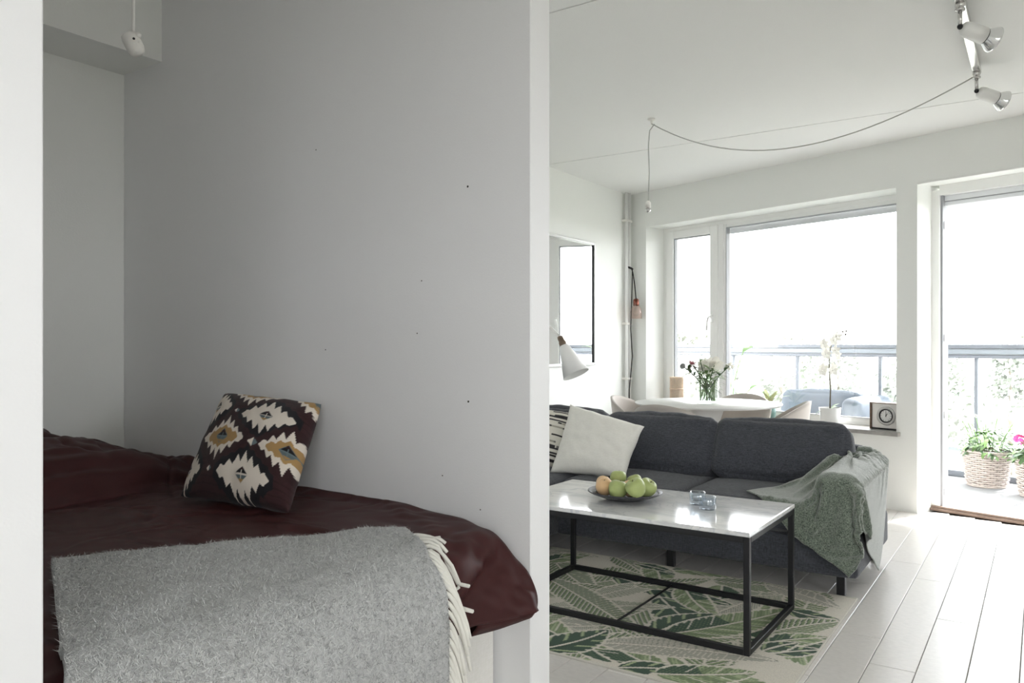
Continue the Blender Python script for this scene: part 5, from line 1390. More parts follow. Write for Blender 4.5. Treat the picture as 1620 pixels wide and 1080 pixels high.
[-3150,1519,759,39,-10,-1,29,-5,-17,34,2,4,34,1,-1,33,3,1,33,3,6,33,4,5,34,1,2,33,0,-1,34,-2,-5,33,-1,2,34,-2,-5,33,-3,-5,33,2,5,33,-1,-9,31,1,11,34,0,-9,39,4,-9,34,1,-21,32,0,-23,15,-2,-37,39,1,-7,37,2,-14,33,0,-3,34,1,0,34,0,0,34,0,0,33,0,4,34,1,1,33,-1,-2,34,0,-3,34,0,1,33,0,0,34,0,1,34,0,-1,33,0,0,34,0,0,34,0,-1,33,0,0,34,0,0,34,0,-1,33,-1,0,34,0,0,34,0,0,33,0,0,34,-1,0,34,0,0,33,0,0,34,0,0,34,1,-1,34,0,1,33,0,0,32,0,-2,32,0,0,31,0,-1,31,0,-8,31,0,4,23,0,-20,26,-1,-17,15,1,-25,7,2,-29,-6,2,-31,-19,1,-27,5,3,-33,22,2,-26],
[-3150,1550,744,43,-8,11,25,-6,-22,33,-2,-3,33,4,6,34,1,-3,34,2,1,33,2,2,33,3,6,34,-1,-2,33,1,1,34,-2,-2,33,-4,-8,33,0,3,34,-2,-5,32,5,9,32,-5,-7,34,6,6,36,2,-16,33,1,-21,35,2,-17,18,-2,-34,37,0,-13,39,2,3,31,1,-11,34,1,0,34,0,0,34,0,0,33,0,-1,33,0,0,34,0,0,34,0,1,34,0,0,33,0,0,34,0,1,33,0,-1,34,0,0,34,0,0,33,0,0,34,0,-1,34,-1,0,33,0,0,34,0,0,34,0,0,33,0,-1,34,-1,0,34,0,0,34,0,0,33,0,0,34,0,-1,34,0,0,33,0,0,34,0,0,32,1,0,31,-1,-1,32,0,1,30,0,-9,31,1,3,24,0,-20,28,-2,-13,14,1,-27,3,3,-30,-9,2,-30,-17,0,-28,15,4,-30,21,2,-26],
[-3150,1582,730,46,-9,21,22,-6,-25,32,-4,-10,33,3,3,34,4,4,34,1,0,34,0,-3,33,4,6,33,1,1,34,0,1,34,-2,-5,32,-4,-6,34,-2,-2,33,2,4,34,2,0,33,-4,-5,32,7,12,32,0,-21,35,2,-17,36,4,-12,21,-2,-32,36,-1,-12,39,1,-4,32,2,10,32,2,-11,34,0,0,34,0,1,33,0,-1,33,0,0,34,0,0,34,0,0,33,0,0,34,0,0,34,0,1,33,0,-1,34,-1,0,33,0,0,34,0,0,34,0,0,33,0,-1,34,0,0,34,0,0,33,0,0,34,-1,0,34,0,0,33,0,-1,34,0,0,34,0,0,33,0,-1,34,0,0,34,0,1,33,0,0,32,0,-1,32,0,0,31,0,2,30,0,-11,31,0,-4,31,-1,-3,20,1,-24,13,1,-29,-1,2,-31,-19,-2,-25,6,5,-32,19,2,-28,20,3,-26],
[-3150,1613,722,47,-8,23,23,-6,-24,31,-5,-13,32,-3,-9,33,5,5,34,1,-2,34,4,5,33,1,-1,34,1,2,34,3,3,34,-1,-2,33,-2,-3,34,-2,-2,33,0,-2,34,-2,-5,33,0,2,31,8,14,30,-1,-22,35,2,-14,37,4,-9,25,-1,-28,35,-1,-12,38,0,-1,33,0,0,32,3,10,32,2,-10,34,-1,0,34,1,4,32,0,-4,34,0,0,33,0,0,34,0,-1,34,0,0,33,-1,1,34,0,-1,34,0,0,33,0,0,34,0,0,33,0,0,34,0,0,34,0,0,33,0,0,34,-1,0,34,0,-1,33,0,0,34,0,0,34,0,0,33,0,-1,34,0,0,33,0,0,34,0,0,34,0,0,32,0,0,31,0,5,31,0,-6,31,0,-7,32,0,1,29,1,-13,13,-1,-30,17,3,-27,-17,-4,-26,3,4,-31,16,3,-28,22,1,-24,14,4,-28],
[-3150,1644,714,45,-7,25,30,-6,-15,31,-4,-13,30,-3,-14,31,-2,-14,32,6,8,34,1,-3,34,0,-2,34,-1,-1,33,1,1,34,1,0,34,0,-1,33,-1,-1,34,1,0,34,1,2,30,1,14,34,7,3,29,-1,-23,34,2,-13,36,3,-8,29,0,-23,35,-1,-9,36,0,-1,34,0,1,33,1,0,33,2,8,33,1,-9,34,0,0,31,0,6,33,1,-6,34,0,0,34,-1,0,33,0,0,34,0,0,34,0,-1,33,0,0,34,0,0,33,0,1,34,0,0,34,0,0,33,0,0,34,0,0,33,-1,-1,34,0,0,34,0,-1,33,0,0,34,-1,0,34,0,0,33,0,0,34,0,0,33,1,0,34,-1,5,32,0,0,32,0,-5,32,1,-1,31,1,-7,33,1,1,24,0,-20,23,0,-22,-9,-3,-31,2,2,-33,14,2,-27,22,0,-22,15,5,-29,15,3,-25],
[-3150,1676,702,44,-7,24,26,-7,-20,31,-3,-14,32,-1,-11,33,2,-3,34,3,-2,34,0,2,33,0,1,34,0,4,33,0,-6,34,1,-1,34,0,0,33,1,2,34,0,2,34,1,4,29,0,16,33,5,-8,30,-1,-21,34,1,-12,33,2,-12,33,1,-11,35,0,-6,36,0,-4,33,0,1,34,1,-1,33,1,0,34,1,6,33,0,-4,31,1,-2,33,0,5,34,0,-5,33,0,-1,34,0,0,34,0,0,33,0,5,33,0,-5,34,0,0,34,0,0,33,0,0,34,0,0,34,0,0,33,-1,0,34,0,0,33,0,0,34,0,1,34,-1,-2,33,0,0,34,0,0,33,-1,7,34,0,0,33,1,-2,34,0,-5,32,0,0,33,1,1,32,2,-2,33,2,-5,33,1,-2,28,0,-18,11,-1,-31,-3,-3,-33,14,1,-28,22,-2,-22,14,4,-28,15,4,-28,17,1,-19],
[-3150,1707,686,39,-4,25,27,-4,-20,33,0,-8,34,1,-6,33,0,-1,34,0,0,34,0,3,33,-1,7,33,0,-6,34,0,-2,33,1,-1,34,0,0,34,0,2,34,0,3,33,1,3,32,0,13,28,1,-20,33,0,-9,33,1,-9,33,1,-9,34,2,-10,34,0,-8,37,0,-4,34,0,-1,33,0,5,33,1,-5,34,1,-4,33,1,-1,31,0,2,33,0,0,34,1,4,33,0,-5,34,0,0,33,-1,0,34,0,0,33,0,6,33,0,-6,34,1,0,34,0,0,33,0,1,34,-1,0,33,0,0,34,0,0,34,0,-1,33,-1,0,34,0,-1,33,0,3,33,-2,8,34,1,-4,33,-1,-7,34,1,-1,33,1,1,34,1,1,33,1,0,33,2,-2,32,2,-7,33,2,-6,28,0,-16,6,-2,-33,15,-3,-29,22,-4,-24,13,2,-28,15,4,-28,25,-1,-22,3,6,-19],
[-3150,1739,672,34,-1,25,34,-1,-2,33,-2,-4,34,0,-4,32,1,-11,33,0,2,33,-1,8,33,-1,1,34,-1,-1,33,0,1,34,-1,1,33,0,3,34,-1,2,33,1,2,34,1,2,33,1,2,33,-5,-4,34,-2,-6,33,-1,-8,33,0,-8,34,1,-9,33,3,-10,34,6,-15,32,2,-8,34,-1,2,33,0,6,34,-1,-1,33,0,-1,29,5,-11,34,0,-1,33,0,0,34,1,0,33,-1,1,34,0,1,33,-2,7,33,2,-7,33,0,-2,34,0,0,34,1,0,33,-1,0,34,0,-1,33,0,0,34,0,0,34,0,1,33,-1,1,33,-2,7,34,0,3,32,0,-8,34,0,-5,33,0,4,34,1,1,34,1,0,34,1,-1,33,1,-3,32,2,-8,32,2,-10,34,3,-6,29,0,-17,24,-7,-23,20,-4,-27,13,0,-30,12,3,-29,27,-3,-19,14,6,-30,5,4,-12],
[-3150,1772,662,33,0,5,33,0,5,33,0,4,33,0,3,33,0,3,33,0,1,34,0,-3,33,0,-3,33,0,-1,33,0,-2,33,0,-4,33,0,-5,34,0,-6,33,0,-3,33,0,-4,33,0,-4,33,0,-5,33,0,-4,33,0,-1,34,0,-1,33,0,0,33,0,0,34,0,1,33,0,1,34,0,1,33,0,0,33,0,-1,34,0,0,33,0,0,33,0,0,34,0,0,33,0,0,34,0,1,33,0,1,33,0,-1,34,0,0,33,0,-1,34,0,0,33,0,0,33,0,0,34,0,-1,33,0,-1,33,0,0,34,0,0,33,0,0,34,0,-1,33,0,-2,33,0,-4,33,0,-4,33,0,-3,34,0,-3,33,0,-2,33,0,-3,33,0,-5,31,0,-13,31,0,-14,31,0,-14,29,0,-16,29,0,-16,27,0,-19,26,0,-21,18,0,-26,7,0,-33,-4,0,-33,-1,0,-5]])
BLANKET_ROWS = rows([
[-1770,835,648,11,17,-2,11,17,1,11,17,0,11,17,1,11,16,1,11,17,1,11,17,-1,11,17,-1,11,17,0,11,17,1,11,17,0,10,17,0,11,17,0,11,16,-2,11,17,-1,11,17,3,11,17,1,11,17,0,11,17,-1,11,17,1,11,17,-1,11,16,0,11,17,0,11,17,0,11,17,-3,11,17,-1,11,17,0,11,17,0,11,17,1,11,17,1,11,16,2,11,17,2,11,17,1,10,17,0,11,17,-2,11,17,-2,11,17,0,11,17,-3,11,17,-3],
[-1750,826,647,11,17,-2,11,17,1,11,16,1,11,17,1,11,17,1,11,17,2,11,17,-1,11,16,-1,11,17,1,11,17,1,10,17,-1,11,17,-1,11,16,0,11,17,-1,11,17,-1,11,17,1,11,17,0,11,16,1,11,17,1,11,17,2,11,17,-1,10,17,-2,11,16,0,11,17,0,11,17,-2,11,17,-2,11,17,0,11,17,0,11,16,0,11,17,1,11,17,2,11,17,1,11,17,2,10,16,1,11,17,-2,11,17,-1,11,17,0,11,17,-3,11,16,-2],
[-1729,817,646,11,17,-2,11,16,1,10,17,2,11,17,2,11,17,1,11,16,1,11,17,-1,11,17,0,11,16,0,11,17,1,10,17,0,11,17,-1,11,16,0,11,17,0,11,17,-2,11,17,-1,11,16,1,10,17,2,11,17,1,11,16,2,11,17,-2,11,17,-2,11,17,0,11,16,0,11,17,-2,10,17,-2,11,17,0,11,16,1,11,17,0,11,17,0,11,16,2,11,17,1,11,17,1,10,17,1,11,16,-1,11,17,-2,11,17,0,11,16,-2,11,17,-2],
[-1709,808,644,11,17,-1,11,16,1,11,17,3,11,16,3,10,17,1,11,17,0,11,16,0,11,17,0,11,17,0,11,16,1,10,17,0,11,17,-1,11,16,0,11,17,0,11,17,-2,10,16,-2,11,17,1,11,16,2,11,17,2,11,17,0,11,16,-1,10,17,-2,11,17,1,11,16,0,11,17,-3,11,17,-2,11,16,1,10,17,1,11,17,0,11,16,0,11,17,1,11,17,0,11,16,0,10,17,1,11,16,-1,11,17,-2,11,17,-1,11,16,-2,10,17,-2],
[-1688,799,643,10,16,-1,11,17,2,11,17,3,11,16,2,11,17,0,10,16,1,11,17,2,11,16,-1,11,17,0,11,16,1,10,17,-1,11,17,0,11,16,0,11,17,0,10,16,-2,11,17,-2,11,16,1,11,17,2,11,17,0,10,16,0,11,17,-1,11,16,-1,11,17,1,10,16,0,11,17,-2,11,17,-1,11,16,1,11,17,1,10,16,-1,11,17,-1,11,16,1,11,17,0,11,17,0,10,16,-1,11,17,-1,11,16,-2,11,17,-2,10,16,0,11,17,-2],
[-1668,790,642,11,16,0,11,17,1,10,16,3,11,17,2,11,16,0,11,17,1,10,16,2,11,17,0,11,16,-1,11,17,0,10,16,1,11,17,0,11,16,0,10,17,0,11,16,-2,11,17,-2,11,16,1,10,17,1,11,16,0,11,17,-1,11,16,-1,10,16,0,11,17,1,11,16,1,11,17,-1,10,16,-1,11,17,0,11,16,1,11,17,-1,10,16,0,11,17,-1,11,16,-1,11,17,-1,10,16,-1,11,17,-1,11,16,-2,10,17,-1,11,16,3,11,17,6],
[-1647,781,644,10,16,-1,11,17,1,11,16,2,10,16,1,11,17,0,11,16,2,10,17,1,11,16,-1,11,16,0,11,17,0,10,16,0,11,17,0,11,16,1,10,16,0,11,17,-1,11,16,-2,10,17,1,11,16,1,11,16,-1,10,17,-1,11,16,-2,11,17,0,11,16,1,10,16,2,11,17,-1,11,16,0,10,17,1,11,16,-1,11,17,0,10,16,-1,11,16,-1,11,17,-2,11,16,-2,10,17,-1,11,16,-1,11,16,-1,10,17,0,11,16,4,11,17,5],
[-1627,772,646,11,16,-1,10,16,0,11,17,1,11,16,1,10,16,0,11,17,1,11,16,1,10,16,-1,11,17,0,11,16,1,10,16,-1,11,17,-1,10,16,1,11,16,1,11,17,-1,10,16,-1,11,16,0,11,17,1,10,16,-1,11,16,-2,11,17,-1,10,16,0,11,16,2,11,17,0,10,16,0,11,16,1,11,17,1,10,16,-1,11,16,-2,11,16,-1,10,17,-2,11,16,-1,11,16,-3,10,17,-2,11,16,0,10,16,0,11,17,2,10,16,3,19,16,-4],
[-1607,763,647,11,16,-1,11,16,1,10,16,0,11,17,0,10,16,0,11,16,0,11,16,1,10,17,-1,11,16,0,11,16,1,10,16,-1,11,17,-2,10,16,1,11,16,2,11,16,0,10,17,-1,11,16,0,10,16,0,11,16,-1,11,17,-3,10,16,0,11,16,1,10,16,1,11,17,0,11,16,0,10,16,1,11,16,0,10,17,-1,11,16,-3,11,16,-2,10,16,-1,11,17,-1,10,16,-2,11,16,-1,10,16,0,11,17,0,7,16,-2,15,17,-1,16,15,-1],
[-1586,754,647,10,16,-1,11,16,1,11,16,0,10,16,-1,11,16,-1,10,17,0,11,16,1,10,16,0,11,16,0,11,16,0,10,16,-1,11,17,-1,10,16,2,11,16,2,10,16,-1,11,16,-1,10,16,0,11,17,1,11,16,-2,10,16,-3,11,16,0,10,16,0,11,16,0,10,17,0,11,16,1,11,16,0,10,16,0,11,16,-2,10,16,-3,11,17,-1,10,16,-1,11,16,0,10,16,-1,11,16,-2,2,17,0,13,17,-2,11,17,-2,14,16,-4,15,14,-2],
[-1566,745,648,11,16,-1,10,16,-1,11,16,-1,10,16,-1,11,16,-1,10,16,0,11,16,1,10,16,0,11,16,0,11,16,1,10,17,0,11,16,-1,10,16,2,11,16,1,10,16,-1,11,16,-1,10,16,0,11,16,1,10,16,-1,11,16,-3,10,16,-1,11,16,-1,10,17,-1,11,16,-1,10,16,1,11,16,1,10,16,-1,11,16,-2,10,16,-1,11,16,0,10,16,0,11,16,0,0,17,-2,8,16,-2,13,17,-3,13,18,-4,11,18,-4,12,18,-5,13,18,-4],
[-1545,736,649,10,16,-2,11,16,-2,10,16,-1,11,16,-1,10,16,-1,11,16,-1,10,16,1,11,16,1,10,16,1,11,16,1,10,16,-1,10,16,0,11,16,1,10,16,1,11,16,-1,10,16,-1,11,16,-1,10,16,0,11,16,0,10,16,-1,11,16,-2,10,16,-2,11,16,-1,10,16,-2,11,16,1,10,16,1,11,16,0,10,16,0,10,16,-1,11,16,-1,10,16,0,5,17,-3,6,16,-2,7,18,-4,12,18,-4,12,19,-5,10,19,-6,10,20,-6,12,21,-5],
[-1525,726,649,11,16,-1,10,16,-2,10,16,-3,11,16,0,10,16,-2,11,16,-1,10,16,1,11,16,2,10,16,1,11,16,0,10,16,0,10,16,0,11,16,1,10,15,0,11,16,0,10,16,-1,11,16,-2,10,16,-1,10,16,0,11,16,-1,10,16,-2,11,16,-2,10,16,-1,11,16,-1,10,16,0,10,16,1,11,16,3,10,16,0,10,16,-2,5,16,-4,11,17,-2,9,17,-3,6,18,-4,8,18,-5,10,19,-6,10,21,-6,9,21,-7,8,21,-7,12,22,-7],
[-1504,717,647,10,16,1,10,16,-1,11,16,-3,10,16,0,11,16,-2,10,16,-2,10,15,2,11,16,3,10,16,1,11,16,-1,10,16,-1,10,16,0,11,15,1,10,16,-1,10,16,0,11,16,0,10,16,-2,11,16,-2,10,16,-1,10,15,-2,11,16,-1,10,16,-1,11,16,0,10,16,0,10,16,1,10,16,0,11,16,1,11,16,-5,7,16,-2,8,17,-3,10,18,-4,7,18,-4,6,19,-6,8,20,-6,8,21,-7,9,21,-7,8,22,-8,6,22,-9,11,22,-7],
[-1484,708,646,10,16,1,11,16,0,10,16,-2,10,15,0,11,16,-2,10,16,-1,10,16,1,11,16,3,10,15,1,11,16,-1,10,16,-2,10,16,0,11,15,0,10,16,-1,10,16,0,11,16,0,10,15,-2,10,16,-2,11,16,-1,10,16,-2,10,16,-1,11,15,0,10,16,1,10,16,1,10,16,1,8,16,-5,11,16,-2,11,17,-3,9,17,-4,9,18,-5,8,19,-5,5,20,-6,5,20,-7,7,21,-7,6,22,-8,8,21,-8,8,22,-9,4,23,-9,8,22,-9],
[-1464,699,644,11,16,1,10,16,1,10,15,-1,11,16,0,10,16,0,10,15,-1,11,16,1,10,16,2,10,16,1,10,15,-2,11,16,-2,10,16,-1,10,15,0,11,16,-1,10,16,-2,10,15,0,11,16,0,10,16,-2,10,15,-1,10,16,0,11,16,-1,10,16,0,10,15,1,10,16,-4,10,17,-2,10,16,-3,9,17,-3,9,18,-5,10,19,-5,9,19,-6,5,20,-7,4,21,-7,5,21,-8,4,22,-8,5,21,-9,8,22,-9,6,22,-9,1,23,-10,5,22,-9],
[-1443,690,643,10,16,0,10,16,1,11,15,1,10,16,0,10,15,0,10,16,0,11,16,0,10,15,2,10,16,1,10,15,-3,11,16,-3,10,16,-1,10,15,0,11,16,-1,10,15,-2,10,16,0,10,16,1,11,15,-1,10,16,1,10,16,-1,10,15,-1,7,16,-4,12,16,-1,10,17,-3,10,17,-4,11,17,-4,9,19,-5,7,19,-6,8,20,-7,7,20,-7,3,21,-8,4,21,-8,6,22,-8,3,22,-9,3,21,-10,8,22,-9,2,23,-10,-1,22,-10,2,22,-10],
[-1423,681,643,11,16,0,10,15,1,10,16,1,10,15,0,10,16,0,11,15,0,10,16,0,10,15,1,10,16,0,10,16,-3,11,15,-4,10,16,0,10,15,0,10,16,0,11,15,-1,10,16,0,10,15,1,10,16,0,10,15,1,13,16,-6,7,16,-2,9,17,-3,12,16,-3,8,18,-5,8,18,-5,11,19,-6,7,19,-6,5,21,-7,6,20,-8,6,21,-8,2,22,-8,4,21,-9,6,22,-9,2,22,-10,3,22,-9,6,22,-10,1,22,-10,-3,22,-10,1,22,-11],
[-1402,672,643,10,16,1,10,15,0,10,16,1,10,15,0,11,15,0,10,16,0,10,15,0,10,16,0,10,15,-2,10,16,-4,11,15,-3,10,16,-1,10,15,1,10,15,1,10,16,1,10,15,1,10,16,1,12,16,-6,12,16,-2,11,16,-3,7,16,-3,8,18,-4,10,18,-5,7,18,-6,6,20,-6,7,20,-7,6,20,-8,5,21,-8,5,21,-8,5,21,-9,2,22,-9,2,21,-9,5,22,-10,2,22,-10,2,22,-10,6,22,-10,1,22,-10,-3,22,-10,-1,22,-10],
[-1382,663,644,10,16,0,10,15,0,11,15,1,10,16,0,10,15,-1,10,15,0,10,16,0,10,15,-2,10,15,-2,10,16,-4,11,15,-3,10,16,0,10,15,2,10,15,1,10,16,1,10,15,1,11,16,-6,9,16,-2,11,17,-4,12,17,-4,6,18,-5,7,18,-5,10,19,-7,5,20,-6,4,20,-8,5,21,-8,4,21,-8,5,21,-9,4,21,-9,3,22,-9,2,21,-10,1,22,-10,4,21,-9,2,22,-10,2,22,-11,5,22,-10,0,22,-10,-3,22,-10,-2,22,-10],
[-1361,654,643,10,15,0,10,16,0,10,15,1,10,15,0,10,16,-1,10,15,-1,10,15,-1,10,15,-3,10,16,-1,10,15,-2,10,15,-2,10,16,1,10,15,1,10,16,1,7,15,-4,12,16,-2,11,17,-4,8,16,-4,9,18,-5,10,18,-5,7,19,-6,8,20,-7,8,20,-7,5,20,-8,2,21,-8,2,21,-9,2,21,-9,5,21,-9,2,21,-10,2,22,-10,2,21,-9,1,22,-10,3,21,-10,2,22,-10,2,22,-10,4,22,-10,-1,22,-11,-3,22,-10,-3,22,-10],
[-1341,645,642,10,15,0,10,16,-1,10,15,0,10,15,1,10,15,-2,10,15,-2,10,16,-1,10,15,-1,10,15,0,10,15,0,10,16,-2,10,15,0,7,15,-2,10,16,-2,8,17,-4,11,16,-4,9,18,-4,6,18,-6,8,19,-6,10,19,-7,9,20,-7,8,20,-8,6,21,-8,2,20,-8,2,21,-9,0,21,-9,1,21,-10,3,21,-10,0,22,-9,0,21,-10,2,21,-10,1,22,-10,4,22,-10,3,21,-10,2,22,-10,2,22,-10,-1,22,-10,-3,22,-10,-3,22,-10],
[-1321,636,642,10,15,-2,10,15,-2,10,15,1,10,16,0,10,15,-2,10,15,-1,10,15,0,10,15,0,10,15,0,10,16,-1,4,15,-3,10,16,-3,12,16,-3,8,17,-3,8,17,-5,10,18,-6,8,19,-6,4,19,-6,6,19,-7,11,20,-8,10,21,-8,6,20,-9,2,21,-9,0,21,-9,1,21,-9,-1,21,-10,1,21,-10,3,21,-9,0,21,-10,-2,21,-10,1,22,-10,3,21,-10,4,22,-10,3,21,-10,1,22,-10,0,22,-10,-1,22,-10,0,22,-10,-3,22,-10],
[-1300,627,638,10,15,-1,10,15,-1,10,15,0,10,15,1,10,15,-1,9,15,0,10,15,0,10,16,0,8,15,-5,8,16,-2,7,16,-3,11,16,-3,11,18,-5,7,17,-5,7,19,-6,10,19,-7,5,19,-7,3,20,-8,5,20,-8,10,21,-8,10,20,-9,3,21,-9,-1,20,-10,-2,21,-9,2,21,-10,-3,21,-10,0,21,-10,4,21,-9,2,21,-10,-1,21,-10,-1,22,-10,3,21,-10,4,22,-10,2,22,-10,0,21,-10,-2,22,-10,-1,22,-10,2,22,-10,-3,22,-10],
[-1280,618,634,10,15,1,10,15,1,10,15,0,10,15,1,9,15,-1,10,15,-1,6,15,-4,10,16,-2,11,16,-3,9,16,-4,8,18,-4,10,17,-5,10,18,-6,6,19,-7,6,20,-7,8,19,-8,3,20,-8,1,20,-8,4,21,-9,9,20,-9,8,20,-9,1,21,-10,-3,21,-9,-1,20,-10,0,21,-10,-3,21,-10,-1,21,-10,4,21,-10,4,21,-10,0,22,-9,0,21,-10,3,22,-10,3,21,-10,0,22,-10,-1,21,-10,-3,22,-10,-1,22,-10,1,22,-10,-1,22,-10],
[-1259,609,630,9,15,6,10,15,1,10,15,-1,9,15,0,5,15,-4,8,16,-3,11,15,-3,10,17,-4,11,17,-4,10,17,-6,8,18,-6,9,19,-6,6,19,-7,5,20,-8,6,19,-8,6,20,-8,3,20,-9,-1,21,-9,3,20,-9,7,20,-10,6,21,-9,0,20,-10,-4,21,-10,-2,21,-9,-1,21,-10,-2,20,-10,0,21,-10,4,22,-10,4,21,-10,0,21,-10,2,21,-9,3,22,-10,1,21,-10,-1,22,-10,-1,22,-10,-2,21,-10,-3,22,-10,0,22,-10,1,22,-9],
[-1239,600,644,10,15,-4,9,15,-2,5,15,-6,9,15,-3,8,16,-3,6,17,-4,10,16,-4,10,18,-6,11,18,-6,9,18,-6,10,19,-7,7,20,-8,3,19,-8,4,20,-8,5,20,-9,6,20,-9,1,20,-9,-2,20,-9,1,20,-10,6,21,-10,4,20,-9,-1,21,-10,-4,20,-10,-2,21,-10,-1,21,-10,-1,21,-9,2,21,-10,4,21,-10,3,21,-10,1,21,-10,2,21,-10,2,22,-9,-2,21,-10,0,22,-10,0,22,-10,-1,21,-10,-1,22,-10,-2,22,-9,1,22,-10],
[-1215,591,638,10,15,-5,5,16,-3,4,15,-4,8,17,-4,6,16,-5,5,18,-5,9,18,-6,9,18,-7,10,19,-7,8,19,-7,10,19,-8,7,20,-8,2,20,-9,2,19,-9,4,20,-9,4,20,-10,1,20,-9,-3,21,-10,-1,20,-9,4,20,-10,2,21,-10,-1,20,-10,-3,21,-9,0,20,-10,0,21,-10,-1,21,-10,3,21,-9,4,21,-10,3,21,-10,1,21,-10,1,22,-10,0,21,-9,-3,22,-10,1,21,-10,1,22,-10,1,21,-10,-1,22,-9,-2,22,-10,0,22,-10],
[-1194,582,633,8,17,-6,5,16,-5,3,17,-5,6,17,-6,7,18,-5,5,18,-7,6,19,-7,8,19,-8,7,19,-7,7,19,-9,9,20,-8,7,19,-9,1,20,-9,1,20,-10,1,20,-9,3,20,-10,0,20,-9,-2,20,-10,-2,20,-10,1,21,-10,2,20,-9,-1,20,-10,-1,21,-10,1,21,-10,0,20,-9,1,21,-10,3,21,-10,4,21,-9,1,21,-10,1,22,-10,1,21,-10,-2,21,-9,-3,22,-10,2,21,-10,3,22,-10,0,22,-9,0,21,-10,-1,22,-10,-1,22,-10],
[-1177,573,625,7,19,-8,5,18,-6,2,18,-6,4,18,-7,9,19,-7,5,19,-7,5,19,-8,7,19,-8,4,19,-9,5,20,-9,7,19,-9,4,20,-9,1,20,-10,0,19,-9,-1,20,-10,2,20,-9,2,20,-10,-2,20,-10,-2,21,-9,0,20,-10,0,20,-10,0,21,-10,1,20,-9,2,21,-10,-1,21,-10,1,21,-9,5,21,-10,2,21,-10,0,21,-9,1,21,-10,1,21,-10,-3,21,-10,-3,22,-9,2,21,-10,4,22,-10,0,22,-9,0,21,-10,0,22,-10,0,22,-9],
[-1162,569,614,6,20,-9,5,19,-7,2,18,-7,3,19,-8,9,19,-8,5,19,-8,3,19,-9,5,19,-8,3,20,-9,3,19,-10,4,20,-9,0,19,-10,1,20,-9,2,20,-10,-1,20,-9,1,20,-10,1,20,-10,-1,20,-9,-1,20,-10,0,20,-10,-1,21,-9,-1,20,-10,2,21,-10,3,20,-9,-1,21,-10,2,21,-10,4,21,-9,1,21,-10,-1,21,-10,2,21,-9,1,21,-10,-3,22,-10,-3,21,-9,0,21,-10,3,22,-10,1,22,-9,1,22,-10,1,21,-10,0,22,-9],
[-1148,569,600,4,19,-9,6,19,-8,1,19,-9,2,18,-8,6,19,-8,5,20,-9,2,19,-9,4,19,-9,2,19,-10,3,20,-9,0,19,-10,-4,20,-9,1,20,-10,5,19,-10,0,20,-9,0,20,-10,1,20,-9,-2,20,-10,1,21,-10,1,20,-9,-3,20,-10,-3,21,-9,2,20,-10,5,21,-10,1,20,-9,2,21,-10,4,21,-10,1,21,-9,-1,21,-10,1,21,-9,0,21,-10,-2,22,-10,-3,21,-9,-1,22,-10,1,21,-9,1,22,-10,2,22,-10,1,21,-9,0,22,-10],
[-1137,569,584,3,19,-10,5,18,-9,2,19,-8,0,19,-9,5,19,-9,3,19,-9,2,19,-10,3,20,-9,1,19,-10,2,19,-9,-2,20,-10,-5,20,-9,1,19,-10,5,20,-9,0,20,-10,0,20,-10,1,20,-9,-2,20,-10,2,20,-9,0,20,-10,-3,21,-9,-2,20,-10,2,20,-10,5,21,-9,2,21,-10,3,21,-9,4,20,-10,1,21,-9,0,21,-10,-2,21,-10,-2,22,-9,1,21,-10,-2,21,-9,-2,22,-10,0,21,-9,0,22,-10,1,22,-10,2,21,-9,1,22,-10],
[-1128,568,566,1,19,-10,3,19,-9,2,19,-9,2,19,-9,4,19,-10,2,19,-9,1,19,-10,3,19,-9,-1,20,-10,-1,19,-9,-1,19,-10,-3,20,-9,1,20,-10,2,19,-9,-1,20,-10,0,20,-9,1,20,-10,-1,20,-9,1,20,-10,0,21,-9,-2,20,-10,2,20,-9,2,21,-10,4,20,-9,2,21,-10,3,21,-10,3,21,-9,2,21,-10,1,21,-9,-4,21,-10,-4,21,-9,1,21,-10,0,21,-9,-2,22,-10,0,21,-9,0,22,-10,0,22,-9,1,22,-10,1,21,-9],
[-1123,568,546,0,19,-9,2,19,-10,2,19,-9,4,18,-9,4,19,-10,0,19,-9,2,20,-10,2,19,-9,-3,19,-10,-2,20,-9,0,19,-10,-2,20,-9,1,19,-10,0,20,-9,-3,20,-10,0,20,-9,2,20,-9,-1,20,-10,1,20,-9,0,20,-10,0,20,-9,4,21,-10,2,20,-9,3,21,-10,2,20,-9,2,21,-10,3,21,-9,2,21,-10,1,21,-9,-2,21,-10,-5,21,-9,-1,21,-10,-1,22,-9,0,21,-10,0,22,-9,0,21,-10,0,22,-9,1,22,-10,0,21,-9],
[-1121,568,526,0,19,-9,2,18,-10,3,19,-9,4,19,-9,1,19,-10,1,19,-9,2,19,-10,3,19,-9,-2,20,-10,-3,19,-9,-1,20,-10,0,19,-9,-1,20,-9,-1,19,-10,-3,20,-9,-1,20,-10,1,20,-9,1,20,-10,2,20,-9,1,20,-9,1,21,-10,4,20,-9,2,21,-10,2,20,-9,0,21,-10,2,20,-9,4,21,-10,1,21,-9,1,21,-9,-1,21,-10,-3,21,-9,-2,21,-10,-1,22,-9,0,21,-10,1,22,-9,-1,21,-10,-1,22,-9,1,22,-9,-1,21,-10],
[-1118,568,506,0,18,-10,1,19,-9,4,19,-9,3,19,-10,-2,19,-9,0,19,-9,3,19,-10,4,19,-9,0,19,-10,-3,20,-9,-2,19,-9,-1,20,-10,-1,19,-9,-1,20,-10,-2,20,-9,-2,20,-9,2,20,-10,3,20,-9,2,20,-10,0,20,-9,1,20,-9,1,20,-10,2,21,-9,2,20,-10,1,21,-9,2,21,-9,5,20,-10,1,21,-9,-2,21,-10,1,21,-9,0,21,-9,-2,22,-10,-2,21,-9,-1,21,-10,2,22,-9,-1,21,-9,-1,22,-10,0,22,-9,-1,21,-10],
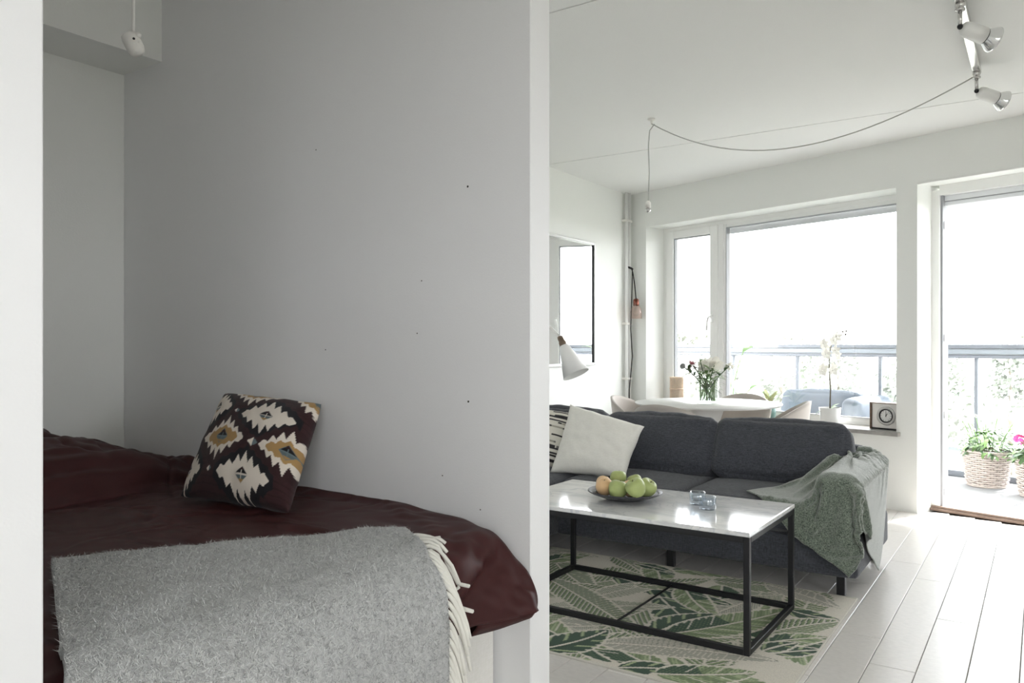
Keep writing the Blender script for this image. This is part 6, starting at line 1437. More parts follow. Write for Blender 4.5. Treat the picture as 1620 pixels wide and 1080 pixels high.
[-1113,567,485,-2,19,-9,0,19,-9,3,19,-10,3,18,-9,-2,19,-9,-2,19,-10,2,19,-9,5,20,-9,1,19,-10,-3,19,-9,-2,20,-9,-1,19,-10,-1,20,-9,1,19,-9,0,20,-10,-2,20,-9,2,20,-10,3,20,-9,0,20,-9,-1,20,-10,1,20,-9,-1,21,-9,1,20,-10,4,21,-9,2,20,-9,2,21,-10,4,21,-9,0,21,-9,-1,21,-10,2,21,-9,0,21,-10,-3,21,-9,-2,21,-9,-1,21,-10,2,22,-9,1,21,-9,0,22,-10,0,22,-9,-2,21,-9],
[-1111,567,465,-2,19,-9,-2,18,-10,1,19,-9,3,19,-9,-1,19,-10,-1,19,-9,2,19,-9,4,19,-9,2,20,-10,-1,19,-9,-1,19,-9,-1,20,-10,-1,19,-9,1,20,-9,1,20,-10,-2,20,-9,2,19,-9,2,20,-10,-1,21,-9,-1,20,-9,0,20,-9,-2,20,-10,0,21,-9,6,20,-9,4,21,-10,1,20,-9,3,21,-9,1,21,-10,0,21,-9,1,21,-9,-2,21,-10,-4,21,-9,-2,21,-9,-1,22,-10,3,21,-9,3,21,-9,0,22,-9,0,22,-10,-1,21,-9],
[-1112,567,445,0,18,-10,-1,19,-9,-1,19,-9,1,19,-9,2,19,-10,0,19,-9,2,19,-9,4,19,-10,3,19,-9,-1,19,-9,0,20,-9,-1,19,-10,-2,20,-9,1,20,-9,0,19,-9,-1,20,-10,2,20,-9,1,20,-9,0,20,-9,0,20,-10,-1,20,-9,-2,21,-9,0,20,-10,5,20,-9,4,21,-9,1,21,-9,2,20,-10,2,21,-9,0,21,-9,-1,21,-9,-2,21,-10,-4,21,-9,-2,21,-9,0,22,-9,4,21,-10,4,22,-9,0,21,-9,-2,22,-10,0,21,-9],
[-1111,567,424,1,18,-9,0,19,-9,-1,19,-9,0,18,-10,2,19,-9,1,19,-9,2,19,-9,3,20,-10,2,19,-9,0,19,-9,1,19,-9,0,20,-10,-2,19,-9,1,20,-9,0,20,-9,-1,20,-9,2,19,-10,0,20,-9,0,20,-9,0,20,-9,0,21,-10,-1,20,-9,0,20,-9,2,21,-9,2,20,-9,1,21,-10,2,21,-9,1,20,-9,-1,21,-9,-2,21,-10,-1,21,-9,-1,21,-9,-2,22,-9,0,21,-9,5,21,-10,5,22,-9,0,21,-9,-2,22,-9,-1,22,-10],
[-1108,566,404,0,19,-9,0,19,-10,0,18,-9,1,19,-9,3,19,-9,-1,19,-9,0,19,-10,3,19,-9,1,19,-9,0,20,-9,1,19,-9,2,19,-9,-1,20,-10,3,20,-9,0,19,-9,-1,20,-9,1,20,-9,0,20,-10,-1,20,-9,-2,20,-9,0,20,-9,1,20,-9,-1,21,-9,0,20,-10,1,21,-9,2,20,-9,1,21,-9,0,21,-9,-2,20,-10,-2,21,-9,1,21,-9,2,22,-9,-1,21,-9,-1,21,-9,4,21,-10,6,22,-9,1,21,-9,-2,22,-9,-3,22,-9],
[-1106,566,383,-1,19,-9,0,18,-9,0,19,-9,1,19,-9,3,19,-9,0,19,-9,-1,19,-10,1,19,-9,2,19,-9,0,19,-9,1,20,-9,2,19,-9,2,19,-9,3,20,-10,1,20,-9,-2,19,-9,0,20,-9,1,20,-9,-1,20,-9,-4,20,-9,-1,20,-10,1,21,-9,0,20,-9,-1,20,-9,2,21,-9,3,20,-9,0,21,-9,-2,21,-10,-1,21,-9,-2,21,-9,1,21,-9,3,21,-9,-1,21,-9,-1,21,-9,3,21,-10,6,22,-9,2,21,-9,-2,22,-9,-2,22,-9],
[-1107,566,363,0,18,-9,0,19,-9,1,19,-9,0,18,-9,3,19,-10,0,19,-9,-2,19,-9,1,19,-9,0,20,-9,1,19,-9,1,19,-9,3,20,-9,4,19,-9,3,20,-9,0,19,-10,-2,20,-9,0,20,-9,1,20,-9,0,20,-9,-4,20,-9,-2,20,-9,2,20,-9,0,20,-9,-1,21,-9,3,20,-9,3,21,-10,-2,20,-9,-3,21,-9,-1,21,-9,0,21,-9,0,21,-9,1,21,-9,0,21,-9,0,21,-9,3,22,-9,5,21,-10,2,21,-9,-1,22,-9,0,22,-9],
[-1108,565,342,1,19,-9,1,19,-9,2,18,-9,0,19,-9,2,19,-9,0,19,-9,-2,19,-9,-2,19,-9,-1,19,-9,0,19,-9,3,20,-9,3,19,-9,5,20,-9,3,19,-9,1,20,-9,-2,19,-9,-1,20,-9,1,20,-9,1,20,-10,-3,20,-9,-2,20,-9,3,20,-9,1,21,-9,-1,20,-9,2,21,-9,0,20,-9,-4,21,-9,-3,20,-9,0,21,-9,1,21,-9,1,21,-9,0,21,-9,0,21,-9,1,21,-9,3,22,-9,5,21,-9,2,22,-9,0,21,-9,1,22,-10],
[-1106,565,322,-1,19,-9,2,18,-9,2,19,-9,1,19,-9,2,19,-9,1,19,-9,-3,18,-9,-4,20,-9,-3,19,-9,1,19,-9,3,19,-9,3,20,-9,4,19,-9,3,20,-9,3,19,-9,0,20,-9,-2,20,-9,-2,20,-9,2,19,-9,-1,20,-9,-2,21,-9,3,20,-9,2,20,-9,0,20,-9,0,21,-9,0,20,-9,-6,21,-9,-3,21,-9,2,20,-9,2,21,-9,0,21,-9,0,21,-9,0,21,-9,0,21,-9,3,22,-9,4,21,-9,2,22,-9,0,21,-9,4,22,-9],
[-1104,565,302,-3,18,-9,3,19,-9,2,19,-9,1,18,-9,2,19,-9,2,19,-9,-4,19,-9,-6,19,-9,-4,19,-9,3,19,-9,4,20,-9,3,19,-9,3,20,-9,3,19,-9,4,20,-9,3,19,-9,-3,20,-9,-4,20,-9,0,20,-9,-1,20,-9,-1,20,-9,2,20,-9,4,20,-9,0,21,-9,-1,20,-9,0,21,-8,-4,20,-9,-3,21,-9,3,21,-9,2,20,-9,0,21,-9,1,21,-9,0,21,-9,-1,22,-9,1,21,-9,3,21,-9,1,22,-9,2,21,-9,3,22,-9],
[-1103,565,281,-2,18,-9,3,19,-9,3,18,-9,-1,19,-8,1,19,-9,1,19,-9,-4,19,-9,-6,19,-9,-3,19,-9,4,19,-9,5,19,-9,3,20,-9,4,19,-9,2,20,-9,5,19,-9,4,20,-9,-3,20,-8,-5,19,-9,-2,20,-9,-2,20,-9,-2,20,-9,3,20,-9,4,21,-9,-1,20,-9,0,20,-9,1,21,-9,-2,20,-9,-2,21,-9,2,21,-9,2,21,-8,0,20,-9,2,21,-9,0,22,-9,-2,21,-9,0,21,-9,3,21,-9,1,22,-9,1,21,-9,2,22,-9]])
THROW_ROWS = rows([
[-1177,3748,414,15,-12,-1,14,-13,-1,15,-12,-1,15,-12,-1,12,-37,9,16,-6,-9,16,-5,-9,15,-12,-7,16,-11,-7,14,-13,-1,11,-5,-15,15,-7,-11,10,4,-16,10,5,-15,12,2,-15,12,2,-16,12,1,-16,9,1,-11,5,0,-5,6,0,-4,6,0,-3,6,-1,-3,6,0,-4,10,0,-7,5,0,-5,6,1,-5,5,0,-4,6,1,-4,7,1,-2,6,0,-3,5,1,-3,6,0,-4,9,1,-3,15,-2,-11,15,-2,-11,16,-3,-8,15,-3,-7,16,-4,-7,16,-3,-7,17,-4,-10,17,-6,-9,17,-8,-10,16,-5,-12],
[-1167,3763,415,15,-12,-1,15,-12,0,14,-13,-1,15,-12,-1,15,-12,-1,14,-12,4,14,-34,1,16,-5,-11,15,-10,-9,15,-12,-3,12,-7,-15,15,-11,-6,10,5,-16,12,-1,-14,12,0,-15,12,1,-16,12,-1,-16,5,-2,-5,6,-2,-5,6,-1,-4,6,1,-3,7,1,-2,5,1,-4,10,4,-7,5,1,-5,6,1,-4,5,2,-5,6,1,-3,6,1,-2,6,1,-3,6,1,-4,5,0,-4,12,1,-6,15,2,-13,14,0,-12,15,-1,-9,16,-2,-8,15,-5,-6,16,-6,-6,16,-5,-9,16,-4,-11,16,-8,-10,17,-4,-12],
[-1156,3779,417,15,-12,-1,14,-13,-1,15,-12,-1,15,-12,-1,14,-12,-1,15,-13,-1,14,-12,0,13,-37,9,15,-6,-11,15,-6,-12,14,-12,-7,14,-11,-5,13,-2,-15,12,-2,-14,12,0,-16,12,-3,-15,8,-2,-10,6,-2,-5,5,1,-5,6,3,-4,4,5,-4,7,3,-2,10,2,-5,6,0,-4,6,1,-5,6,0,-5,6,1,-4,6,0,-3,6,0,-3,6,1,-3,6,3,-3,9,0,-3,14,-3,-13,13,4,-12,14,3,-12,15,1,-11,14,1,-9,16,-3,-9,15,-6,-6,16,-9,-5,16,-5,-11,15,-3,-12,27,-18,1],
[-1145,3795,418,14,-13,-1,15,-12,-1,15,-12,-1,14,-13,-1,15,-12,-1,14,-12,-1,15,-12,-1,15,-13,0,14,-12,1,13,-34,-2,15,-4,-12,14,-13,-3,13,-7,-12,13,-6,-14,11,-4,-15,11,-3,-14,6,0,-6,4,2,-5,5,5,-5,6,1,-4,6,-2,-3,6,-3,-3,11,3,-4,6,-1,-4,6,0,-5,7,0,-5,6,1,-4,6,1,-4,6,0,-2,7,1,-3,4,7,-2,14,2,-8,14,-2,-13,14,-1,-13,14,3,-12,15,5,-10,14,3,-11,15,3,-10,14,-1,-10,16,-8,-6,16,-10,-4,14,-1,-13,20,-19,1],
[-1135,3810,419,15,-12,-1,14,-12,-1,15,-13,-1,15,-12,-1,14,-12,-1,15,-12,-1,15,-13,-1,14,-12,0,15,-12,0,14,-13,-2,12,-38,4,15,-4,-10,14,-8,-11,12,-11,-10,12,-5,-15,7,-3,-8,4,3,-7,6,1,-6,5,-4,-4,7,0,-4,6,-2,-3,11,6,-3,6,-3,-3,6,3,-4,5,3,-5,7,-2,-4,6,-2,-4,6,-1,-4,7,-1,-3,8,-1,-4,9,5,-3,12,11,-11,15,-2,-13,14,-2,-13,15,-4,-12,14,4,-12,15,6,-10,14,2,-10,15,6,-10,14,1,-11,15,-11,0,28,-11,-4,1,-9,-8],
[-1124,3826,420,14,-12,-1,15,-13,-1,15,-12,-1,14,-12,-1,15,-12,-1,15,-13,-1,14,-12,0,15,-12,-1,14,-13,-1,15,-12,-1,15,-13,-1,14,-13,-2,13,-33,-2,12,-8,-13,8,-8,-8,6,-2,-6,5,-2,-7,5,-4,-5,6,-1,-4,6,1,-4,11,4,-3,6,-3,-3,6,3,-3,7,2,-4,6,2,-4,4,4,-5,6,0,-5,7,-2,-4,6,-4,-3,7,-5,2,15,2,-13,11,12,-11,16,0,-13,14,-3,-13,15,-6,-12,15,1,-12,15,2,-12,15,5,-10,15,4,-10,15,8,-10,14,3,-11,20,-15,6,1,-10,-8],
[-1114,3842,420,15,-13,0,14,-12,-2,15,-12,-1,15,-12,-1,14,-13,0,15,-12,-1,15,-12,0,14,-13,-1,15,-12,-1,14,-12,-1,15,-12,-1,15,-13,-1,14,-13,-1,13,-38,-4,5,-1,-6,5,-3,-5,4,-7,-3,5,-2,-7,5,-4,-3,6,-3,-2,11,0,-4,7,1,-3,6,3,-3,4,6,-3,5,4,-4,6,1,-5,7,0,-5,4,-6,-3,3,-7,-2,13,3,-5,16,-3,-12,13,10,-11,15,1,-13,15,-5,-12,15,-6,-13,15,0,-13,14,7,-11,16,2,-11,15,6,-10,14,11,-7,26,12,-9,6,-16,-9,-3,-7,-8],
[-1103,3857,421,14,-13,-1,15,-11,0,15,-13,-3,14,-12,-1,15,-12,0,15,-12,0,14,-13,-1,15,-12,-1,14,-12,-1,14,-13,3,15,-11,-3,15,-12,-3,14,-12,0,11,-12,1,10,-12,2,3,-32,-1,5,-2,-6,3,-6,-3,3,3,-6,11,1,-6,5,-5,2,7,-2,-2,6,-1,-2,7,2,-3,2,6,-4,5,4,-4,7,0,-5,3,-7,-4,4,-9,1,15,1,-13,16,-3,-11,13,10,-12,15,1,-12,15,-5,-12,15,-8,-13,14,7,-13,14,7,-12,17,2,-11,11,11,-10,32,4,-5,7,3,-11,-5,-3,-14,6,-11,-4],
[-1092,3873,420,14,-13,3,14,-12,-5,15,-12,-1,15,-12,-1,15,-12,0,14,-12,0,15,-13,-1,14,-12,-1,13,-13,5,15,-12,0,15,-11,-5,14,-11,-3,14,-13,1,7,-11,5,11,-11,-3,9,-11,3,3,-37,8,5,-2,-6,5,-2,-5,4,10,-6,7,-2,-2,6,-1,-2,4,-6,3,6,-4,0,6,3,-5,3,6,-4,6,-1,-5,2,-7,-3,7,-14,-5,14,5,-12,16,-4,-12,13,9,-11,16,2,-12,14,-8,-11,15,-4,-13,15,6,-14,15,1,-14,14,13,-10,9,14,-11,19,-14,-11,7,0,-10,2,3,-12,-5,4,-11],
[-1080,3888,421,13,-13,6,14,-11,-8,15,-12,-2,14,-12,0,15,-12,-1,15,-13,0,14,-12,-1,15,-12,2,12,-13,7,15,-11,-3,14,-11,-5,15,-12,-2,9,-12,4,8,-12,4,11,-10,-3,8,-11,4,9,-11,2,10,-11,3,-5,-23,5,6,-2,-4,6,0,-2,7,2,-3,6,0,-1,5,-5,0,5,-6,0,1,7,-4,6,-1,-5,4,-10,-2,7,-15,-12,14,8,-12,15,-4,-11,14,8,-11,15,0,-11,14,-8,-11,16,-1,-13,14,6,-14,16,-1,-14,6,19,-12,25,-8,-15,-2,-2,-12,7,-8,-11,9,4,-10,-5,6,-11],
[-1067,3902,422,11,-13,8,13,-9,-9,15,-12,-2,15,-12,-1,15,-12,0,14,-13,0,15,-12,0,13,-13,4,13,-13,7,14,-10,-6,15,-11,-5,12,-12,1,7,-12,5,9,-11,2,11,-11,-1,7,-11,4,9,-12,3,8,-11,5,7,-12,6,-2,-30,6,8,1,0,3,6,-3,3,-7,-1,5,-5,-1,5,3,0,4,5,-4,5,-4,-5,3,-16,-7,13,-8,-12,13,9,-12,15,-5,-11,14,7,-10,15,-1,-11,13,-9,-11,15,3,-13,15,-2,-14,15,7,-13,0,17,-10,15,-8,-23,5,-7,-10,4,-2,-13,12,0,-10,6,4,-12],
[-1055,3917,423,10,-13,12,13,-9,-11,14,-11,-2,15,-13,-1,15,-12,0,15,-12,0,14,-13,2,12,-13,7,14,-12,4,14,-9,-9,15,-12,-3,8,-12,3,7,-11,5,9,-12,1,11,-10,0,7,-12,5,8,-12,4,7,-12,6,6,-12,6,-6,-11,9,0,-14,10,10,-20,-4,8,0,0,6,-4,-1,0,8,-1,7,-2,-4,8,-8,-4,4,-16,-12,15,4,-14,14,4,-12,14,-7,-10,14,7,-10,15,-2,-11,13,-9,-11,15,0,-12,15,3,-14,0,15,-14,24,-6,-15,-5,1,-15,3,-3,-14,3,-5,-15,12,2,-11,9,8,-10],
[-1041,3930,425,6,-11,14,13,-8,-12,15,-12,-2,15,-12,-1,14,-12,1,15,-13,0,13,-12,4,11,-14,9,15,-11,-1,14,-9,-9,12,-11,-1,7,-12,5,8,-12,4,10,-11,0,9,-11,2,7,-12,6,7,-12,5,6,-12,6,2,-13,8,0,-13,9,-5,-12,9,10,-11,6,1,-29,0,8,-2,1,6,6,-2,8,1,0,6,-15,-12,15,-5,-13,12,8,-14,14,-5,-11,16,-2,-11,14,6,-10,12,-9,-10,15,-2,-11,14,3,-12,11,8,-15,7,11,-16,9,-20,-17,6,1,-14,0,6,-13,2,-3,-14,3,-4,-14,10,10,-10],
[-1028,3943,427,3,-9,17,13,-8,-13,15,-11,-2,15,-13,0,14,-12,1,15,-12,0,12,-13,7,11,-14,8,15,-10,-5,14,-8,-10,9,-12,3,6,-12,6,9,-12,3,10,-11,0,8,-12,4,5,-12,6,7,-12,6,4,-12,7,0,-13,9,1,-13,8,-3,-13,9,3,-13,9,9,-12,6,0,-14,7,13,-20,-7,13,4,-2,7,-14,-13,14,7,-15,15,2,-13,14,-7,-11,13,6,-12,14,-7,-9,15,-2,-11,14,2,-11,13,6,-12,7,11,-15,9,-23,-17,3,3,-15,8,-2,-16,4,4,-16,0,6,-15,2,-4,-14,4,-3,-12],
[-1014,3956,430,0,-7,18,12,-7,-12,15,-12,-2,14,-12,1,15,-13,1,15,-12,1,11,-13,7,11,-14,8,15,-8,-8,10,-9,-8,9,-12,3,6,-12,6,10,-11,2,9,-12,2,7,-12,6,5,-12,6,5,-13,7,2,-13,8,0,-12,8,0,-13,9,2,-13,8,1,-14,8,4,-13,8,8,-13,5,5,-14,9,14,-26,-12,15,5,-13,15,2,-14,16,-5,-12,14,3,-13,15,-1,-11,14,-7,-10,15,3,-11,14,3,-11,8,11,-12,13,-26,-17,2,4,-14,3,3,-17,2,3,-17,3,1,-16,5,5,-16,2,4,-16,1,-4,-15],
[-1000,3969,434,-5,-4,18,13,-8,-12,14,-13,3,15,-12,0,14,-12,0,15,-12,1,12,-13,7,11,-14,8,11,-6,-12,10,-10,-7,7,-12,6,7,-12,6,10,-11,0,9,-12,4,5,-13,7,4,-12,7,3,-13,8,2,-13,8,0,-13,8,1,-12,8,3,-13,8,4,-14,7,5,-13,7,5,-14,7,11,-13,8,15,-12,-3,15,-10,-8,14,-17,-19,15,4,-13,16,0,-13,15,-4,-11,14,1,-12,15,0,-10,10,10,-12,12,-5,-12,8,-23,-16,2,2,-16,2,3,-18,2,3,-18,3,4,-17,2,1,-17,4,6,-15,0,4,-16],
[-987,3982,438,-10,0,17,15,-11,-6,11,-14,6,16,-11,-3,15,-11,-1,15,-12,1,12,-14,7,11,-13,7,7,-6,-13,10,-8,-7,6,-13,6,8,-12,5,10,-11,2,7,-13,5,4,-12,7,3,-13,8,2,-13,8,2,-13,8,1,-13,8,3,-12,8,4,-13,7,4,-13,7,5,-14,7,9,-14,8,13,-14,5,15,-13,0,15,-10,-7,15,-10,-7,13,-23,-20,16,4,-11,15,4,-13,15,-3,-11,12,9,-12,12,-6,-12,13,-26,-15,4,0,-14,2,0,-18,1,2,-19,2,2,-19,2,5,-18,2,3,-17,1,2,-17,-1,4,-15],
[-975,3996,444,-12,2,15,14,-13,0,10,-15,7,16,-10,-4,16,-11,-2,15,-11,0,12,-14,6,8,-13,7,5,-5,-14,10,-8,-8,6,-13,8,8,-12,4,10,-11,2,6,-13,6,3,-13,8,2,-13,8,2,-12,8,2,-13,8,3,-13,8,4,-13,8,4,-13,6,4,-13,7,7,-14,10,13,-14,3,14,-13,3,15,-13,1,14,-13,-2,15,-10,-7,15,-11,-8,14,-8,-10,15,-16,-21,14,8,-11,6,-9,-15,17,0,-9,13,-21,-17,4,2,-16,0,4,-19,1,1,-20,-4,5,-18,2,4,-18,3,3,-18,3,1,-17,2,2,-16],
[-963,4010,450,-13,2,14,11,-14,6,10,-15,7,16,-10,-4,16,-9,-4,15,-12,0,14,-12,3,3,-13,7,5,-5,-13,10,-8,-9,4,-13,8,9,-12,3,9,-12,4,5,-12,7,2,-13,8,2,-13,8,3,-13,8,3,-13,8,4,-13,8,4,-13,7,5,-13,6,6,-13,5,10,-14,7,14,-13,4,14,-13,2,14,-13,-1,15,-12,-1,15,-13,-1,15,-11,-6,14,-11,-8,14,-10,-8,6,-22,-23,15,2,-13,24,-21,-14,4,7,-16,-1,4,-18,2,2,-20,-1,0,-22,-4,5,-18,-6,7,-18,2,3,-19,0,-1,-18,11,3,-14],
[-951,4023,456,-12,2,14,5,-14,12,12,-14,5,15,-12,-2,16,-7,-6,16,-11,-1,10,-12,2,4,-14,6,4,-3,-14,10,-8,-9,4,-13,8,9,-12,3,7,-12,5,4,-13,8,2,-13,7,2,-13,9,3,-13,8,4,-13,8,5,-13,7,5,-13,6,5,-12,6,8,-14,8,13,-14,3,14,-13,2,14,-12,-1,15,-13,0,15,-12,-1,15,-13,-2,16,-13,0,14,-11,-7,13,-9,-11,7,-5,-18,28,-10,-10,17,-23,-27,-13,4,-12,-4,-2,-18,-1,0,-21,8,-2,-20,-2,3,-20,-5,1,-19,1,3,-17,-5,8,-16,3,2,-18],
[-939,4037,462,-11,0,15,2,-12,14,10,-15,6,15,-12,0,16,-6,-8,16,-10,-4,6,-12,3,6,-14,5,2,-3,-14,10,-7,-9,4,-13,7,8,-12,4,7,-12,5,2,-13,8,2,-13,8,3,-13,8,4,-13,8,5,-13,7,5,-13,7,6,-13,6,6,-13,5,12,-14,5,13,-13,3,15,-13,1,14,-13,0,14,-12,-2,15,-12,-1,15,-13,-1,16,-12,-2,15,-11,-6,13,-10,-10,5,-5,-19,17,-8,-17,-4,-10,-16,21,-20,-22,-5,-5,-16,-8,3,-18,-1,-4,-20,4,5,-19,-1,0,-19,3,-3,-18,-6,3,-17,-2,11,-15],
[-926,4049,468,-10,0,16,-3,-11,16,10,-14,7,14,-13,2,16,-5,-10,11,-10,-4,9,-11,0,5,-13,5,2,-3,-14,9,-7,-10,3,-13,8,9,-12,3,5,-13,7,2,-12,7,3,-13,8,3,-14,8,4,-13,8,6,-13,7,6,-12,5,7,-13,5,8,-14,8,14,-13,2,14,-13,1,14,-13,2,14,-13,-4,15,-12,-1,14,-12,-1,15,-13,-1,15,-12,-5,14,-11,-8,9,-10,-13,23,-7,-19,-8,-5,-17,-1,-9,-16,-2,-9,-16,-2,-7,-17,20,-20,-22,-11,-1,-16,-2,-1,-18,6,4,-18,3,-3,-18,1,-1,-17,-2,6,-16],
[-910,4054,477,-12,5,14,-6,-7,17,8,-15,9,13,-14,3,14,-4,-10,10,-9,-5,10,-11,-3,4,-13,6,2,-2,-15,8,-6,-10,3,-13,7,9,-12,4,3,-13,7,3,-13,8,3,-13,8,4,-13,8,5,-13,7,7,-13,5,6,-13,6,7,-13,5,13,-13,5,14,-13,1,13,-14,4,13,-12,-6,15,-13,-1,14,-12,-1,15,-12,0,15,-12,-4,14,-12,-8,11,-11,-11,8,-11,-13,9,-10,-22,13,-4,-13,1,-11,-15,-1,-10,-15,-6,-3,-18,-6,-4,-18,10,-28,-21,-11,1,-16,1,-1,-17,9,2,-16,5,-1,-16,1,-1,-17],
[-900,4049,493,-6,17,6,-10,-1,17,5,-15,11,12,-14,5,10,-7,-8,11,-6,-8,10,-9,-5,5,-13,4,1,-1,-14,8,-6,-11,2,-13,8,8,-12,4,2,-14,8,4,-13,7,3,-12,8,5,-13,7,7,-13,6,7,-13,5,7,-13,5,9,-14,7,14,-13,1,13,-13,4,12,-13,-8,15,-12,-1,15,-13,0,14,-12,-1,15,-12,0,14,-12,-8,12,-11,-9,10,-11,-13,14,-10,-22,-6,-12,-15,5,-10,-15,13,-4,-13,5,-11,-14,3,-11,-15,-4,-8,-17,-8,4,-17,-8,-4,-17,-4,-27,-21,4,-2,-17,11,4,-14,7,-7,-14],
[-886,4046,505,-7,16,8,-9,14,10,0,-12,14,8,-14,4,10,-9,-4,11,-6,-8,10,-6,-9,7,-13,3,-1,0,-15,8,-6,-10,1,-13,7,6,-13,6,4,-13,7,5,-13,7,2,-13,8,8,-13,6,8,-13,4,7,-13,5,5,-13,11,14,-13,0,13,-14,3,11,-13,-9,14,-12,-1,15,-12,-1,15,-13,-1,14,-12,4,13,-12,-8,14,-11,-8,10,-11,-12,8,-11,-14,6,-11,-22,-2,-11,-17,0,-11,-15,6,-10,-14,12,-5,-13,8,-10,-14,6,-10,-14,0,-11,-16,-8,-4,-16,-9,5,-17,-10,-27,-22,7,0,-16,15,-2,-10],
[-869,4048,514,-9,12,11,-6,17,6,-10,1,16,7,-13,1,9,-11,0,11,-9,-5,9,-2,-12,9,-11,-1,-3,0,-14,9,-7,-10,-1,-13,8,5,-13,7,7,-13,5,2,-13,8,7,-12,6,8,-13,4,8,-13,4,3,-13,8,12,-14,6,13,-13,3,10,-13,-11,14,-13,-2,15,-12,-1,14,-12,-1,13,-13,7,13,-12,-9,14,-11,-6,12,-11,-11,10,-12,-12,12,-10,-22,-5,-12,-16,0,-10,-17,1,-11,-15,-1,-11,-15,6,-10,-13,8,-8,-14,10,-7,-13,9,-9,-14,5,-11,-14,-5,-9,-17,-8,8,-16,-10,0,-18,8,-29,-17],
[-852,4056,519,-10,5,16,-10,13,11,-8,14,1,-2,-9,12,10,-12,0,11,-9,-4,8,-1,-12,10,-10,-5,-3,0,-14,9,-8,-9,-4,-12,9,9,-12,3,5,-13,7,4,-13,8,8,-13,4,9,-13,2,2,-13,9,9,-13,10,13,-14,0,9,-12,-11,14,-13,-3,14,-13,-1,15,-12,-1,11,-13,8,12,-12,-10,15,-11,-4,13,-11,-8,10,-12,-13,21,-10,-20,-8,-12,-15,-1,-11,-17,0,-11,-17,1,-11,-15,1,-11,-14,-2,-10,-14,6,-10,-14,6,-10,-13,9,-8,-14,11,-7,-13,8,-8,-15,3,-12,-16,-11,-6,-17,-5,16,-12],
[-838,4066,520,-9,3,17,-6,9,16,-15,2,3,-6,12,7,8,-11,6,12,-10,-2,7,-1,-12,11,-7,-8,-3,0,-14,8,-9,-8,-4,-11,8,10,-12,1,4,-13,8,6,-13,6,9,-13,1,4,-13,8,4,-13,9,13,-14,4,9,-12,-11,12,-14,-5,15,-12,0,14,-13,-2,11,-13,9,10,-12,-10,16,-11,-3,14,-12,-6,11,-11,-12,9,-11,-12,12,-11,-21,-6,-11,-17,2,-11,-17,0,-11,-17,0,-11,-15,1,-11,-14,1,-11,-13,-3,-10,-14,5,-11,-14,6,-10,-13,8,-8,-14,10,-8,-15,10,-8,-16,7,-10,-16,-11,-11,-15],
[-857,4061,511,-7,4,14,-2,8,11,5,17,7,0,7,12,5,-3,14,8,-10,10,9,1,-13,7,-4,-10,0,1,-16,6,-12,-6,-3,-12,8,11,-11,-1,3,-13,8,9,-14,2,7,-13,5,1,-13,9,10,-13,8,10,-13,-10,11,-13,-9,14,-13,3,14,-13,-3,8,-13,9,12,-12,-10,15,-11,-3,14,-12,-5,12,-11,-10,10,-11,-12,20,-11,-18,-8,-11,-16,-1,-12,-18,1,-11,-17,1,-11,-16,-1,-11,-15,0,-11,-14,1,-11,-14,1,-11,-14,-2,-10,-14,4,-11,-13,5,-10,-14,8,-9,-15,9,-8,-16,8,-9,-17,8,-10,-17],
[-877,4054,502,-4,18,17,15,7,1,16,-7,6,0,17,20,1,10,7,5,-8,14,13,8,12,-1,1,-15,7,0,-15,6,-9,-13,-4,-15,10,10,-13,2,6,-14,6,9,-13,2,1,-13,9,4,-13,8,14,-13,-6,9,-13,-11,12,-14,4,14,-12,-6,7,-14,11,12,-12,-9,15,-12,-3,15,-11,-4,13,-11,-9,9,-11,-12,12,-11,-10,9,-12,-21,-5,-11,-17,1,-12,-17,1,-11,-17,0,-11,-16,0,-11,-15,0,-11,-14,-1,-11,-13,2,-11,-15,0,-11,-14,-2,-10,-14,4,-11,-14,5,-10,-16,7,-10,-16,7,-9,-16,8,-10,-17],
[-870,4077,497,-4,-16,0,17,6,13,1,15,1,1,-4,20,10,7,8,8,-3,13,17,11,13,-3,17,3,-2,5,-14,10,-6,-16,4,-18,10,5,-13,7,8,-13,2,3,-13,8,2,-13,8,12,-14,-2,7,-12,-13,13,-14,5,12,-13,-8,6,-14,11,12,-12,-8,15,-12,-3,15,-11,-3,14,-12,-7,11,-11,-11,10,-11,-12,18,-11,-18,-8,-12,-15,0,-11,-17,1,-12,-18,1,-11,-17,0,-12,-15,0,-11,-15,-1,-11,-13,0,-11,-14,0,-11,-14,2,-10,-15,-1,-11,-15,-1,-11,-15,4,-11,-15,5,-10,-16,6,-10,-16,7,-10,-17],
[-860,4114,503,-4,-43,-4,14,-2,4,7,4,13,-7,7,6,20,2,9,7,10,16,6,15,12,13,-3,6,-10,16,4,3,1,-24,14,-15,3,-4,-12,15,7,-13,2,1,-13,8,11,-14,3,5,-12,-14,13,-14,4,8,-13,-11,7,-14,12,13,-12,-7,14,-12,-4,16,-12,-2,14,-12,-6,12,-11,-9,10,-11,-12,12,-11,-10,6,-12,-21,-4,-12,-16,1,-12,-18,1,-11,-17,0,-12,-16,0,-11,-15,0,-11,-15,0,-11,-13,-1,-11,-14,0,-11,-15,1,-11,-15,1,-11,-15,-1,-11,-15,1,-11,-16,3,-11,-16,5,-10,-16,6,-10,-16],
[-861,4140,503,10,-8,1,6,-37,0,2,-28,5,10,12,13,8,15,18,13,11,15,12,5,4,-6,11,6,11,-8,9,-12,18,-10,15,-4,-11,0,-17,13,1,-14,7,5,-13,5,5,-13,-12,14,-13,1,4,-14,-13,8,-13,12,14,-13,-5,14,-12,-6,15,-12,0,15,-12,-4,13,-11,-7,11,-12,-11,10,-11,-13,13,-11,-19,-6,-12,-14,1,-12,-17,1,-12,-17,0,-11,-17,0,-12,-16,0,-11,-15,0,-12,-14,0,-11,-14,0,-11,-14,-1,-11,-14,0,-12,-16,1,-11,-16,1,-11,-15,-1,-11,-16,2,-11,-16,4,-10,-16,5,-11,-15],
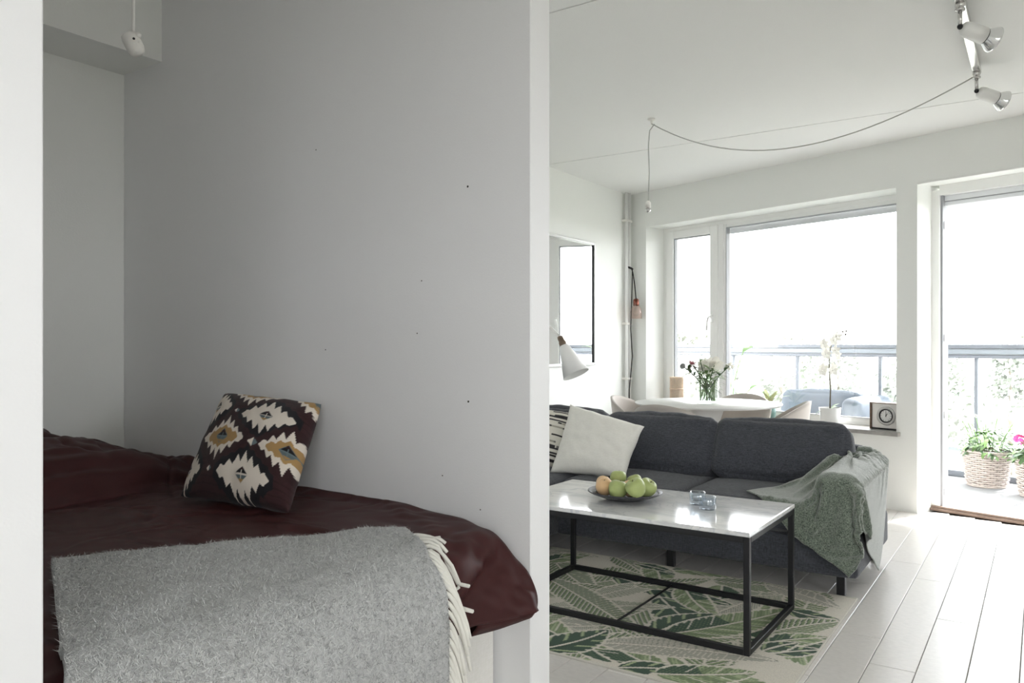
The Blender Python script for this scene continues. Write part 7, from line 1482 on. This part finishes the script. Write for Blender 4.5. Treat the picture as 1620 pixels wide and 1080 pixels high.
[-860,4160,499,10,-8,-1,7,-7,10,4,-26,7,8,-23,13,10,6,9,16,12,17,7,12,6,8,2,9,10,-3,-1,-12,-6,9,-2,22,-9,6,-12,7,3,-18,8,2,-12,-14,13,-13,-1,-2,-15,-12,12,-12,8,14,-13,-2,13,-13,-7,15,-12,1,15,-12,-3,14,-12,-6,12,-11,-10,10,-11,-12,21,-12,-19,-8,-11,-13,0,-12,-16,0,-12,-16,0,-12,-17,0,-11,-17,0,-12,-16,0,-12,-15,1,-11,-14,-1,-12,-14,0,-11,-14,-1,-11,-15,0,-12,-16,1,-11,-16,1,-11,-16,0,-11,-16,1,-11,-16,2,-11,-15,4,-11,-15],
[-859,4180,496,11,-9,-2,4,-5,12,6,-8,11,6,-11,14,24,-32,20,15,7,2,20,7,7,0,7,4,7,7,8,-18,-4,-2,-10,3,12,2,-8,11,11,-1,-11,9,-17,-14,-5,-16,-10,13,-13,5,14,-12,-1,12,-14,-7,15,-12,2,14,-12,-3,15,-12,-4,13,-11,-8,11,-12,-11,8,-11,-14,10,-12,-19,-4,-11,-14,3,-12,-16,-1,-12,-17,0,-11,-17,0,-12,-16,0,-12,-16,0,-11,-15,1,-12,-14,-1,-12,-14,0,-11,-15,-1,-12,-15,0,-11,-17,1,-12,-16,1,-11,-17,0,-11,-16,0,-12,-15,2,-11,-15,4,-11,-14],
[-857,4200,493,10,-9,-3,3,-5,12,5,-5,13,4,-5,13,13,-7,14,34,-32,22,15,4,-5,13,3,16,9,16,-9,-17,-1,-1,-10,-6,10,-1,-12,12,-10,6,-19,10,-10,-7,11,-21,0,13,-13,2,12,-13,-8,15,-12,1,14,-13,-2,15,-12,-3,14,-12,-4,11,-11,-11,10,-12,-13,16,-11,-20,-7,-12,-13,2,-11,-15,-1,-11,-16,0,-12,-17,0,-12,-17,0,-11,-17,0,-12,-15,1,-12,-15,0,-11,-15,-1,-12,-15,0,-12,-14,0,-11,-16,-1,-12,-17,0,-12,-17,1,-11,-17,1,-12,-16,0,-11,-15,2,-12,-14,2,-11,-14],
[-854,4219,491,7,-8,-6,3,-4,13,3,-5,14,7,-4,12,9,-5,15,25,-8,13,41,-18,25,12,7,5,-3,0,-20,-19,-3,-1,7,-5,9,1,-12,15,-22,6,-4,7,-8,-24,15,-17,-5,14,-16,6,14,-13,0,15,-12,-1,14,-13,-2,15,-12,-2,12,-11,-12,9,-12,-12,8,-11,-14,7,-12,-19,-2,-11,-14,0,-11,-16,0,-12,-17,1,-11,-17,0,-12,-17,0,-11,-16,0,-12,-16,1,-11,-15,0,-12,-15,0,-12,-15,-1,-12,-15,0,-11,-16,-1,-12,-17,0,-12,-17,1,-12,-17,1,-11,-16,0,-12,-15,1,-12,-14,3,-12,-14],
[-854,4239,486,8,-5,-12,3,-1,14,1,-9,15,3,-4,19,12,-3,14,15,-1,13,55,8,25,6,-13,11,3,4,-12,-7,-26,-13,2,-10,10,-20,-7,9,-5,-6,-19,12,-8,-9,17,-11,5,12,-14,10,14,-13,-1,15,-12,-2,15,-11,-6,9,-12,-13,11,-11,-11,10,-11,-12,14,-12,-19,-5,-11,-13,0,-11,-16,-1,-11,-16,1,-12,-17,0,-11,-17,0,-11,-17,0,-12,-16,1,-11,-16,0,-12,-16,0,-11,-15,0,-12,-16,-1,-12,-15,0,-11,-16,0,-12,-17,-1,-12,-17,1,-12,-17,1,-12,-16,0,-12,-15,1,-12,-14,2,-12,-14],
[-854,4272,448,3,-5,-5,7,10,11,-3,-31,38,5,-4,21,10,-1,20,15,-2,14,50,17,22,11,-13,10,-8,-7,-13,15,-15,-1,-13,-24,-1,-2,-13,10,-12,-5,-25,26,-8,2,9,-9,14,14,-13,2,14,-13,-5,9,-13,-9,15,-12,-6,12,-10,-9,10,-11,-12,24,-11,-18,-9,-11,-12,-2,-12,-15,0,-11,-16,0,-11,-17,0,-11,-17,0,-11,-17,0,-11,-17,1,-11,-17,0,-12,-16,0,-11,-15,0,-11,-16,0,-12,-16,0,-11,-15,-1,-12,-17,0,-12,-17,-1,-12,-17,1,-11,-17,0,-12,-16,1,-12,-14,1,-12,-14,1,-12,-14],
[-855,4291,451,-2,-4,-14,12,6,11,-14,14,12,2,-19,25,7,10,19,32,-5,38,38,-5,24,19,-16,2,-2,-23,-14,9,-7,5,-8,-22,6,-2,-21,13,-5,-9,-25,25,-4,-1,13,-9,12,8,-15,-10,15,-11,-2,14,-13,3,15,-10,-8,12,-11,-11,10,-11,-12,8,-11,-21,-6,-11,-14,1,-11,-16,1,-11,-17,0,-11,-17,-1,-11,-18,1,-11,-17,0,-11,-17,0,-11,-16,0,-11,-15,0,-11,-16,0,-11,-16,0,-12,-16,0,-11,-16,-1,-11,-17,0,-12,-17,0,-12,-17,0,-11,-17,0,-12,-16,1,-12,-15,1,-12,-14,1,-12,-13],
[-843,4287,483,-13,0,-12,11,-4,-2,-1,18,-1,-16,1,8,3,10,13,18,-11,28,36,-2,29,24,-18,11,22,-9,1,0,-20,11,7,-18,-7,-8,-21,-4,-6,-11,-6,33,0,0,8,-11,3,11,-13,5,15,-12,0,13,-11,-10,9,-12,-13,11,-11,-12,22,-10,-17,-9,-11,-11,-1,-11,-16,1,-11,-17,0,-11,-17,0,-11,-18,0,-10,-17,0,-11,-18,0,-11,-16,0,-11,-15,0,-11,-16,0,-11,-15,0,-11,-16,0,-11,-17,0,-11,-16,0,-11,-17,-1,-12,-18,0,-11,-18,0,-11,-17,0,-12,-16,1,-12,-14,0,-11,-14,1,-12,-13],
[-840,4305,490,-12,-3,-6,3,-8,8,3,-3,-1,2,12,1,-7,11,2,-1,-4,15,25,-4,32,36,-14,13,18,-4,6,15,-18,4,8,-19,6,5,-20,-10,2,-16,-9,5,-3,17,17,-8,-1,16,-10,-5,10,-12,-11,13,-12,-10,12,-10,-10,12,-12,-10,9,-10,-20,-5,-11,-13,5,-11,-16,-1,-11,-17,-1,-11,-18,0,-11,-18,0,-10,-18,-1,-11,-16,0,-11,-16,-1,-11,-15,0,-11,-15,0,-10,-15,0,-11,-16,0,-11,-17,0,-11,-17,0,-11,-17,0,-11,-18,-1,-11,-18,0,-11,-18,0,-11,-15,1,-12,-15,0,-11,-14,1,-12,-13],
[-841,4316,496,-14,-3,-1,1,-3,6,2,-7,12,7,9,-2,11,-12,6,4,12,4,0,-5,20,28,-6,11,20,-6,18,9,-21,7,7,-16,-20,16,-11,-4,15,-11,1,7,-8,15,11,-9,-14,16,-12,-5,15,-10,-5,11,-11,-11,10,-11,-12,19,-11,-17,-9,-10,-11,3,-11,-15,1,-11,-16,2,-11,-18,0,-11,-18,-1,-11,-18,-1,-11,-18,-1,-10,-16,0,-11,-15,0,-11,-14,0,-11,-14,-1,-11,-15,0,-10,-16,0,-11,-17,0,-11,-18,0,-10,-18,0,-11,-18,-1,-11,-18,0,-11,-18,0,-11,-16,1,-11,-14,0,-11,-13,1,-11,-14],
[-840,4329,508,-13,1,-8,-6,-10,10,9,-2,0,2,-1,16,13,-7,11,2,11,-5,12,-5,10,28,-6,10,15,-14,3,13,-10,10,-3,-17,-15,21,-5,2,11,-10,11,15,-11,-5,16,-10,-1,12,-10,-11,14,-10,-7,10,-11,-13,12,-11,-10,6,-11,-19,-4,-10,-14,6,-11,-14,0,-11,-17,0,-11,-18,-1,-11,-18,0,-11,-17,-1,-11,-17,-1,-11,-16,0,-11,-15,0,-11,-13,0,-11,-14,0,-10,-14,-1,-11,-16,0,-11,-18,0,-10,-18,0,-11,-18,0,-10,-19,0,-11,-18,-1,-11,-18,1,-10,-16,0,-11,-14,0,-11,-13,1,-11,-13],
[-838,4343,519,-10,2,-11,-6,-8,9,1,-12,8,13,2,-4,3,-3,13,6,-2,15,9,-11,9,17,-7,6,20,-3,5,14,1,-14,14,-15,4,15,-6,-5,15,-11,7,12,-11,-10,16,-12,-2,16,-8,-5,12,-10,-11,8,-11,-14,14,-10,-19,-6,-11,-13,4,-11,-14,0,-11,-15,0,-11,-17,-1,-12,-17,0,-11,-18,0,-11,-18,0,-11,-16,1,-11,-15,0,-11,-14,0,-11,-13,0,-11,-14,-1,-10,-14,-1,-11,-16,0,-11,-17,0,-10,-19,0,-11,-18,0,-11,-19,0,-10,-19,0,-11,-18,0,-10,-15,0,-11,-14,0,-10,-13,1,-11,-13],
[-833,4358,529,-7,2,-13,-6,-10,9,-6,-9,10,11,-8,1,13,3,-5,-1,0,17,13,-8,11,17,-7,-3,16,-2,10,16,-9,5,17,-10,-2,17,-9,-2,12,-4,-14,16,-12,0,15,-10,-6,13,-10,-10,10,-11,-13,22,-10,-19,-8,-10,-14,-2,-11,-15,0,-11,-14,1,-11,-15,1,-11,-17,1,-12,-17,0,-11,-18,1,-11,-17,1,-11,-15,1,-12,-15,-1,-11,-14,0,-11,-12,-2,-11,-13,-1,-11,-15,0,-10,-16,0,-11,-18,0,-11,-18,0,-11,-19,0,-10,-19,0,-11,-19,0,-10,-17,0,-11,-16,0,-10,-14,1,-11,-12,0,-10,-13],
[-824,4372,535,-9,3,-10,-7,-10,8,-6,-10,11,5,-12,9,13,8,-15,9,-4,0,13,-8,12,14,-3,13,15,-6,-10,16,-5,8,16,-10,-3,18,-9,0,17,-6,3,12,-8,-13,14,-11,-7,12,-10,-12,10,-11,-13,11,-10,-20,3,-10,-15,0,-11,-15,0,-11,-14,1,-12,-15,0,-11,-17,0,-11,-17,0,-11,-17,-1,-11,-17,0,-12,-15,-1,-11,-15,-1,-11,-13,-1,-12,-13,-2,-11,-13,0,-11,-14,0,-11,-16,0,-11,-18,0,-10,-20,0,-11,-18,0,-11,-19,0,-11,-19,0,-10,-18,0,-11,-15,1,-10,-14,0,-11,-12,0,-10,-13],
[-817,4385,544,-8,4,-11,-7,-11,9,1,-15,6,3,-14,-3,7,12,12,9,7,-14,13,-11,9,16,-9,-1,16,-4,9,15,-7,-7,16,-6,8,15,-8,-8,17,-10,-3,18,-7,2,12,-9,-13,9,-9,-14,17,-10,-23,-6,-12,-15,-1,-11,-16,0,-11,-14,0,-11,-15,1,-11,-15,0,-11,-17,0,-11,-17,1,-11,-16,0,-12,-16,0,-11,-15,0,-11,-14,-1,-11,-14,0,-12,-13,1,-11,-13,0,-11,-15,0,-11,-16,0,-11,-19,0,-12,-19,0,-10,-18,0,-11,-19,0,-11,-19,0,-11,-17,1,-11,-16,0,-10,-13,0,-11,-13,0,-10,-13],
[-807,4398,552,-10,3,-11,-3,-13,10,4,-13,-2,2,-16,2,2,-14,9,11,18,-2,17,6,-8,9,-8,12,16,-2,-10,17,-7,7,15,-8,-6,15,-7,9,17,-9,-5,9,-7,-15,14,-7,-10,9,-10,-15,9,-10,-21,-1,-11,-18,1,-11,-16,0,-11,-16,0,-11,-15,0,-11,-15,0,-11,-17,0,-11,-16,0,-11,-16,0,-11,-15,0,-12,-15,0,-11,-14,0,-12,-14,0,-11,-13,0,-11,-13,1,-12,-15,0,-11,-17,0,-12,-18,1,-11,-18,0,-11,-19,0,-11,-18,0,-11,-18,0,-11,-17,0,-11,-16,0,-11,-14,0,-11,-13,0,-11,-14],
[-795,4409,560,-4,-1,-13,-4,-15,8,-7,-10,9,6,-14,0,10,-20,-1,5,16,4,6,16,-9,16,-4,-4,15,-5,8,17,-3,-8,15,-10,7,17,-6,-3,11,-11,-12,17,-6,-3,6,-5,-17,18,-9,-21,-5,-12,-17,1,-10,-18,0,-11,-17,1,-10,-16,0,-11,-16,0,-11,-16,0,-11,-16,0,-11,-16,0,-11,-16,0,-12,-15,0,-11,-14,0,-11,-14,0,-12,-13,1,-11,-14,0,-12,-14,0,-12,-15,0,-11,-16,1,-12,-18,0,-11,-18,0,-12,-18,0,-11,-17,0,-11,-18,0,-12,-17,0,-11,-16,0,-11,-14,0,-11,-14,0,-11,-15],
[-780,4419,560,-3,-8,-12,-5,-9,11,-9,-12,-5,8,-10,13,-3,-15,12,20,-5,-8,5,18,-7,5,17,-7,17,-8,-5,16,-3,11,17,-8,0,12,-7,-14,15,-10,-3,12,-8,-14,27,-5,-17,-11,-8,-16,0,-11,-18,1,-10,-19,0,-11,-17,0,-10,-17,1,-11,-17,0,-11,-16,0,-10,-16,1,-11,-16,0,-11,-16,0,-11,-14,0,-12,-14,1,-11,-14,0,-11,-13,0,-12,-14,0,-11,-14,1,-12,-15,0,-12,-17,0,-11,-17,0,-12,-18,0,-12,-17,0,-12,-17,0,-11,-17,0,-12,-16,0,-11,-16,0,-12,-15,0,-11,-15,0,-12,-15],
[-772,4428,548,6,-13,3,-7,-13,0,-9,-7,11,-14,-2,14,8,-13,12,19,-4,-6,17,0,-8,6,13,-12,7,16,-8,17,-10,-3,15,-9,-1,19,-3,6,13,-9,-11,5,-5,-18,18,-6,-17,-3,-9,-18,0,-10,-18,1,-10,-19,0,-11,-17,0,-10,-18,0,-10,-17,0,-11,-16,1,-11,-17,0,-10,-16,0,-11,-15,0,-11,-15,0,-11,-14,0,-11,-14,1,-12,-13,0,-11,-14,0,-11,-15,0,-12,-15,0,-12,-16,0,-11,-17,0,-12,-17,0,-12,-17,0,-12,-16,0,-11,-16,0,-12,-16,0,-12,-16,0,-12,-16,0,-12,-16,0,-11,-16],
[-773,4440,561,3,-14,3,5,-14,-1,-18,2,2,5,-18,3,6,-14,9,6,10,15,17,0,-8,16,1,-10,11,6,-14,6,14,-10,15,-11,7,17,-3,-8,8,-9,-15,26,-5,-16,-8,-7,-16,8,-8,-17,0,-10,-18,0,-10,-18,0,-10,-18,0,-10,-18,-1,-11,-17,-1,-10,-17,0,-10,-16,0,-11,-17,0,-10,-16,-1,-11,-15,0,-11,-14,0,-11,-13,0,-11,-14,0,-11,-15,0,-11,-14,1,-12,-16,0,-11,-16,0,-12,-17,0,-11,-17,0,-12,-15,0,-12,-16,0,-11,-15,0,-12,-16,0,-12,-16,0,-12,-17,-1,-12,-16,0,-12,-17],
[-761,4450,554,-6,-13,-3,9,-8,7,-9,-10,15,-14,-10,8,10,-11,-13,17,-3,10,5,15,10,18,0,-6,4,6,-18,19,4,1,17,-2,-7,6,-2,-17,14,-8,-10,14,-7,-20,5,-7,-17,-7,-9,-16,1,-10,-17,2,-10,-18,1,-9,-18,1,-10,-18,0,-10,-17,0,-10,-17,0,-11,-17,0,-10,-17,0,-10,-17,0,-11,-15,1,-10,-14,0,-11,-14,0,-11,-14,0,-11,-15,0,-11,-15,0,-11,-16,0,-11,-16,1,-11,-17,0,-11,-16,0,-12,-15,0,-11,-15,0,-12,-15,0,-12,-15,0,-11,-17,-1,-12,-17,0,-12,-17,-1,-12,-17],
[-744,4453,547,-6,-11,7,-13,4,11,-11,-9,11,8,-16,6,7,-18,-1,-2,2,-19,18,4,8,7,18,3,19,3,-1,5,5,-18,17,-3,-7,19,-1,-4,20,-4,-21,-4,-8,-17,1,-9,-18,3,-9,-17,0,-9,-16,0,-10,-18,0,-10,-17,0,-10,-18,0,-10,-17,1,-10,-17,0,-10,-18,0,-11,-17,0,-10,-17,1,-10,-16,0,-11,-14,0,-10,-14,1,-11,-15,0,-10,-14,0,-11,-16,0,-11,-16,1,-10,-17,0,-11,-17,0,-11,-16,0,-11,-15,0,-11,-14,0,-12,-14,0,-11,-16,0,-12,-16,-1,-11,-17,-1,-12,-18,-1,-12,-17],
[-738,4467,557,-6,-12,11,-3,-19,-1,-10,5,16,3,-13,-14,-7,-7,17,11,-3,-16,4,-4,-18,14,13,3,11,15,4,17,7,3,9,2,-17,18,-2,-9,13,-6,-21,5,-7,-19,0,-9,-17,0,-9,-17,0,-10,-16,1,-10,-17,0,-10,-17,1,-10,-17,0,-10,-17,1,-11,-17,0,-10,-18,1,-10,-18,0,-10,-17,1,-10,-16,0,-11,-15,1,-10,-15,0,-10,-14,0,-11,-15,1,-10,-16,0,-11,-17,0,-10,-16,1,-11,-17,0,-10,-16,0,-11,-15,0,-11,-14,0,-11,-15,-1,-11,-15,0,-11,-16,-2,-11,-17,-1,-11,-18,-1,-12,-17]])
def refine(R, k):
    """denser rows by smooth interpolation"""
    A = np.array([[tuple(p) for p in r] for r in R])
    def up(a):
        n = a.shape[0]
        t = np.linspace(0, n - 1, (n - 1) * k + 1)
        i = np.clip(np.floor(t).astype(int), 0, n - 2)
        f = (t - i)[:, None, None]
        p0, p1, p2, p3 = a[np.clip(i - 1, 0, n - 1)], a[i], a[i + 1], a[np.clip(i + 2, 0, n - 1)]
        return .5 * (2 * p1 + (p2 - p0) * f + (2 * p0 - 5 * p1 + 4 * p2 - p3) * f ** 2 + (3 * p1 - p0 - 3 * p2 + p3) * f ** 3)
    A = up(A)
    return np.swapaxes(up(np.swapaxes(A, 0, 1)), 0, 1)
def normals(A):
    n = np.cross(np.gradient(A, axis=1), np.gradient(A, axis=0))
    n /= np.linalg.norm(n, axis=2, keepdims=True) + 1e-9
    return n

# ---- bedspread: settled cloth plus pressed creases
B = refine(BED_ROWS, 4)
NB = normals(B)
NB *= np.sign(NB[B.shape[0] // 2, B.shape[1] // 2, 2])
for j in range(B.shape[0]):
    for i in range(B.shape[1]):
        p = B[j, i]
        q = Vector((p[0], p[1], p[2]))
        a = mnoise.noise(Vector((q.x * 2.6, q.y * 4.2, q.z * 3)))
        b = mnoise.noise(Vector((q.x * 5.5 + 9, q.y * 3.1, q.z * 3 + 4)))
        w1_ = max(0, mnoise.noise(Vector((q.x * 1.7, q.y * 1.7, 8))) + .25)
        w2_ = max(0, mnoise.noise(Vector((q.x * 1.9 + 5, q.y * 1.9, 2))) + .15)
        h = -.010 * w1_ * math.exp(-(a / .05) ** 2) + .007 * w1_ * math.exp(-((a - .11) / .06) ** 2)
        h += -.006 * w2_ * math.exp(-(b / .05) ** 2) + .006 * w2_ * math.exp(-((b + .11) / .06) ** 2)
        h += .0035 * mnoise.noise(q * 11)
        B[j, i] += NB[j, i] * h * (.35 if j > B.shape[0] - 5 else 1)
cov = MB().grid([[Vector(map(float, p)) for p in r] for r in B]).build('bed_cover', M['duvet'], None, (-2.1, 1.15, .6))
tag(solid(cov, .006), 'wrinkled burgundy satin bedspread draped over the bed', 'bedspread')

# turned-under hem at the wall corner
hem = []
for j in range(B.shape[0] - 26, B.shape[0] - 1, 2):
    p, k = B[j, -1], (j - B.shape[0] + 26) / 25
    hem.append([Vector(map(float, p + np.array(d_) * (1 - .55 * k))) for d_ in ((-.004, 0, .012), (-.012, 0, -.012), (-.030, 0, -.036), (-.055, .0, -.040), (-.075, 0, -.012))])
solid(MB().grid(hem).build('turned_hem', M['duvet'], cov), .005)

# ---- mohair blanket with yarn fringe and loose fibres
L = refine(BLANKET_ROWS, 2)
blk = thing('wool_blanket', 'fluffy grey wool blanket with white fringe hanging over the bed foot', 'blanket', (-1.4, 1.1, .66))
NL = normals(L)
NL *= np.sign(NL[0, L.shape[1] // 2, 2])
body = MB().grid([[Vector(map(float, p)) for p in r] for r in L]).build('blanket_cloth', M['wool'], blk)
solid(body, .012, 1 if NL[0, L.shape[1] // 2, 2] > 0 else -1)
rs = np.random.RandomState(5)
def fuzz(n, m, seed):
    r = np.random.RandomState(seed)
    jj, ii = r.uniform(0, L.shape[0] - 1.001, n), r.uniform(0, L.shape[1] - 1.001, n)
    j0, i0 = jj.astype(int), ii.astype(int)
    fj, fi = (jj - j0)[:, None], (ii - i0)[:, None]
    P = L[j0, i0] * (1 - fj) * (1 - fi) + L[j0 + 1, i0] * fj * (1 - fi) + L[j0, i0 + 1] * (1 - fj) * fi + L[j0 + 1, i0 + 1] * fj * fi
    N = NL[j0, i0]
    P = P + N * .0125
    T = r.normal(0, 1, (n, 3))
    T -= N * (T * N).sum(1, keepdims=True)
    T /= np.linalg.norm(T, axis=1, keepdims=True)
    S = np.cross(N, T)
    ln = r.uniform(.006, .016, n)[:, None]
    tip = P + T * ln + N * r.uniform(.001, .0065, n)[:, None]
    w = .0006
    V = np.stack([P - S * w, P + S * w, tip], 1).reshape(-1, 3) - np.array(blk.location)
    me = bpy.data.meshes.new('fibres')
    me.vertices.add(3 * n)
    me.vertices.foreach_set('co', V.astype(np.float32).ravel())
    me.loops.add(3 * n)
    me.loops.foreach_set('vertex_index', np.arange(3 * n, dtype=np.int32))
    me.polygons.add(n)
    me.polygons.foreach_set('loop_start', np.arange(0, 3 * n, 3, dtype=np.int32))
    me.polygons.foreach_set('loop_total', np.full(n, 3, np.int32))
    me.update(calc_edges=True)
    me.materials.append(m)
    o = bpy.data.objects.new('fibres', me)
    COL.objects.link(o)
    o.parent = blk
    o['kind'] = 'stuff'
fuzz(32000, M['fuzz_light'], 1)
fuzz(9000, M['fuzz_dark'], 2)
BF = B.reshape(-1, 3)
edge = L[:, -1]
inner = L[:, -4]
nt_ = 46
rg = random.Random(4)
dd_ = np.r_[0, np.cumsum(np.linalg.norm(np.diff(edge, axis=0), axis=1))]
for k in range(nt_):
    s = dd_[-1] * (k + .5) / nt_
    e0 = np.array([np.interp(s, dd_, edge[:, c]) for c in range(3)])
    i0 = np.array([np.interp(s, dd_, inner[:, c]) for c in range(3)])
    out = (e0 - i0) / np.linalg.norm(e0 - i0)
    ln = rg.uniform(.09, .125)
    top = e0[0] < -1.21
    pts = []
    sw_ = rg.uniform(-.35, .35)
    for q in range(7):
        t = q / 6
        p = e0 + (0 if q else -out * .008)
        if top:
            p = e0 + out * ln * t * .95 + np.array([.45 + sw_, -.35 - sw_ * .4, 0]) * ln * t * t
            d2 = (BF[:, 0] - p[0]) ** 2 + (BF[:, 1] - p[1]) ** 2
            near = np.argsort(d2)[:4]
            p[2] = max(BF[near, 2].max() + .010, e0[2] - .03 if q < 2 else -1)
        else:
            p = e0 + out * ln * (.72 * t - .22 * t * t) + np.array([.022 * t, 0, -ln * (.25 * t + .8 * t * t)]) + np.array([0, sw_ * .02 * t, 0])
        pts.append(Vector(map(float, p)))
    MB().tube(pts, [.0048, .0055, .0058, .0056, .0055, .0055, .0045], 7).build('tassel', M['fringe'], blk)

# ---- green throw on the sofa arm
T_ = refine(THROW_ROWS, 2)
thr = MB().grid([[Vector(map(float, p)) for p in r] for r in T_]).build('green_throw', M['throw'], None, (-.8, 3.9, .55))
tag(solid(thr, .004, 1), 'dark green knitted throw draped over the sofa armrest', 'throw')
